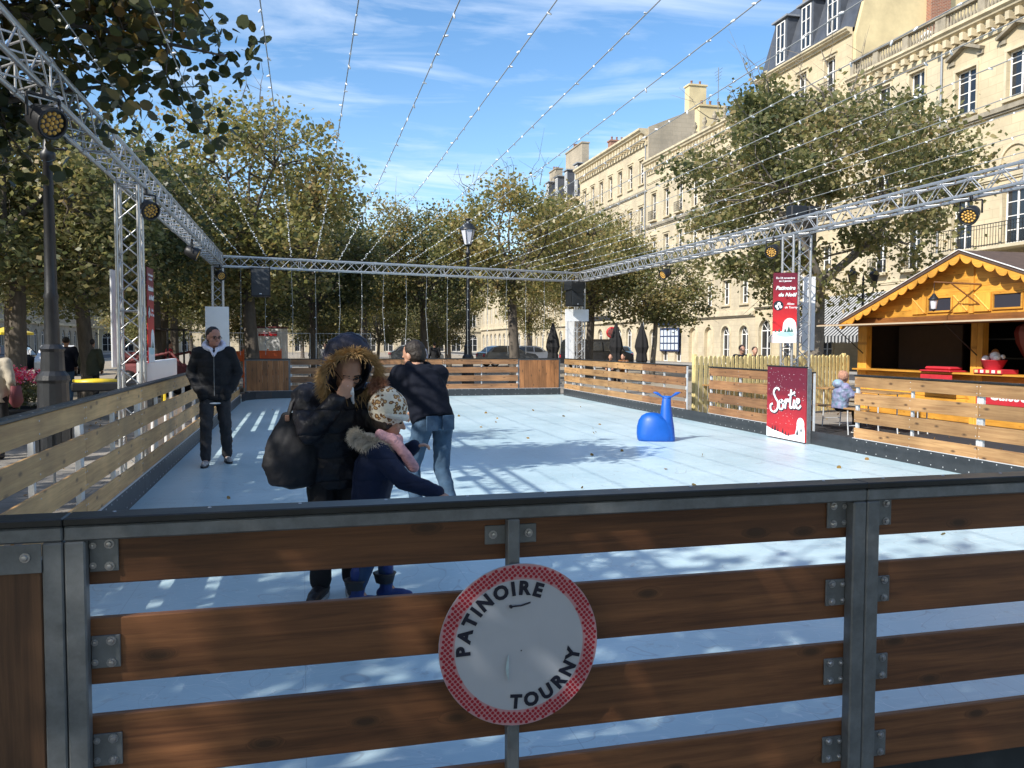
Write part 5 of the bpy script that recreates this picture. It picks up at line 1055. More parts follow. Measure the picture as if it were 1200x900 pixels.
# festival posters on the truss towers
def poster(loc, rz, w_, h_, label):
    o = empty('festival_poster', loc, rz, label, 'poster', 'red festival posters on the truss towers')
    b = MB(); b.box(-w_ / 2, w_ / 2, 0, .012, 0, h_, bev=.001); b.build('panel', grad_mat, o)
    G = lambda d: (lambda u, v: (u, -d, v)); T_ = lambda cx, cz: (lambda v: (v.x + cx, -.0015 - v.z, v.y + cz))
    s_ = w_ / .40
    t = MB(); text_into(t, 'Du 24 novembre', .045 * s_, T_(0, h_ - .09), bold=.001, ext=.0005); text_into(t, 'au 2 janvier', .045 * s_, T_(0, h_ - .14), bold=.001, ext=.0005); t.build('date_lettering', 'postwhite', o)
    for mt_, dx_, e in (('postgreen', .005, .0005), ('postwhite', 0, .0012)):
        t = MB(); text_into(t, 'Patinoire', .088 * s_, T_(dx_, h_ - .26 - dx_), shear=.3, bold=.003, ext=e); text_into(t, 'de Noël', .088 * s_, T_(.03 + dx_, h_ - .375 - dx_), shear=.3, bold=.003, ext=e)
        if True: t.v = [(x, y, z) for x, y, z in t.v]
        t.build('title_lettering', mt_, o)
    t = MB(); t.add([G(.0012)(-.11 * s_ + .085 * s_ * math.cos(a), h_ - .56 + .085 * s_ * math.sin(a)) for a in [k * math.pi / 10 for k in range(20)]], [tuple(range(20))]); t.build('round_emblem', 'postblack', o, fixn=False)
    t = MB()
    for (u, v, r) in ((-.14, -.02, .025), (-.10, .02, .03), (-.07, -.03, .025), (-.12, -.06, .02)): t.add([G(.0018)(u * s_ + r * math.cos(a), h_ - .55 + v + r * math.sin(a)) for a in [k * math.pi / 5 for k in range(10)]], [tuple(range(10))])
    t.build('emblem_pattern', 'postwhite', o, fixn=False)
    t = MB(); text_into(t, 'Allees', .05 * s_, T_(.09, h_ - .53), shear=.2, bold=.001, ext=.0005); text_into(t, 'de Tourny', .05 * s_, T_(.1, h_ - .59), shear=.2, bold=.001, ext=.0005); t.build('place_lettering', 'postwhite', o)
    t = MB(); pts = [(-w_ / 2 + .002, .002), (w_ / 2 - .002, .002), (w_ / 2 - .002, .22)] + [(w_ / 2 - .12 + .11 * math.cos(a), .30 + .13 * math.sin(a)) for a in [k * math.pi / 8 for k in range(0, 9)]] + [(w_ / 2 - .24, .2), (-w_ / 2 + .002, .2)]
    t.add([G(.0012)(u, v) for u, v in pts], [tuple(range(len(pts)))]); t.build('snow_scene', 'postwhite', o, fixn=False)
    t = MB(); t.add([G(.0018)(.02 + .15 * math.cos(a), .15 + .045 * math.sin(a)) for a in [k * math.pi / 10 for k in range(20)]], [tuple(range(20))]); t.build('printed_pond', 'postblue', o, fixn=False)
    t = MB()
    for (u, s2) in ((-.15, .05), (-.09, .06), (0.01, .07), (.07, .11), (.12, .08)): t.add([G(.0022)(u - s2 * .3, .19), G(.0022)(u + s2 * .3, .19), G(.0022)(u, .19 + s2)], [(0, 1, 2)])
    t.build('printed_fir', 'postgreen', o, fixn=False)
    return o
grad_mat = grad_red('poster_printed_red', .3, 1.3)
poster((8.02, 12.66, 1.53), R(-22), .40, 1.2, 'slim red festival poster on the right truss tower')
poster((-1.86, 11.35, 1.25), R(89), .40, 1.2, 'slim red festival poster turned edge on at the left truss tower')
def whitep(loc, rz, w_, h_, lb, mt_='white'):
    b = MB(); b.box(-w_ / 2, w_ / 2, 0, .02, 0, h_, bev=.003); o = b.build('white_panel', mt_, loc=loc, rot=(0, 0, rz)); return tag(o, lb, 'panel')
whitep((8.68, 12.95, 1.4), R(-15), .22, 1.3, 'plain white upright panel just right of the poster tower')
whitep((-2.24, 11.2, 1.2), R(84), .28, 1.2, 'grey white panel on the outer side of the left truss tower')
whitep((8.05, 24.5, 1.0), R(0), .3, 1.35, 'white upright panel behind the far right truss tower'); whitep((8.1, 24.0, 2.2), 0, .75, .36, 'wide white board fixed across the far right truss tower under the loudspeaker')
whitep((-2.02, 21.5, .7), R(5), .55, 1.7, 'grey white panel wrapping the far left truss tower behind the standing man')
b = MB(); b.box(-.04, .04, -2.9, 0, 0, .33, bev=.01); tag(b.build('white_panel', 'white', loc=(-1.98, 14.1, .93), rot=(0, 0, 0)), 'long white board standing on the left fence between the tower and the standing man', 'panel')
for i in range(4):
    b = MB(); b.box(-.02, .02, -.9, 0, 0, .72, bev=.008); tag(b.build('white_panel', 'white', loc=(-2.05, 12.2 + i * 1.15, -.1)), '%s white sheet from the near end leaning behind the left plank fence' % ORD[i], 'panel', 'white sheets behind the left fence')
# ================================================================== WHALE
M['whale'] = mat('whale_blue_plastic', (.003, .095, .46), .45, noise=.12, nscale=6)
def ring_loft(mb, rings, close=True, smooth=True):   # rings: lists of equal length of points
    n = len(rings[0]); vs_ = [p for r_ in rings for p in r_]
    fs = [(i * n + j, i * n + (j + 1) % n, (i + 1) * n + (j + 1) % n, (i + 1) * n + j) for i in range(len(rings) - 1) for j in range(n)]
    fs += [tuple(range(n - 1, -1, -1)), tuple(range((len(rings) - 1) * n, len(rings) * n))]; mb.add(vs_, fs, smooth)
def ell(cx, cz, rx, ry, k=16, tilt=0, cy=0, sq=1.0):
    out = []
    for j in range(k):
        a = 2 * math.pi * j / k; c, s_ = math.cos(a), math.sin(a); c2 = math.copysign(abs(c) ** sq, c); s2 = math.copysign(abs(s_) ** sq, s_); out.append((cx + rx * c2 * math.cos(tilt), cy + ry * s2, cz + rx * c2 * math.sin(tilt)))
    return out
o = empty('whale_sled', (5.37, 11.95, 0), R(-22), 'blue plastic whale skating aid standing on the ice', 'skating aid')
b = MB()
# body: side-on loft from the base up to the tail stem; local x to the right in the photo
ring_loft(b, [ell(-.03, .0, .27, .17, sq=.6), ell(-.03, .03, .285, .18, sq=.6), ell(-.035, .12, .29, .185, sq=.75), ell(-.04, .22, .28, .18), ell(-.055, .32, .24, .165), ell(-.075, .39, .175, .13), ell(-.09, .43, .09, .08), ell(-.095, .44, .02, .02)])
ring_loft(b, [ell(.14, 0, .125, .15, sq=.6), ell(.14, .03, .13, .155, sq=.6), ell(.135, .2, .12, .13), ell(.13, .36, .1, .1), ell(.128, .5, .082, .075), ell(.13, .6, .07, .055), ell(.135, .66, .066, .035), ell(.137, .70, .075, .025)])
b.build('body', 'whale', o)
for sg in (-1, 1):
    b = MB(); ring_loft(b, [ell(.135, .655, .05, .035, tilt=0), ell(.135 + sg * .06, .685, .05, .034, tilt=R(50 * sg)), ell(.135 + sg * .12, .725, .038, .028, tilt=R(65 * sg)), ell(.135 + sg * .175, .745, .022, .02, tilt=R(70 * sg)), ell(.135 + sg * .21, .752, .006, .008, tilt=R(70 * sg))]); b.build('tail_fluke', 'whale', o)
for m_o in o.children: pass
# ================================================================== SIGN ON THE FRONT FENCE
M['signface'] = mat('sign_face', (.50, .53, .60), .3, noise=.05, nscale=5); M['signred'] = mat('sign_red', (.40, .012, .03), .35); M['signpink'] = mat('sign_pink', (.56, .30, .33), .35); M['ink'] = mat('sign_ink', (.01, .012, .03), .4)
SR = .219
o = empty('rink_sign', (.556, 2.108, .697), 0, 'round sign reading PATINOIRE TOURNY with a red lattice rim tied to the near fence', 'sign')
n = 72; b = MB(); b.prism([(SR * math.cos(2 * math.pi * i / n), SR * math.sin(2 * math.pi * i / n)) for i in range(n)], 0, .004, lambda u, v, q: (u, q, v)); b.build('disc', 'signface', o)
RI = .81 * SR
b = MB(); ring = []
for i in range(n): a = 2 * math.pi * i / n; ring += [(RI * math.cos(a), -.0006, RI * math.sin(a)), (SR * .997 * math.cos(a), -.0006, SR * .997 * math.sin(a))]
b.add(ring, [(2 * i, 2 * i + 1, (2 * i + 3) % (2 * n), (2 * i + 2) % (2 * n)) for i in range(n)]); rim = b.build('printed_rim', 'signpink', o, fixn=False)
b = MB(); st = .0105; c45 = math.cos(R(38)); s45 = math.sin(R(38))
for i in range(-30, 31):
    for j in range(-30, 31):
        u, v = (i * c45 - j * s45) * st, (i * s45 + j * c45) * st; r = math.hypot(u, v)
        if RI + .0035 < r < SR - .004: b.add([(u + .0046 * math.cos(a), -.0012, v + .0046 * math.sin(a)) for a in [k * math.pi / 4 + .3 for k in range(8)]], [tuple(range(8))])
lat = b.build('printed_lattice', 'signred', rim, fixn=False); lat['kind'] = 'stuff'
def arc_text(txt, a0, a1, rad, size, inward, nm):
    t = MB()
    wd = {'I': .42, 'P': .9, 'T': .92, 'O': 1.2, 'N': 1.1, 'R': .98, 'E': .85, 'A': 1.02, 'U': 1.05, 'Y': .95}; ws = [wd[c_] for c_ in txt]; cum = [sum(ws[:i]) + ws[i] / 2 for i in range(len(ws))]
    for i, chh in enumerate(txt):
        a = R(a0 + (a1 - a0) * (cum[i] - cum[0]) / (cum[-1] - cum[0])); th = a - math.pi / 2 if not inward else a + math.pi / 2
        c, s_ = math.cos(th), math.sin(th); cx, cz = rad * math.cos(a), rad * math.sin(a)
        text_into(t, chh, size, lambda v, c=c, s_=s_, cx=cx, cz=cz: (cx + v.x * c - v.y * s_, -.0018 - v.z, cz + v.x * s_ + v.y * c), bold=.0024, ext=.0006)
    t.build(nm, 'ink', o)
arc_text('PATINOIRE', 182, 71, .695 * SR, .05, False, 'upper_lettering'); arc_text('TOURNY', -94, -14, .71 * SR, .05, True, 'lower_lettering')
b = MB(); b.tube([(-.025, -.006, .107), (0, -.008, .108), (.028, -.005, .114)], .0022, 6); b.tube([(-.026, -.009, .107), (-.026, -.002, .107)], .0045, 8); b.build('cable_tie', 'ink', o)
b = MB(); pts = [(-.032, -.02), (-.037, -.04), (-.040, -.06), (-.037, -.078), (-.031, -.095)]
b.add([(-.031, -.0015, -.02), (-.031, -.0015, -.095)] + [(u, -.006, v) for u, v in pts], [(0, 2, 3, 4, 5, 6, 1)]); b.build('torn_flap', 'ice', o, fixn=False)
for (u, v) in ((.004, -.016), ): b = MB(); b.lathe([(.002, 0), (.0001, .001)], 8, m=Matrix.Translation((u, -.001, v)) @ Matrix.Rotation(R(90), 4, 'X')); b.build('pin_hole', 'ink', o)
# ================================================================== PEOPLE
def puffer(name, c, freq=9, rough=.38, strength=.9, axis=2):
    m = mat(name, c, rough, noise=.15, nscale=5, spec=.3); t = m.node_tree; b = t.nodes['Principled BSDF']
    tcn = N(t, 'ShaderNodeTexCoord'); sp = N(t, 'ShaderNodeSeparateXYZ'); t.links.new(tcn.outputs['Object'], sp.inputs[0])
    n = N(t, 'ShaderNodeTexNoise'); n.inputs['Scale'].default_value = 7; n.inputs['Detail'].default_value = 4; t.links.new(tcn.outputs['Object'], n.inputs[0])
    ma = N(t, 'ShaderNodeMath', operation='MULTIPLY_ADD'); ma.inputs[1].default_value = .035; t.links.new(n.outputs[0], ma.inputs[0]); t.links.new(sp.outputs[axis], ma.inputs[2])
    mu = N(t, 'ShaderNodeMath', operation='MULTIPLY'); mu.inputs[1].default_value = freq * math.pi; t.links.new(ma.outputs[0], mu.inputs[0]); si = N(t, 'ShaderNodeMath', operation='SINE'); t.links.new(mu.outputs[0], si.inputs[0]); ab = N(t, 'ShaderNodeMath', operation='ABSOLUTE'); t.links.new(si.outputs[0], ab.inputs[0])
    pw = N(t, 'ShaderNodeMath', operation='POWER'); pw.inputs[1].default_value = .45; t.links.new(ab.outputs[0], pw.inputs[0])
    n2 = N(t, 'ShaderNodeTexNoise'); n2.inputs['Scale'].default_value = 26; n2.inputs['Detail'].default_value = 3; n2.inputs['Distortion'].default_value = 1; t.links.new(tcn.outputs['Object'], n2.inputs[0])
    m2 = N(t, 'ShaderNodeMath', operation='MULTIPLY_ADD'); m2.inputs[1].default_value = .45; t.links.new(n2.outputs[0], m2.inputs[0]); t.links.new(pw.outputs[0], m2.inputs[2])
    bu = N(t, 'ShaderNodeBump'); bu.inputs['Strength'].default_value = strength; bu.inputs['Distance'].default_value = .018; t.links.new(m2.outputs[0], bu.inputs['Height']); t.links.new(bu.outputs[0], b.inputs['Normal']); return m
M['skin'] = mat('skin', (.46, .25, .17), .5, noise=.12, nscale=14); M['skin_red'] = mat('ruddy_skin', (.42, .20, .14), .5, noise=.2, nscale=12)
M['hair'] = mat('dark_brown_hair', (.018, .012, .009), .6, noise=.4, nscale=60, bump=.5, bscale=90)
M['eye'] = mat('eye', (.03, .02, .015), .15); M['lip'] = mat('lip', (.38, .13, .11), .5)
M['puff_black'] = puffer('black_puffer', (.007, .008, .011), 9, .7, .45); M['puff_blacks'] = puffer('satin_black_puffer', (.014, .014, .019), 7, .42, .9); M['puff_navy'] = puffer('navy_puffer', (.007, .014, .042), 8, .75, .5)
M['puff_hood'] = puffer('slate_puffer_hood', (.035, .035, .055), 17, .5, 1.0, axis=0)
M['navycloth'] = mat('dark_navy_cloth', (.006, .008, .016), .85, spec=.2, noise=.2, nscale=10, bump=.3, bscale=25)
M['blkcloth'] = mat('black_cloth', (.010, .010, .012), .85, noise=.3, nscale=8, bump=.35, bscale=22); M['darkjean'] = mat('charcoal_jeans', (.028, .028, .032), .85, noise=.35, nscale=8, bump=.35, bscale=30)
M['jean'] = mat('blue_jeans', (.04, .085, .15), .85, noise=.4, nscale=9, bump=.35, bscale=35); M['jeandark'] = mat('bright_blue_jeans', (.02, .055, .13), .85, noise=.35, nscale=9, bump=.35, bscale=35)
M['whitehood'] = mat('white_hood_cloth', (.62, .63, .74), .85, noise=.12, nscale=20, bump=.3); M['shoe'] = mat('grey_trainer', (.34, .34, .35), .6, noise=.5, nscale=26); M['shoeblk'] = mat('black_trainer', (.015, .015, .018), .5); M['sole'] = mat('pale_sole', (.62, .62, .60), .6, noise=.2)
M['bootblue'] = mat('blue_boot', (.008, .03, .16), .45); M['pinkscarf'] = mat('pink_knit', (.62, .34, .36), .9, noise=.2, nscale=30, bump=.9, bscale=90)
M['fur_tan'] = mat('tan_fur', (.60, .41, .19), .8, noise=.5, nscale=9, c2=(.24, .15, .07)); M['fur_cream'] = mat('cream_fur', (.70, .63, .53), .85, noise=.25, nscale=12); M['fur_brown'] = mat('brown_fur', (.46, .24, .16), .8, noise=.4, nscale=25)
M['ribwhite'] = mat('cream_rib_knit', (.66, .63, .56), .9, bump=.8, bscale=70); M['tissue'] = mat('white_tissue', (.7, .69, .68), .7); M['bagcloth'] = mat('black_tote_cloth', (.014, .014, .018), .7, noise=.3, nscale=5, bump=.5, bscale=14)
M['lilac'] = mat('marbled_lilac_puffer', (.26, .19, .36), .5, noise=.4, nscale=9, c2=(.09, .22, .27), bump=.8, bscale=18)
M['olive'] = mat('olive_coat', (.05, .055, .035), .85, noise=.2); M['grey'] = mat('grey_coat', (.2, .2, .21), .85, noise=.2); M['beige'] = mat('beige_coat', (.42, .37, .29), .85, noise=.25); M['maroon'] = mat('maroon_bag', (.14, .03, .035), .7)
def leopard():
    m = bpy.data.materials.new('leopard_knit'); m.use_nodes = True; t = m.node_tree; b = t.nodes['Principled BSDF']; b.inputs['Roughness'].default_value = .9
    tcn = N(t, 'ShaderNodeTexCoord'); n = N(t, 'ShaderNodeTexNoise'); n.inputs['Scale'].default_value = 30; t.links.new(tcn.outputs['Object'], n.inputs[0])
    mxv = N(t, 'ShaderNodeMixRGB'); mxv.inputs[0].default_value = .02; t.links.new(tcn.outputs['Object'], mxv.inputs[1]); t.links.new(n.outputs['Color'], mxv.inputs[2])
    v = N(t, 'ShaderNodeTexVoronoi'); v.inputs['Scale'].default_value = 40; t.links.new(mxv.outputs[0], v.inputs[0])
    rp = N(t, 'ShaderNodeValToRGB'); e = rp.color_ramp.elements; rp.color_ramp.interpolation = 'CONSTANT'
    e[0].position = 0; e[0].color = (.50, .30, .12, 1); e[1].position = .27; e[1].color = (.16, .075, .03, 1); q = e.new(.47); q.color = (.70, .64, .52, 1); t.links.new(v.outputs['Distance'], rp.inputs[0]); t.links.new(rp.outputs[0], b.inputs['Base Color'])
    n2 = N(t, 'ShaderNodeTexNoise'); n2.inputs['Scale'].default_value = 120; t.links.new(tcn.outputs['Object'], n2.inputs[0]); bu = N(t, 'ShaderNodeBump'); bu.inputs['Strength'].default_value = .6; bu.inputs['Distance'].default_value = .006; t.links.new(n2.outputs[0], bu.inputs['Height']); t.links.new(bu.outputs[0], b.inputs['Normal']); return m
M['leopard'] = leopard()
V = Vector
def cap_(mb, p0, p1, r0, r1=None, n=10, sq=1.0, sqd=None):
    """closed capsule with tapering radius; sq squashes it along sqd"""
    p0, p1 = V(p0), V(p1); r1 = r0 if r1 is None else r1; d = p1 - p0; L = d.length; d = d.normalized() if L > 1e-6 else V((0, 0, 1))
    q = d.to_track_quat('Z', 'Y').to_matrix(); prof = []
    for k in range(4): a = -math.pi / 2 + math.pi / 2 * k / 4; prof.append((max(1e-4, r0 * math.cos(a)), r0 * math.sin(a)))
    prof += [(r0, 0), (r1, L)]
    for k in range(1, 5): a = math.pi / 2 * k / 4; prof.append((max(1e-4, r1 * math.cos(a)), L + r1 * math.sin(a)))
    vs_ = []
    for r, z in prof:
        for j in range(n):
            t = 2 * math.pi * j / n; p = V((r * math.cos(t), r * math.sin(t), z)); p = q @ p
            if sqd is not None: s_ = V(sqd).normalized(); p = p - s_ * p.dot(s_) * (1 - sq)
            vs_.append(p + p0)
    k = len(prof); fs = [(i * n + j, i * n + (j + 1) % n, (i + 1) * n + (j + 1) % n, (i + 1) * n + j) for i in range(k - 1) for j in range(n)] + [tuple(range(n - 1, -1, -1)), tuple(range((k - 1) * n, k * n))]
    mb.add(vs_, fs, True)
def ell_(mb, c, r, m=None, n=12):
    c = V(c); vs_ = []; k = 8
    for i in range(k + 1):
        a = -math.pi / 2 + math.pi * i / k
        for j in range(n): t = 2 * math.pi * j / n; p = V((r[0] * max(.001, math.cos(a)) * math.cos(t), r[1] * max(.001, math.cos(a)) * math.sin(t), r[2] * math.sin(a))); vs_.append((m @ p if m is not None else p) + c)
    mb.add(vs_, [(i * n + j, i * n + (j + 1) % n, (i + 1) * n + (j + 1) % n, (i + 1) * n + j) for i in range(k) for j in range(n)] + [tuple(range(n - 1, -1, -1)), tuple(range(k * n, (k + 1) * n))], True)
def loft_(mb, rings, n=16):   # rings: (center, rx(front-back), ry(side), up axis) ellipses; bulky torso shapes
    R_ = []
    for (c, rx, ry, ax) in rings:
        ax = V(ax).normalized(); side = V((0, 1, 0)); fr = side.cross(ax).normalized(); side = ax.cross(fr).normalized(); c = V(c)
        R_.append([c + fr * rx * math.cos(2 * math.pi * j / n) + side * ry * math.sin(2 * math.pi * j / n) for j in range(n)])
    ring_loft(mb, R_)
def fuse(mb, name, mt, parent, voxel=.01, smooth=4, disp=None):
    o = mb.build('tmpf', mt, fixn=True); md = o.modifiers.new('r', 'REMESH'); md.mode = 'VOXEL'; md.voxel_size = voxel; md.use_smooth_shade = True
    if smooth: sm = o.modifiers.new('s', 'SMOOTH'); sm.factor = .5; sm.iterations = smooth
    if disp:
        tx = bpy.data.textures.new('folds', 'CLOUDS'); tx.noise_scale = disp[1]; dm = o.modifiers.new('d', 'DISPLACE'); dm.texture = tx; dm.strength = disp[0]; dm.mid_level = .5; dm.texture_coords = 'LOCAL'
    bpy.context.view_layer.update(); me = bpy.data.meshes.new_from_object(o.evaluated_get(bpy.context.evaluated_depsgraph_get())); me.materials.clear(); me.materials.append(M[mt] if isinstance(mt, str) else mt)
    bpy.data.objects.remove(o); me.polygons.foreach_set('use_smooth', [True] * len(me.polygons)); return link(name, me, parent)
def fur(name, mt, parent, bases, length, width=.004, droop=.2, seed=1, spread=.45):
    rng = random.Random(seed); mb = MB()
    for (p, nrm) in bases:
        p = V(p); d = V(nrm) + V((rng.gauss(0, spread), rng.gauss(0, spread), rng.gauss(0, spread) - droop)); d.normalize(); L = length * rng.uniform(.6, 1.25); s_ = d.cross(V((rng.gauss(0, 1), rng.gauss(0, 1), rng.gauss(0, 1)))).normalized() * width
        s2 = d.cross(s_).normalized() * width; mid = p + d * L * .55 + V((0, 0, -.05 * L)); tip = p + d * L + V((0, 0, -.25 * L))
        mb.add([p + s_, p - s_, mid - s_ * .7, mid + s_ * .7, tip], [(0, 1, 2, 3), (3, 2, 4)]); mb.add([p + s2, p - s2, mid - s2 * .7, mid + s2 * .7, tip], [(0, 1, 2, 3), (3, 2, 4)])
    return mb.build(name, mt, parent, fixn=False)
def head_parts(mb, c, m, s=1.0, nose=1.0):
    """head centred on c (mid skull), m = rotation (x forward, z up)"""
    P = lambda x, y, z: V(c) + m @ (V((x, y, z)) * s)
    ell_(mb, P(-.012, 0, .022), (.098 * s, .078 * s, .098 * s), m, 16); ell_(mb, P(.022, 0, -.035), (.068 * s, .062 * s, .082 * s), m, 14); ell_(mb, P(.05, 0, -.083), (.034 * s, .036 * s, .026 * s), m)
    for y in (-1, 1):
        ell_(mb, P(.052, y * .038, -.028), (.028 * s, .024 * s, .026 * s), m); ell_(mb, P(-.005, y * .078, -.008), (.02 * s, .01 * s, .032 * s), m @ Matrix.Rotation(R(18 * y), 3, 'Z')); cap_(mb, P(.078, y * .012, .018), P(.07, y * .05, .02), .011 * s, .009 * s)
    cap_(mb, P(.083, 0, .005), P(.108, 0, -.028), .009 * s, .0145 * s * nose); 
    for y in (-1, 1): ell_(mb, P(.096, y * .011, -.03), (.012 * s, .009 * s, .009 * s), m)
    cap_(mb, P(.083, -.018, -.056), P(.083, .018, -.056), .008 * s); cap_(mb, P(.081, -.014, -.067), P(.081, .014, -.067), .0085 * s)
def face_bits(c, m, s, parent, lips=True):
    P = lambda x, y, z: V(c) + m @ (V((x, y, z)) * s)
    for y in (-1, 1):
        e = MB(); ell_(e, P(.077, y * .031, .0), (.011 * s, .014 * s, .009 * s), m, 10); e.build('eye', 'eye', parent)
        e = MB(); cap_(e, P(.086, y * .016, .021), P(.078, y * .048, .021), .004 * s); e.build('eyebrow', 'hair', parent)
    e = MB(); cap_(e, P(.088, -.02, -.0615), P(.088, .02, -.0615), .0035 * s); e.build('lips', 'lip', parent)
def hand_parts(mb, w, d, up, s=1.0, curl=.35, left=True):
    """hand from wrist w pointing along d, palm normal -up; four unequal curled fingers and a thumb"""
    w = V(w); d = V(d).normalized(); up = V(up); up = (up - d * up.dot(d)).normalized(); sd_ = d.cross(up).normalized() * (1 if left else -1)
    k = w + d * .085 * s
    cap_(mb, w - d * .02 * s, w + d * .02 * s, .026 * s, .03 * s, sq=.7, sqd=up)
    for i, (o_, L) in enumerate(((-.03, .062), (-.010, .074), (.011, .069), (.031, .054))):
        p0 = w + d * .03 * s + sd_ * o_ * .7 * s; p1 = k + sd_ * o_ * s; cap_(mb, p0, p1, .016 * s, .0115 * s, 8)
        dd = d; p = p1
        for j in range(3):
            ang = curl * (j + .6); dd = (d * math.cos(ang) - up * math.sin(ang)).normalized(); q = p + dd * L * (.45, .32, .25)[j] * s; cap_(mb, p, q, (.0098 - .001 * j) * s, (.009 - .001 * j) * s, 8); p = q
    p = w + d * .022 * s - sd_ * .026 * s; q = p + (d * .7 - sd_ * .75 - up * .25).normalized() * .038 * s; cap_(mb, p, q, .014 * s, .011 * s, 8); r_ = q + (d * .95 - sd_ * .2 - up * .35).normalized() * .032 * s; cap_(mb, q, r_, .0105 * s, .0085 * s, 8)
def shoe(parent, ank, fw, s, mt, sole='sole', boot=False):
    a = V(ank); f = V(fw).normalized(); a0 = V((a.x, a.y, 0)); mb = MB()
    cap_(mb, a0 - f * .035 * s + V((0, 0, .045 * s)), a0 + f * .12 * s + V((0, 0, .04 * s)), .042 * s, .038 * s); cap_(mb, a0 + f * .11 * s + V((0, 0, .036 * s)), a0 + f * .17 * s + V((0, 0, .032 * s)), .04 * s, .03 * s); cap_(mb, a0 - f * .02 * s + V((0, 0, .05 * s)), a + V((0, 0, .02 * s)), .04 * s, .043 * s)
    if boot: cap_(mb, a0 + V((0, 0, .06)), a + V((0, 0, .13 * s)), .05 * s, .056 * s)
    mb.v = [(x, y, max(z, .02 * s)) for x, y, z in [tuple(p) for p in mb.v]]
    o = fuse(mb, 'boot' if boot else 'shoe', mt, parent, .006, 2)
    sb = MB(); n = 16; sd_ = V((-f.y, f.x, 0)); pr = [(-.082, .0), (-.07, .03), (-.02, .038), (.06, .04), (.13, .042), (.18, .032), (.205, 0)]; pts = [(u, v_) for u, v_ in pr] + [(u, -v_) for u, v_ in pr[-2:0:-1]]
    sb.prism([(u * s, v_ * s) for u, v_ in pts], 0.001, .024 * s, lambda u, v_, q: tuple(a0 + f * u + sd_ * v_ + V((0, 0, q)))); sb.build('sole', sole, o); return o
def rotm(yaw=0, pitch=0, roll=0): return Matrix.Rotation(yaw, 3, 'Z') @ Matrix.Rotation(pitch, 3, 'Y') @ Matrix.Rotation(roll, 3, 'X')
def body(o, J, rb, hd, hm, hs, mt='skin', vox=.008, hands=(), chest=.1):
    mb = MB(); head_parts(mb, hd, hm, hs)
    cap_(mb, J['neck'], V(hd) + hm @ V((-.02, 0, -.05)) * hs, .05 * rb, .052 * rb)
    loft_(mb, [(J['pelvis'], .085 * rb, .13 * rb, V(J['chest']) - V(J['pelvis'])), ((V(J['pelvis']) + V(J['chest'])) / 2, .08 * rb, .115 * rb, V(J['chest']) - V(J['pelvis'])), (J['chest'], chest * rb, .15 * rb, V(J['neck']) - V(J['pelvis'])), (V(J['neck']) * .85 + V(J['chest']) * .15, .06 * rb, .1 * rb, V(J['neck']) - V(J['chest']))])
    for s_ in 'LR':
        cap_(mb, V(J['neck']) * .7 + V(J['chest']) * .3, J['sh' + s_], .05 * rb, .05 * rb); cap_(mb, J['sh' + s_], J['el' + s_], .046 * rb, .037 * rb); cap_(mb, J['el' + s_], J['wr' + s_], .037 * rb, .026 * rb)
        cap_(mb, J['hip' + s_], J['kn' + s_], .07 * rb, .05 * rb); cap_(mb, J['kn' + s_], J['an' + s_], .048 * rb, .034 * rb); cap_(mb, J['an' + s_], V(J['an' + s_]) + V((.06 * rb, 0, -.045)), .034 * rb, .024 * rb)
        if s_ in hands: hand_parts(mb, *hands[s_])
        else: hand_parts(mb, J['wr' + s_], V(J['wr' + s_]) - V(J['el' + s_]), (1, 0, 0), rb * .95, .4, s_ == 'L')
    b = fuse(mb, 'body', mt, o, vox, 2); return b
def trousers(o, J, r, mt, vox=.012, disp=(.012, .09)):
    mb = MB(); loft_(mb, [(V(J['pelvis']) + V((0, 0, -.09)) * r, .1 * r, .15 * r, (0, 0, 1)), (J['pelvis'], .115 * r, .165 * r, (0, 0, 1)), (V(J['pelvis']) + (V(J['chest']) - V(J['pelvis'])).normalized() * .12 * r, .1 * r, .14 * r, V(J['chest']) - V(J['pelvis']))])
    for s_ in 'LR':
        cap_(mb, J['hip' + s_], J['kn' + s_], .092 * r, .068 * r); d = V(J['an' + s_]) - V(J['kn' + s_]); cap_(mb, J['kn' + s_], V(J['kn' + s_]) + d * .55, .068 * r, .06 * r); cap_(mb, V(J['kn' + s_]) + d * .5, V(J['an' + s_]) + V((0, 0, .015)), .06 * r, .058 * r)
    return fuse(mb, 'trousers', mt, o, vox, 3, disp)
def jacket(o, J, r, mt, hem=0.02, vox=.012, puff=1.0, disp=(.016, .08), arms='LR', name='jacket', cuffs=.9, parts=None):
    mb = MB(); pe, chs, ne = V(J['pelvis']), V(J['chest']), V(J['neck']); ax = chs - pe
    loft_(mb, [(pe - ax.normalized() * hem, .125 * r * puff, .178 * r * puff, ax), (pe + ax * .3, .13 * r * puff, .172 * r * puff, ax), (pe + ax * .7, .14 * r * puff, .18 * r * puff, ax), (chs + (ne - chs) * .2, .135 * r * puff, .188 * r * puff, ne - pe), (chs + (ne - chs) * .7, .1 * r * puff, .15 * r * puff, ne - chs), (ne + (ne - chs) * .02, .068 * r, .085 * r, ne - chs)])
    for s_ in 'LR':
        cap_(mb, ne * .5 + chs * .5, J['sh' + s_], .085 * r * puff, .08 * r * puff)
        if s_ in arms:
            e = V(J['el' + s_]); w_ = V(J['wr' + s_]); cap_(mb, J['sh' + s_], e, .078 * r * puff, .064 * r * puff); cap_(mb, e, e + (w_ - e) * cuffs, .064 * r * puff, .048 * r * puff)
    if parts: parts(mb)
    return fuse(mb, name, mt, o, vox, 3, disp)
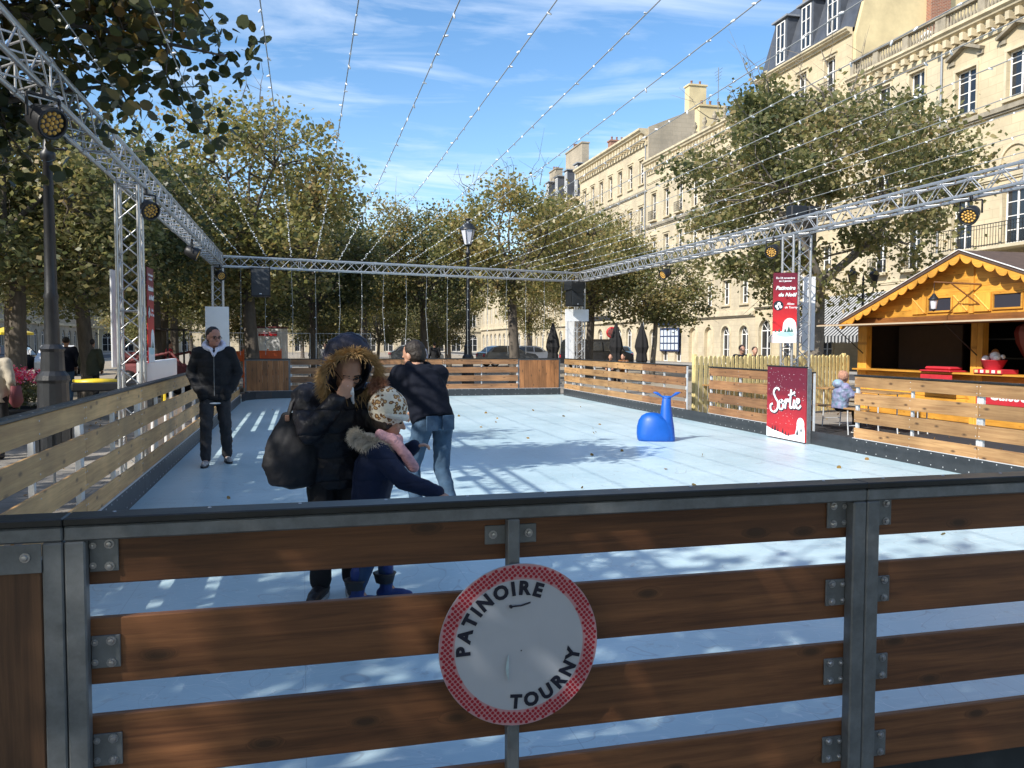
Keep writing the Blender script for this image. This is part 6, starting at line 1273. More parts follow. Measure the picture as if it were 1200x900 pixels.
# ---------------------------------------------------------------- 1 standing man
def standing(J0=None, h=1.0):
    J = dict(pelvis=(0, 0, .93), chest=(.0, 0, 1.24), neck=(-.005, 0, 1.44), shL=(0, .175, 1.38), shR=(0, -.175, 1.38), elL=(-.05, .27, 1.13), elR=(-.05, -.27, 1.13), wrL=(.09, .2, .95), wrR=(.09, -.2, .95),
        hipL=(0, .085, .88), hipR=(0, -.085, .88), knL=(.02, .1, .48), knR=(.03, -.1, .48), anL=(0, .12, .09), anR=(0, -.12, .09))
    if J0: J.update(J0)
    return {k: tuple(V(v) * h) for k, v in J.items()}
o = empty('person', (-1.06, 10.85, 0), R(-86), 'man in a black padded jacket over a white hood standing alone with hands in pockets', 'person')
J = standing(dict(wrL=(.05, .17, .97), wrR=(.05, -.17, .97), knR=(.14, -.10, .49), anR=(.17, -.11, .09), anL=(-.14, .135, .09), knL=(.0, .12, .48)))
hm = rotm(R(28), R(6)); hd = (.02, 0, 1.575)
bd = body(o, J, 1.0, hd, hm, 1.0, 'skin_red')
face_bits(hd, hm, 1.0, o)
mb = MB(); P = lambda x, y, z: V(hd) + hm @ V((x, y, z)); ell_(mb, P(-.03, 0, .045), (.096, .083, .088), hm, 16); ell_(mb, P(-.045, 0, -.0), (.08, .08, .08), hm, 16); fuse(mb, 'hair', 'hair', o, .008, 1, (.006, .02))
g_ = MB()
for y in (-1, 1):
    pts = [P(.098 + .0 * y, y * .031 + .025 * math.cos(a), .0 + .017 * math.sin(a)) for a in [k * math.pi / 6 for k in range(13)]]; g_.tube(pts, .0022, 5, cap=False); g_.tube([P(.096, y * .056, .003), P(-.005, y * .083, .008)], .002, 5)
g_.tube([P(.1, -.006, .005), P(.1, .006, .005)], .002, 5); g_.build('spectacles', 'black', o)
def pk(mb):
    for y in (-1, 1): ell_(mb, (.085, y * .13, .88), (.065, .075, .1)); cap_(mb, (-.05, y * .27, 1.13), (.05, y * .19, .94), .07, .06)
    loft_(mb, [((0, 0, .80), .13, .19, (0, 0, 1)), ((0, 0, .95), .14, .195, (0, 0, 1))])
jk = jacket(o, J, 1.02, 'puff_black', .1, puff=1.08, parts=pk)
mb = MB(); ell_(mb, (-.085, 0, 1.46), (.075, .12, .06)); 
for k in range(9):
    a = R(60 + 30 * k * 1.0); 
pts = [V((.085 * math.cos(a) - .01, .115 * math.sin(a), 1.475 - .055 * math.cos(a))) for a in [R(20 + k * 32) for k in range(11)]]
for a, b_ in zip(pts[:-1], pts[1:]): cap_(mb, a, b_, .034)
cap_(mb, (.1, .03, 1.41), (.135, .004, 1.345), .016, .012); cap_(mb, (.1, -.03, 1.41), (.135, -.004, 1.345), .016, .012)
fuse(mb, 'white_hood', 'whitehood', o, .009, 2, (.01, .05))
b = MB(); b.tube([(.15, 0, 1.36), (.172, 0, 1.2), (.165, 0, 1.0), (.155, 0, .86)], .004, 5); b.build('zip', 'galv', jk)
b = MB(); ell_(b, (.1, .0, .765), (.05, .075, .012)); b.build('white_shirt_hem', 'white', o)
trousers(o, J, 1.1, 'darkjean', disp=(.03, .07))
for s_ in 'LR': shoe(o, J['an' + s_], (1, .18 if s_ == 'L' else -.12, 0), 1.0, 'shoe', 'shoeblk')
# ---------------------------------------------------------------- 2 woman with fur hood
o = empty('person', (.19, 5.0, 0), R(-88), 'person in a black padded coat and fur edged hood holding one hand to the face', 'person')
J = dict(pelvis=(-.04, 0, .82), chest=(.0, 0, 1.05), neck=(.06, .01, 1.23), shL=(.03, .17, 1.18), shR=(.03, -.165, 1.18), elL=(.10, .26, .95), elR=(.16, -.16, 1.0), wrL=(.24, .2, .78), wrR=(.27, .0, 1.19),
    hipL=(-.05, .09, .78), hipR=(-.05, -.08, .78), knL=(.02, .1, .44), knR=(.03, -.09, .44), anL=(-.02, .09, .09), anR=(.04, -.10, .09))
hm = rotm(R(12), R(34)); hd = (.16, .055, 1.345)
body(o, J, .95, hd, hm, .97, 'skin', hands={'R': ((.27, .0, 1.19), (.05, .42, .8), (1, .2, .1), .92, .5, False)})
face_bits(hd, hm, .97, o)
P = lambda x, y, z: V(hd) + hm @ V((x, y, z))
g_ = MB()
for y in (-1, 1): g_.tube([P(.098, y * .031 + .026 * math.cos(a), .0 + .018 * math.sin(a)) for a in [k * math.pi / 6 for k in range(13)]], .003, 5, cap=False); g_.tube([P(.096, y * .056, .003), P(-.005, y * .083, .008)], .0025, 5)
g_.tube([P(.1, -.006, .005), P(.1, .006, .005)], .002, 5); g_.build('spectacles', 'black', o)
mb = MB(); ell_(mb, P(-.04, 0, .04), (.095, .084, .085), hm, 14); fuse(mb, 'hair', 'hair', o, .009, 1, (.006, .02))
jacket(o, J, 1.0, 'puff_blacks', .16, puff=1.2, disp=(.03, .06))
mb = MB()   # hood: tall hollow cowl reaching back and up
hp = [P(.045, 0, .0), P(-.0, 0, .02), P(-.06, 0, .04), P(-.11, 0, .055), P(-.145, 0, .055)]; rr = [(.135, .125), (.155, .145), (.155, .145), (.12, .12), (.05, .06)]
RG = []
for c, (ra, rb_) in zip(hp, rr): RG.append([c + hm @ V((0, rb_ * math.sin(2 * math.pi * j / 20), ra * math.cos(2 * math.pi * j / 20) + (.02 if math.cos(2 * math.pi * j / 20) > 0 else 0))) for j in range(20)])
inner = [[c + (p - c) * .86 for p in ring] for c, ring in zip(hp[:4], RG[:4])]
seq = RG[::-1] + inner; vs_ = [p for r_ in seq for p in r_]; mb.add(vs_, [(i * 20 + j, i * 20 + (j + 1) % 20, (i + 1) * 20 + (j + 1) % 20, (i + 1) * 20 + j) for i in range(len(seq) - 1) for j in range(20)] + [tuple(range(19, -1, -1)), tuple(range((len(seq) - 1) * 20, len(seq) * 20))], True)
for k in (-1, 1): cap_(mb, P(-.06, k * .07, -.09), V(J['neck']) + V((-.03, k * .06, .0)), .06, .075)
fuse(mb, 'hood', 'puff_hood', o, .011, 2, (.02, .06))
bs = []
rnd = random.Random(2)
for i in range(2600):
    a = rnd.uniform(0, 2 * math.pi); wv = rnd.gauss(0, .45); c = P(.055, 0, .0); rad = hm @ V((0, .135 * math.sin(a), .145 * math.cos(a))); outw = rad.normalized(); f = hm @ V((1, 0, 0))
    nn = (outw * math.cos(wv) + f * math.sin(wv) * .9).normalized(); bs.append((c + rad + nn * .012, nn))
fur('fur_trim', 'fur_tan', o, bs, .062, .0028, .12, 3, .4)
tis = MB(); ell_(tis, P(.135, -.035, -.035), (.014, .042, .036), hm); cap_(tis, P(.145, -.01, -.04), P(.135, .02, -.13), .018, .008); fuse(tis, 'tissue', 'tissue', o, .006, 1, (.01, .02))
trousers(o, J, 1.12, 'blkcloth')
for s_ in 'LR': shoe(o, J['an' + s_], (1, -.35 if s_ == 'R' else .0, 0), 1.1, 'shoeblk')
# tote bag
o = empty('tote_bag', (-.06, 4.95, .66), R(6), 'large soft black tote bag hanging from the shoulder of the person in the fur hood', 'bag')
mb = MB(); loft_(mb, [((0, .0, .0), .05, .05, (0, 0, 1)), ((0, 0, .03), .13, .085, (0, 0, 1)), ((-.005, 0, .14), .175, .10, (0, 0, 1)), ((.01, 0, .26), .16, .085, (0, 0, 1)), ((.03, 0, .38), .125, .05, (0, 0, 1)), ((.045, 0, .44), .105, .03, (0, 0, 1))])
fuse(mb, 'bag_body', 'bagcloth', o, .011, 3, (.035, .12))
for dy_ in (-.03, .03):
    b = MB(); b.tube([(-.03, dy_, .40), (.0, dy_, .50), (.06, dy_ * .6, .575), (.105, 0, .60), (.14, dy_ * .6, .56), (.13, dy_, .44)], .011, 6); b.build('strap', 'bagcloth', o)
b = MB(); b.box(-.045, -.02, -.045, -.03, .395, .43, bev=.004); b.build('strap_tab', 'fur_brown', o)
# ---------------------------------------------------------------- 3 girl
o = empty('person', (.40, 4.80, 0), R(-6), 'child in a navy coat with cream fur collar and leopard bobble hat reaching forward', 'person')
J = dict(pelvis=(-.03, 0, .60), chest=(.0, 0, .78), neck=(.03, 0, .925), shL=(.02, .115, .885), shR=(.02, -.115, .885), elL=(.12, .16, .80), elR=(.16, -.18, .74), wrL=(.225, .09, .895), wrR=(.345, -.23, .675),
    hipL=(-.03, .06, .56), hipR=(-.03, -.06, .56), knL=(.05, .07, .32), knR=(-.02, -.07, .32), anL=(.06, .06, .09), anR=(-.10, -.06, .09))
hm = rotm(R(-4), R(20)); hd = (.085, 0, 1.07); hs = .88
body(o, J, .74, hd, hm, hs, 'skin', .0065, hands={'R': (J['wrR'], (.9, -.3, -.35), (0, -.2, 1), .62, .3, False), 'L': (J['wrL'], (.9, -.1, .15), (0, 0, 1), .72, .7, True)})
face_bits(hd, hm, hs, o)
P = lambda x, y, z: V(hd) + hm @ (V((x, y, z)) * hs)
mb = MB(); ell_(mb, P(-.03, 0, .0), (.085, .083, .09), hm, 14); cap_(mb, P(-.02, -.07, -.02), P(.0, -.068, -.06), .02, .014); fuse(mb, 'hair', 'hair', o, .008, 1)
mb = MB(); ell_(mb, P(-.035, 0, .06), (.118, .112, .112), hm, 16); ell_(mb, P(-.065, 0, .115), (.08, .08, .075), hm, 14); ht = fuse(mb, 'bobble_hat', 'leopard', o, .008, 3)
mb = MB()
n = 20; rg = [P(-.012 + .108 * math.cos(2 * math.pi * k / n), .1 * math.sin(2 * math.pi * k / n), .03 + .012 * math.cos(2 * math.pi * k / n)) for k in range(n + 1)]
for a, b_ in zip(rg[:-1], rg[1:]): cap_(mb, a, b_, .021)
fuse(mb, 'hat_brim', 'ribwhite', ht, .007, 1)
pc = P(-.14, 0, .18); rnd = random.Random(8); bs = []
for i in range(900):
    d = V((rnd.gauss(0, 1), rnd.gauss(0, 1), rnd.gauss(0, 1))).normalized(); bs.append((pc + d * .028, d))
fur('pompom', 'fur_brown', ht, bs, .04, .0026, .0, 4, .2)
jacket(o, J, .76, 'puff_navy', .05, vox=.009, puff=1.16, disp=(.014, .06), cuffs=1.0)
mb = MB(); ell_(mb, (-.04, 0, .94), (.08, .13, .05)); cc = fuse(mb, 'collar', 'fur_cream', o, .009, 1)
bs = []
for i in range(2600):
    a = rnd.uniform(R(25), R(335)); wv = rnd.uniform(-1.2, 1.4); c = V((.012, 0, .945 - .0 * math.cos(a))); rad = V((.085 * math.cos(a) - .03, .115 * math.sin(a), -.03 * math.cos(a))); ow = V((math.cos(a), math.sin(a), 0)); nn = (ow * math.cos(wv) + V((0, 0, 1)) * math.sin(wv)).normalized(); bs.append((c + rad + nn * .022, nn))
fur('fur_trim', 'fur_cream', o, bs, .045, .0026, .15, 5, .4)
mb = MB(); cp = [(.03, -.10, .985), (.09, -.085, .96), (.135, -.03, .945), (.12, .06, .95), (.03, .09, .98)]
for a, b_ in zip(cp[:-1], cp[1:]): cap_(mb, a, b_, .036, sq=.8, sqd=(1, 0, 0))
cap_(mb, (.10, -.085, .955), (.165, -.09, .88), .036, .032); cap_(mb, (.165, -.09, .88), (.215, -.095, .80), .032, .034)
fuse(mb, 'scarf', 'pinkscarf', o, .008, 2, (.012, .03))
trousers(o, J, .74, 'jeandark', .01)
for s_ in 'LR': shoe(o, J['an' + s_], (1, -.1, 0), .78, 'bootblue', 'shoeblk', boot=True)
for s_ in 'LR':
    mb = MB(); a = V(J['an' + s_]); mb.lathe([(.052, .10), (.062, .14), (.07, .155), (.05, .155)], 14, (a.x - .01, a.y, 0)); mb.build('boot_cuff', 'shoeblk', o)
# ---------------------------------------------------------------- 4 stooping man seen from behind
o = empty('person', (1.0, 6.68, 0), R(112), 'man in a dark jacket and blue jeans seen from behind leaning towards the child', 'person')
J = dict(pelvis=(-.05, 0, .90), chest=(.10, 0, 1.12), neck=(.20, 0, 1.30), shL=(.16, .185, 1.25), shR=(.16, -.185, 1.25), elL=(.28, .24, 1.02), elR=(.3, -.22, 1.02), wrL=(.45, .16, .92), wrR=(.45, -.14, .92),
    hipL=(-.05, .09, .86), hipR=(-.05, -.09, .86), knL=(.10, .11, .49), knR=(.0, -.11, .48), anL=(-.02, .12, .09), anR=(-.16, -.14, .09))
hm = rotm(R(24), R(24)); hd = (.25, .01, 1.40)
body(o, J, 1.0, hd, hm, 1.0, 'skin')
P = lambda x, y, z: V(hd) + hm @ V((x, y, z))
mb = MB(); ell_(mb, P(-.03, 0, .035), (.096, .085, .092), hm, 16); ell_(mb, P(-.04, 0, -.01), (.078, .08, .08), hm, 16); fuse(mb, 'hair', 'hair', o, .008, 1, (.01, .02))
def coll(mb):
    for k in range(8):
        a0, a1 = R(40 + k * 35), R(75 + k * 35); cap_(mb, (.18 + .07 * math.cos(a0), .09 * math.sin(a0), 1.315 + .02 * math.cos(a0)), (.18 + .07 * math.cos(a1), .09 * math.sin(a1), 1.315 + .02 * math.cos(a1)), .032)
    ell_(mb, (.08, 0, 1.24), (.06, .13, .07))
jacket(o, J, 1.04, 'navycloth', .03, puff=1.04, disp=(.02, .1), parts=coll)
trousers(o, J, .98, 'jean', disp=(.02, .07))
for s_ in (-1, 1): b = MB(); b.box(-.006, .006, -.055, .055, -.06, .06, bev=.004); b.build('back_pocket', 'jean', o, loc=(-.165, s_ * .075, .87))
for s_ in 'LR': shoe(o, J['an' + s_], (1, 0, 0), 1.0, 'shoe')
# ---------------------------------------------------------------- 5 seated child
o = empty('person', (9.42, 13.05, -.1), R(-12), 'child in a marbled lilac padded jacket sitting on the bench behind the fence gap', 'person')
J = dict(pelvis=(0, 0, .50), chest=(.02, 0, .72), neck=(.05, 0, .88), shL=(.04, .12, .84), shR=(.04, -.12, .84), elL=(.14, .17, .70), elR=(.14, -.17, .70), wrL=(.3, .1, .72), wrR=(.3, -.1, .72),
    hipL=(.0, .07, .46), hipR=(.0, -.07, .46), knL=(.3, .08, .44), knR=(.3, -.08, .44), anL=(.32, .08, .1), anR=(.32, -.08, .1))
hm = rotm(R(20), R(10)); hd = (.07, 0, 1.02)
body(o, J, .74, hd, hm, .85, 'skin', .008); P = lambda x, y, z: V(hd) + hm @ (V((x, y, z)) * .85)
mb = MB(); ell_(mb, P(-.03, 0, .02), (.1, .09, .1), hm, 14); ell_(mb, P(-.09, 0, .07), (.05, .05, .05), hm, 12); fuse(mb, 'hair', 'fur_brown', o, .009, 1, (.02, .03))
jacket(o, J, .80, 'lilac', .05, puff=1.3, disp=(.03, .07)); trousers(o, J, .74, 'darkjean')
mb = MB(); ell_(mb, (-.04, 0, .90), (.1, .12, .085)); fuse(mb, 'hood', mat('turquoise_hood', (.18, .42, .45), .5, noise=.3, nscale=10, c2=(.25, .2, .36)), o, .012, 2, (.02, .05))
for s_ in 'LR': shoe(o, J['an' + s_], (1, 0, 0), .8, 'shoeblk')
# ---------------------------------------------------------------- background walkers
def walker(loc, rz, h, coat, legs, label, hair='hair', bag=False, sit=False, grp='people in the background'):
    o = empty('person', loc, rz, label, 'person', grp)
    J = standing(dict(anL=(.16, .1, .09), anR=(-.16, -.1, .11), knL=(.1, .1, .48), elL=(-.02, .25, 1.13), wrL=(.1, .25, .92)), h) if not sit else {k: tuple(V(v) * h) for k, v in dict(pelvis=(0, 0, .5), chest=(.03, 0, .8), neck=(.03, 0, 1.0), shL=(.03, .17, .95), shR=(.03, -.17, .95), elL=(.12, .25, .72), elR=(.12, -.25, .72), wrL=(.3, .15, .7), wrR=(.3, -.15, .7), hipL=(0, .09, .47), hipR=(0, -.09, .47), knL=(.4, .1, .47), knR=(.4, -.1, .47), anL=(.42, .1, .09), anR=(.42, -.1, .09)).items()}
    hd = V(J['neck']) + V((.02, 0, .135)) * h; hm = rotm(0, 0); body(o, J, h, hd, hm, h, 'skin', .014)
    mb = MB(); ell_(mb, hd + V((-.025, 0, .035)), (.1 * h, .087 * h, .09 * h)); mb.build('hair', hair, o)
    jacket(o, J, h, coat, .12, vox=.018); trousers(o, J, h, legs, .018)
    for s_ in 'LR':
        mb = MB(); a = V(J['an' + s_]); cap_(mb, (a.x - .03, a.y, .05), (a.x + .13, a.y, .04), .045, .035); mb.build('shoe', 'shoeblk', o)
    if bag: mb = MB(); loft_(mb, [((0, -.3, .72), .06, .03, (0, 0, 1)), ((0, -.3, .8), .13, .07, (0, 0, 1)), ((0, -.3, 1.02), .1, .04, (0, 0, 1))]); mb.build('handbag', 'maroon', o)
    return o
G0 = -.115
walker((-4.15, 12.9, G0), R(75), .97, 'beige', 'blkcloth', 'person in a pale coat with a maroon bag cut off by the left photo edge', bag=True)
walker((-6.07, 24.2, G0), R(95), 1.05, 'navycloth', 'jean', 'person in a long dark coat and jeans walking away beside the left lamp post')
walker((-4.95, 21.9, G0), R(80), 1.02, 'olive', 'blkcloth', 'person in an olive green coat walking away beyond the left lamp post')
walker((-4.3, 29.5, G0), R(20), 1.0, 'redcloth', 'darkjean', 'person in a red jacket by the red machine')
walker((.55, 38.0, G0), R(-60), .98, 'beige', 'jean', 'person in a pale top far behind the hooded woman'); walker((1.0, 38.6, G0), R(-100), .95, 'grey', 'darkjean', 'person in a grey top beside the pale topped one far away')
walker((5.1, 36.5, G0), R(-110), .97, 'whitehood', 'darkjean', 'person in a white top standing left of the middle lamp post'); walker((6.3, 40.5, G0), R(90), 1.0, 'blkcloth', 'darkjean', 'person in black standing just left of the middle lamp post')
walker((11.35, 29.6, G0), R(-120), 1.0, 'blkcloth', 'darkjean', 'seated person in black between two closed black parasols', sit=True); walker((12.0, 29.9, G0), R(-150), 1.0, 'brownwood', 'darkjean', 'seated person in a brown jacket by a closed black parasol', sit=True)
walker((10.6, 18.6, G0), R(-100), .95, 'navycloth', 'darkjean', 'person in navy whose head shows above the yellow picket fence', sit=False).location.z = -.5 + .385; walker((11.9, 20.2, G0), R(-100), .92, 'blkcloth', 'darkjean', 'person in black farther right behind the yellow picket fence')
# ================================================================== SMALLER STREET THINGS
def car(loc, rz, paint, label, s=1.0, van=False):
    o = empty('parked_car', loc, rz, label, 'van' if van else 'car', 'vehicles parked along the streets'); o.scale = (s, s, s); W2 = .86
    if van: prof = [(-2.3, .35), (-2.3, 1.0), (-2.22, 1.85), (-2.0, 1.95), (1.0, 1.95), (1.35, 1.75), (1.75, 1.15), (2.25, .98), (2.35, .75), (2.35, .35)]; gp = [(1.02, 1.78), (1.3, 1.7), (1.66, 1.16), (.2, 1.16), (.2, 1.78)]; gr = [(-2.0, 1.2), (-2.0, 1.78), (.1, 1.78), (.1, 1.2)]
    else: prof = [(-2.05, .32), (-2.1, .8), (-2.02, 1.0), (-1.75, 1.08), (-1.35, 1.42), (-.9, 1.5), (.1, 1.5), (.45, 1.42), (1.1, 1.02), (1.85, .9), (2.08, .7), (2.08, .32)]; gp = [(.02, 1.42), (.38, 1.36), (.92, 1.04), (.02, 1.04)]; gr = [(-1.55, 1.08), (-1.28, 1.36), (-.9, 1.42), (-.06, 1.42), (-.06, 1.06)]
    b = MB(); n = len(prof); rows = []
    for y, ins in ((-W2 + .0, .10), (-W2, .0), (W2, .0), (W2 - .0, .10)): pass
    def sec(y, k): return [(x * (1 - .02 * k), y, z if z < 1.05 else 1.05 + (z - 1.05) * (1 - .03 * k)) for x, z in prof]
    def tum(side, k):
        return [(x * (1 - .015 * k), side * (W2 - (.13 * max(0, z - .95) / .5 if z > .95 else 0) - .05 * k), z - .02 * k * (z > 1)) for x, z in prof]
    ring_loft(b, [tum(-1, 1), tum(-1, 0), tum(1, 0), tum(1, 1)], smooth=False); b.build('body', paint, o)
    for sd in (-1, 1):
        for g in (gp, gr):
            f = MB(); f.add([(x, sd * (W2 - .13 * max(0, z - .95) / .5 + .006), z) for x, z in g], [tuple(range(len(g)))]); f.build('side_window', 'glass_dark', o, fixn=False)
    if van: quads = (((1.37, 1.72), (1.74, 1.18), .74), ((-2.225, 1.8), (-2.3, 1.15), .72))
    else: quads = (((.47, 1.41), (1.08, 1.04), .72), ((-1.38, 1.41), (-1.74, 1.09), .7))
    for (a, c, hw_), nm in zip(quads, ('windscreen', 'rear_window')):
        dn = V((a[1] - c[1], 0, c[0] - a[0])); dn = dn.normalized() * .012 * (1 if a[0] > 0 else -1); dn = V((abs(dn.x) * (1 if a[0] > 0 else -1), 0, abs(dn.z)))
        f = MB(); f.add([V((a[0], -hw_ + .06, a[1])) + dn, V((a[0], hw_ - .06, a[1])) + dn, V((c[0], hw_, c[1])) + dn, V((c[0], -hw_, c[1])) + dn], [(0, 1, 2, 3)]); f.build(nm, 'glass_dark', o, fixn=False)
    for x in (-1.3, 1.3):
        for sd in (-1, 1):
            rot = Matrix.Translation((x, sd * .8, .32)) @ Matrix.Rotation(R(90), 4, 'X'); f = MB(); f.lathe([(.0001, -.1), (.25, -.1), (.32, -.07), (.32, .07), (.25, .1), (.0001, .1)], 18, m=rot); wh = f.build('wheel', 'black', o)
            f = MB(); f.lathe([(.0001, .115), (.1, .112), (.2, .104)], 12, m=rot); f.lathe([(.2, -.104), (.1, -.112), (.0001, -.115)], 12, m=rot); f.build('rim', 'alu', wh)
    for sd in (-1, 1):
        f = MB(); f.box(2.0 if not van else 2.28, 2.1 if not van else 2.37, sd * .62 - .16, sd * .62 + .16, .62, .76, bev=.03); f.build('headlight', 'ledcap', o); f = MB(); f.box(-2.14 if not van else -2.33, -2.04, sd * .68 - .09, sd * .68 + .09, .72, .92, bev=.02); f.build('tail_light', 'red', o)
    f = MB(); f.box(2.09 if not van else 2.36, 2.105 if not van else 2.375, -.26, .26, .4, .5); f.build('number_plate', 'white', o)
    return o
M['cblue'] = mat('blue_car_paint', (.07, .16, .26), .25, .3); M['cwhite'] = mat('white_car_paint', (.7, .71, .72), .25); M['cgrey'] = mat('grey_car_paint', (.16, .17, .18), .25, .4); M['cblack'] = mat('black_car_paint', (.015, .016, .02), .2)
car((-14.2, 38.5, G0), R(95), 'cblue', 'blue van parked in the shade behind the flower planter', van=True); car((-13.6, 44.5, G0), R(88), 'cblack', 'dark car parked beyond the tree trunk at the left edge')
car((-11.9, 46.0, G0), R(-80), 'cwhite', 'white car parked behind the person in the olive coat'); car((-20.5, 60, G0), R(90), 'cgrey', 'grey car farther up the left street')
car((14.3, 58, G0), R(10), 'cgrey', 'grey car left of the yellowing tree trunk'); car((16.6, 60, G0), R(5), 'cwhite', 'pale car between the yellowing tree and the first black parasol'); car((18.9, 52, G0), R(5), 'cblack', 'black van behind the far right truss tower', van=True)
car((24.0, 70, G0), R(90), 'cwhite', 'white car parked on the right street below the arcade'); car((24.0, 62, G0), R(90), 'cblue', 'blue car parked on the right street below the arcade')
car((8.8, 66, G0), R(0), 'cgrey', 'distant grey car at the far end of the walk')
# closed parasols
def parasol(loc, label):
    o = empty('closed_parasol', loc, 0, label, 'parasol', 'closed black parasols')
    b = MB(); b.box(-.3, .3, -.3, .3, 0, .07, bev=.02); b.build('base', 'galv', o)
    b = MB(); b.tube([(0, 0, .07), (0, 0, 2.5)], .024, 8); b.build('pole', 'black', o)
    b = MB(); n = 16; pr = [(.1, .75), (.2, .95), (.17, 1.25), (.24, 1.5), (.2, 1.8), (.1, 2.2), (.03, 2.48)]; vs_ = []
    for r, z in pr:
        for j in range(n): a = 2 * math.pi * j / n; q = r * (1 + .22 * (j % 2)); vs_.append((q * math.cos(a), q * math.sin(a), z))
    b.add(vs_, [(i * n + j, i * n + (j + 1) % n, (i + 1) * n + (j + 1) % n, (i + 1) * n + j) for i in range(len(pr) - 1) for j in range(n)] + [tuple(range(n)), tuple(range((len(pr) - 1) * n, len(pr) * n))]); b.build('folded_canopy', 'blkcloth', o)
parasol((9.97, 32.6, G0), 'closed black parasol left of the far right truss tower'); parasol((12.48, 31.97, G0), 'closed black parasol behind the right fence, first right of the tower'); parasol((13.5, 31.7, G0), 'closed black parasol nearest the small pale green tree')
# site kiosk, orange barriers, red machine
o = empty('site_kiosk', (-1.3, 35.6, G0), R(-10), 'white site cabin with a red topped sign beyond the far left fence corner', 'cabin')
b = MB(); b.box(-.5, .5, 0, 1.2, 0, 2.25, bev=.03); b.build('cabin', 'white', o); b = MB(); b.box(-.54, .54, -.05, 1.25, 2.252, 2.31, bev=.02); b.build('roof', 'maroon', o)
b = MB(); b.box(-.46, .3, -.03, -.003, 1.92, 2.08); b.build('sign_strip', 'red', o); b = MB(); b.box(-.1, .44, -.03, -.003, .05, 1.7, bev=.01); dd = b.build('door', 'cwhite', o); b = MB(); b.tube([(.05, -.06, .85), (.05, -.06, 1.05)], .015, 6); b.build('handle', 'black', dd)
M['orange'] = mat('orange_plastic', (.75, .12, .02), .45, noise=.15)
def barrier(loc, rz, label):
    o = empty('safety_barrier', loc, rz, label, 'barrier', 'orange safety barriers'); o.scale = (.5, 1, 1.36)
    b = MB(); b.box(-.95, .95, -.03, .03, .75, 1.0, bev=.02); b.box(-.95, .95, -.03, .03, .35, .5, bev=.02); b.build('rail', 'orange', o)
    for x in (-.9, 0, .9): b = MB(); b.box(x - .04, x + .04, -.035, .035, .1, 1.05, bev=.015); b.build('post', 'orange', o)
    for x in (-.7, .7): b = MB(); b.box(x - .06, x + .06, -.3, .3, 0, .09, bev=.02); b.build('foot', 'black', o)
barrier((-2.35, 29.0, G0), R(-8), 'orange plastic barrier just right of the standing man'); barrier((-1.2, 31.0, G0), R(5), 'orange plastic barrier in front of the white cabin')
def tractor(loc, rz):
    o = empty('compact_loader', loc, rz, 'small red loader parked behind the left truss tower', 'machine'); 
    b = MB(); b.box(-.9, .9, -.45, .45, .5, 1.0, bev=.08); b.box(-.9, -.1, -.4, .4, 1.0, 1.35, bev=.06); b.build('body', 'maroon', o)
    b = MB()
    for x, y in ((-.1, -.42), (-.1, .42), (.75, -.42), (.75, .42)): b.tube([(x, y, 1.0), (x, y, 2.0)], .03, 6)
    b.build('roll_cage', 'black', o); b = MB(); b.box(-.2, .85, -.5, .5, 2.0, 2.06, bev=.02); b.build('canopy', 'black', o)
    for y in (-.5, .5): b = MB(); b.tube([(-.4, y, 1.1), (.9, y, 1.35), (1.6, y, .6), (1.75, y, .3)], .045, 6); b.build('lift_arm', 'maroon', o)
    b = MB(); b.prism([(1.6, .05), (2.1, .02), (2.15, .1), (1.75, .15), (1.7, .55), (1.6, .55)], -.6, .6, lambda u, v, q: (u, q, v)); b.build('bucket', 'galv', o)
    for x in (-.55, .6):
        for y in (-.52, .52): b = MB(); b.lathe([(.0001, -.12), (.3, -.12), (.4, -.08), (.4, .08), (.3, .12), (.0001, .12)], 16, m=Matrix.Translation((x, y, .4)) @ Matrix.Rotation(R(90), 4, 'X')); b.build('wheel', 'black', o)
tractor((-4.4, 27.2, G0), R(-25))
# flower planter
o = empty('flower_planter', (-4.55, 15.2, G0), 0, 'black round planter of pink and white flowers left of the lamp post', 'planter')
b = MB(); b.lathe([(.3, 0), (.42, .5), (.45, .55), (.4, .55), (.38, .48), (.0, .48)], 18); b.build('pot', 'black', o)
rng = np.random.default_rng(4); M['pinkfl'] = leaf_mat('pink_petals', [(.55, .03, .12), (.7, .08, .2), (.62, .02, .05), (.75, .5, .55), (.8, .2, .3)], .3)
cs = rng.normal(0, 1, (40, 3)) * np.array([.27, .27, .09]) + np.array([0, 0, .82]); link('foliage', make_leaves('foliage', cs, [.09] * 40, 50, .06, rng, 'leafC'), o)
cs = rng.normal(0, 1, (26, 3)) * np.array([.3, .28, .05]) + np.array([0, 0, 1.06]); link('blossom', make_leaves('blossom', cs, [.07] * 26, 34, .05, rng, 'pinkfl'), o)
M['yel'] = mat('yellow_plastic', (.72, .52, .03), .4)
o = empty('ping_pong_table', (-3.0, 14.5, G0), R(12), 'black and yellow table football style table beyond the left fence', 'table')
b = MB(); b.box(-.55, .75, -.35, .35, .86, 1.0, bev=.02); b.build('box', 'black', o); b = MB(); b.lathe([(.34, 1.0), (.34, 1.035), (.0, 1.05)], 20, (-.2, 0, 0)); b.build('yellow_cover', 'yel', o)
b = MB(); b.box(.76, .8, -.36, .36, .62, 1.03, bev=.01); b.build('end_panel', 'yel', o)
for x, y in ((-.45, -.28), (-.45, .28), (.65, -.28), (.65, .28)): b = MB(); b.tube([(x, y, 0), (x, y, .86)], .025, 6); b.build('leg', 'black', o)
o['category'] = 'table'; o.name = 'game_table'
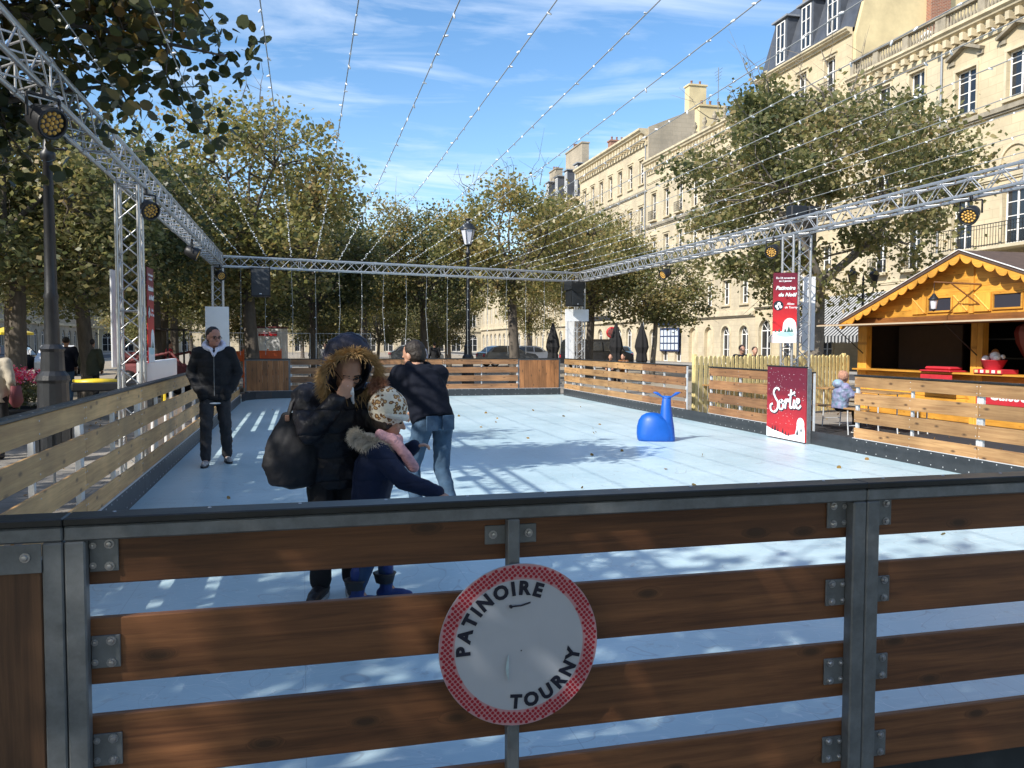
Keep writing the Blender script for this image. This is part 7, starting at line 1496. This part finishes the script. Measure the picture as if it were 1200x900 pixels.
# low wooden pallets and benches behind the left fence seen through the gaps
for i, (x, y, rz_) in enumerate(((-2.45, 6.0, 4), (-2.5, 8.1, -6), (-3.6, 9.2, 20))):
    beer('beer_bench', 'bench', (x, y, -.112), R(90 + rz_), 1.9, .32, .46, ('wooden bench nearest the camera behind the left plank fence', 'second wooden bench behind the left plank fence', 'wooden bench standing away from the left plank fence')[i], 'benches behind the left fence')
# yellow parasols far left
def open_parasol(loc, label):
    o = empty('open_parasol', loc, 0, label, 'parasol', None); b = MB(); b.tube([(0, 0, 0), (0, 0, 2.6)], .025, 6); b.build('pole', 'white', o); b = MB(); b.lathe([(1.5, 2.15), (1.5, 2.3), (.0001, 2.75)], 8, smooth=False); b.build('canopy', 'yel', o)
open_parasol((-19.0, 62.0, G0), 'small yellow parasol between the left lamp post and the man in the green coat')
# wire fence panels far behind the rink
for i, (x0, y0) in enumerate(((-3.9, 31.5), (-1.8, 32.0), (.5, 32.4))):
    o = empty('wire_fence_panel', (x0, y0, G0), R(8), '%s grey wire site fence panel from the left beyond the rink' % ORD[i], 'fence', 'wire site fence')
    b = MB(); b.tube([(0, 0, 0), (0, 0, 2.0), (2.1, 0, 2.0), (2.1, 0, 0)], .02, 6); b.build('frame', 'galv_l', o); b = MB()
    for k in range(1, 14): b.tube([(k * .15, 0, .05), (k * .15, 0, 2.0)], .004, 3, cap=False)
    for k in range(1, 8): b.tube([(0, 0, k * .25), (2.1, 0, k * .25)], .004, 3, cap=False)
    b.build('mesh', 'galv_l', o)
# round road sign
o = empty('road_sign', (20.0, 52.0, G0), R(-20), 'round red bordered road sign on a thin post right of the far truss tower', 'road sign'); b = MB(); b.tube([(0, 0, 0), (0, 0, 2.4)], .03, 6); b.build('post', 'galv', o)
b = MB(); b.lathe([(.0001, 0), (.38, 0), (.38, .02), (.0001, .02)], 24, m=Matrix.Translation((0, -.04, 2.4)) @ Matrix.Rotation(R(90), 4, 'X')); b.build('disc', 'red', o)
b = MB(); b.lathe([(.0001, .022), (.28, .022)], 24, m=Matrix.Translation((0, -.04, 2.4)) @ Matrix.Rotation(R(90), 4, 'X')); b.build('face', 'pinkish', o)
# fallen leaves on the ice and the paving
rng = np.random.default_rng(9); n = 420; M['leafdry'] = leaf_mat('dry_leaf', [(.14, .075, .025), (.26, .16, .05), (.34, .22, .06), (.2, .1, .03)], .2)
P0 = np.stack([rng.uniform(-1.4, 7.3, n), rng.uniform(2.4, 20, n), np.full(n, .012)], 1); P1 = np.stack([rng.uniform(-6, 12.3, n * 3), rng.uniform(2, 24, n * 3), np.full(n * 3, -.098)], 1)
P1 = P1[(P1[:, 0] < -1.75) | (P1[:, 0] > 7.7)]
keep = rng.random(n) < .16; P0 = P0[keep]
for nm, PP in (('fallen_leaves', P0), ('fallen_leaves', P1)):
    me = make_leaves(nm, PP, [.004] * len(PP), 1, .06, rng, 'leafdry', True, .1); link(nm, me)['kind'] = 'stuff'
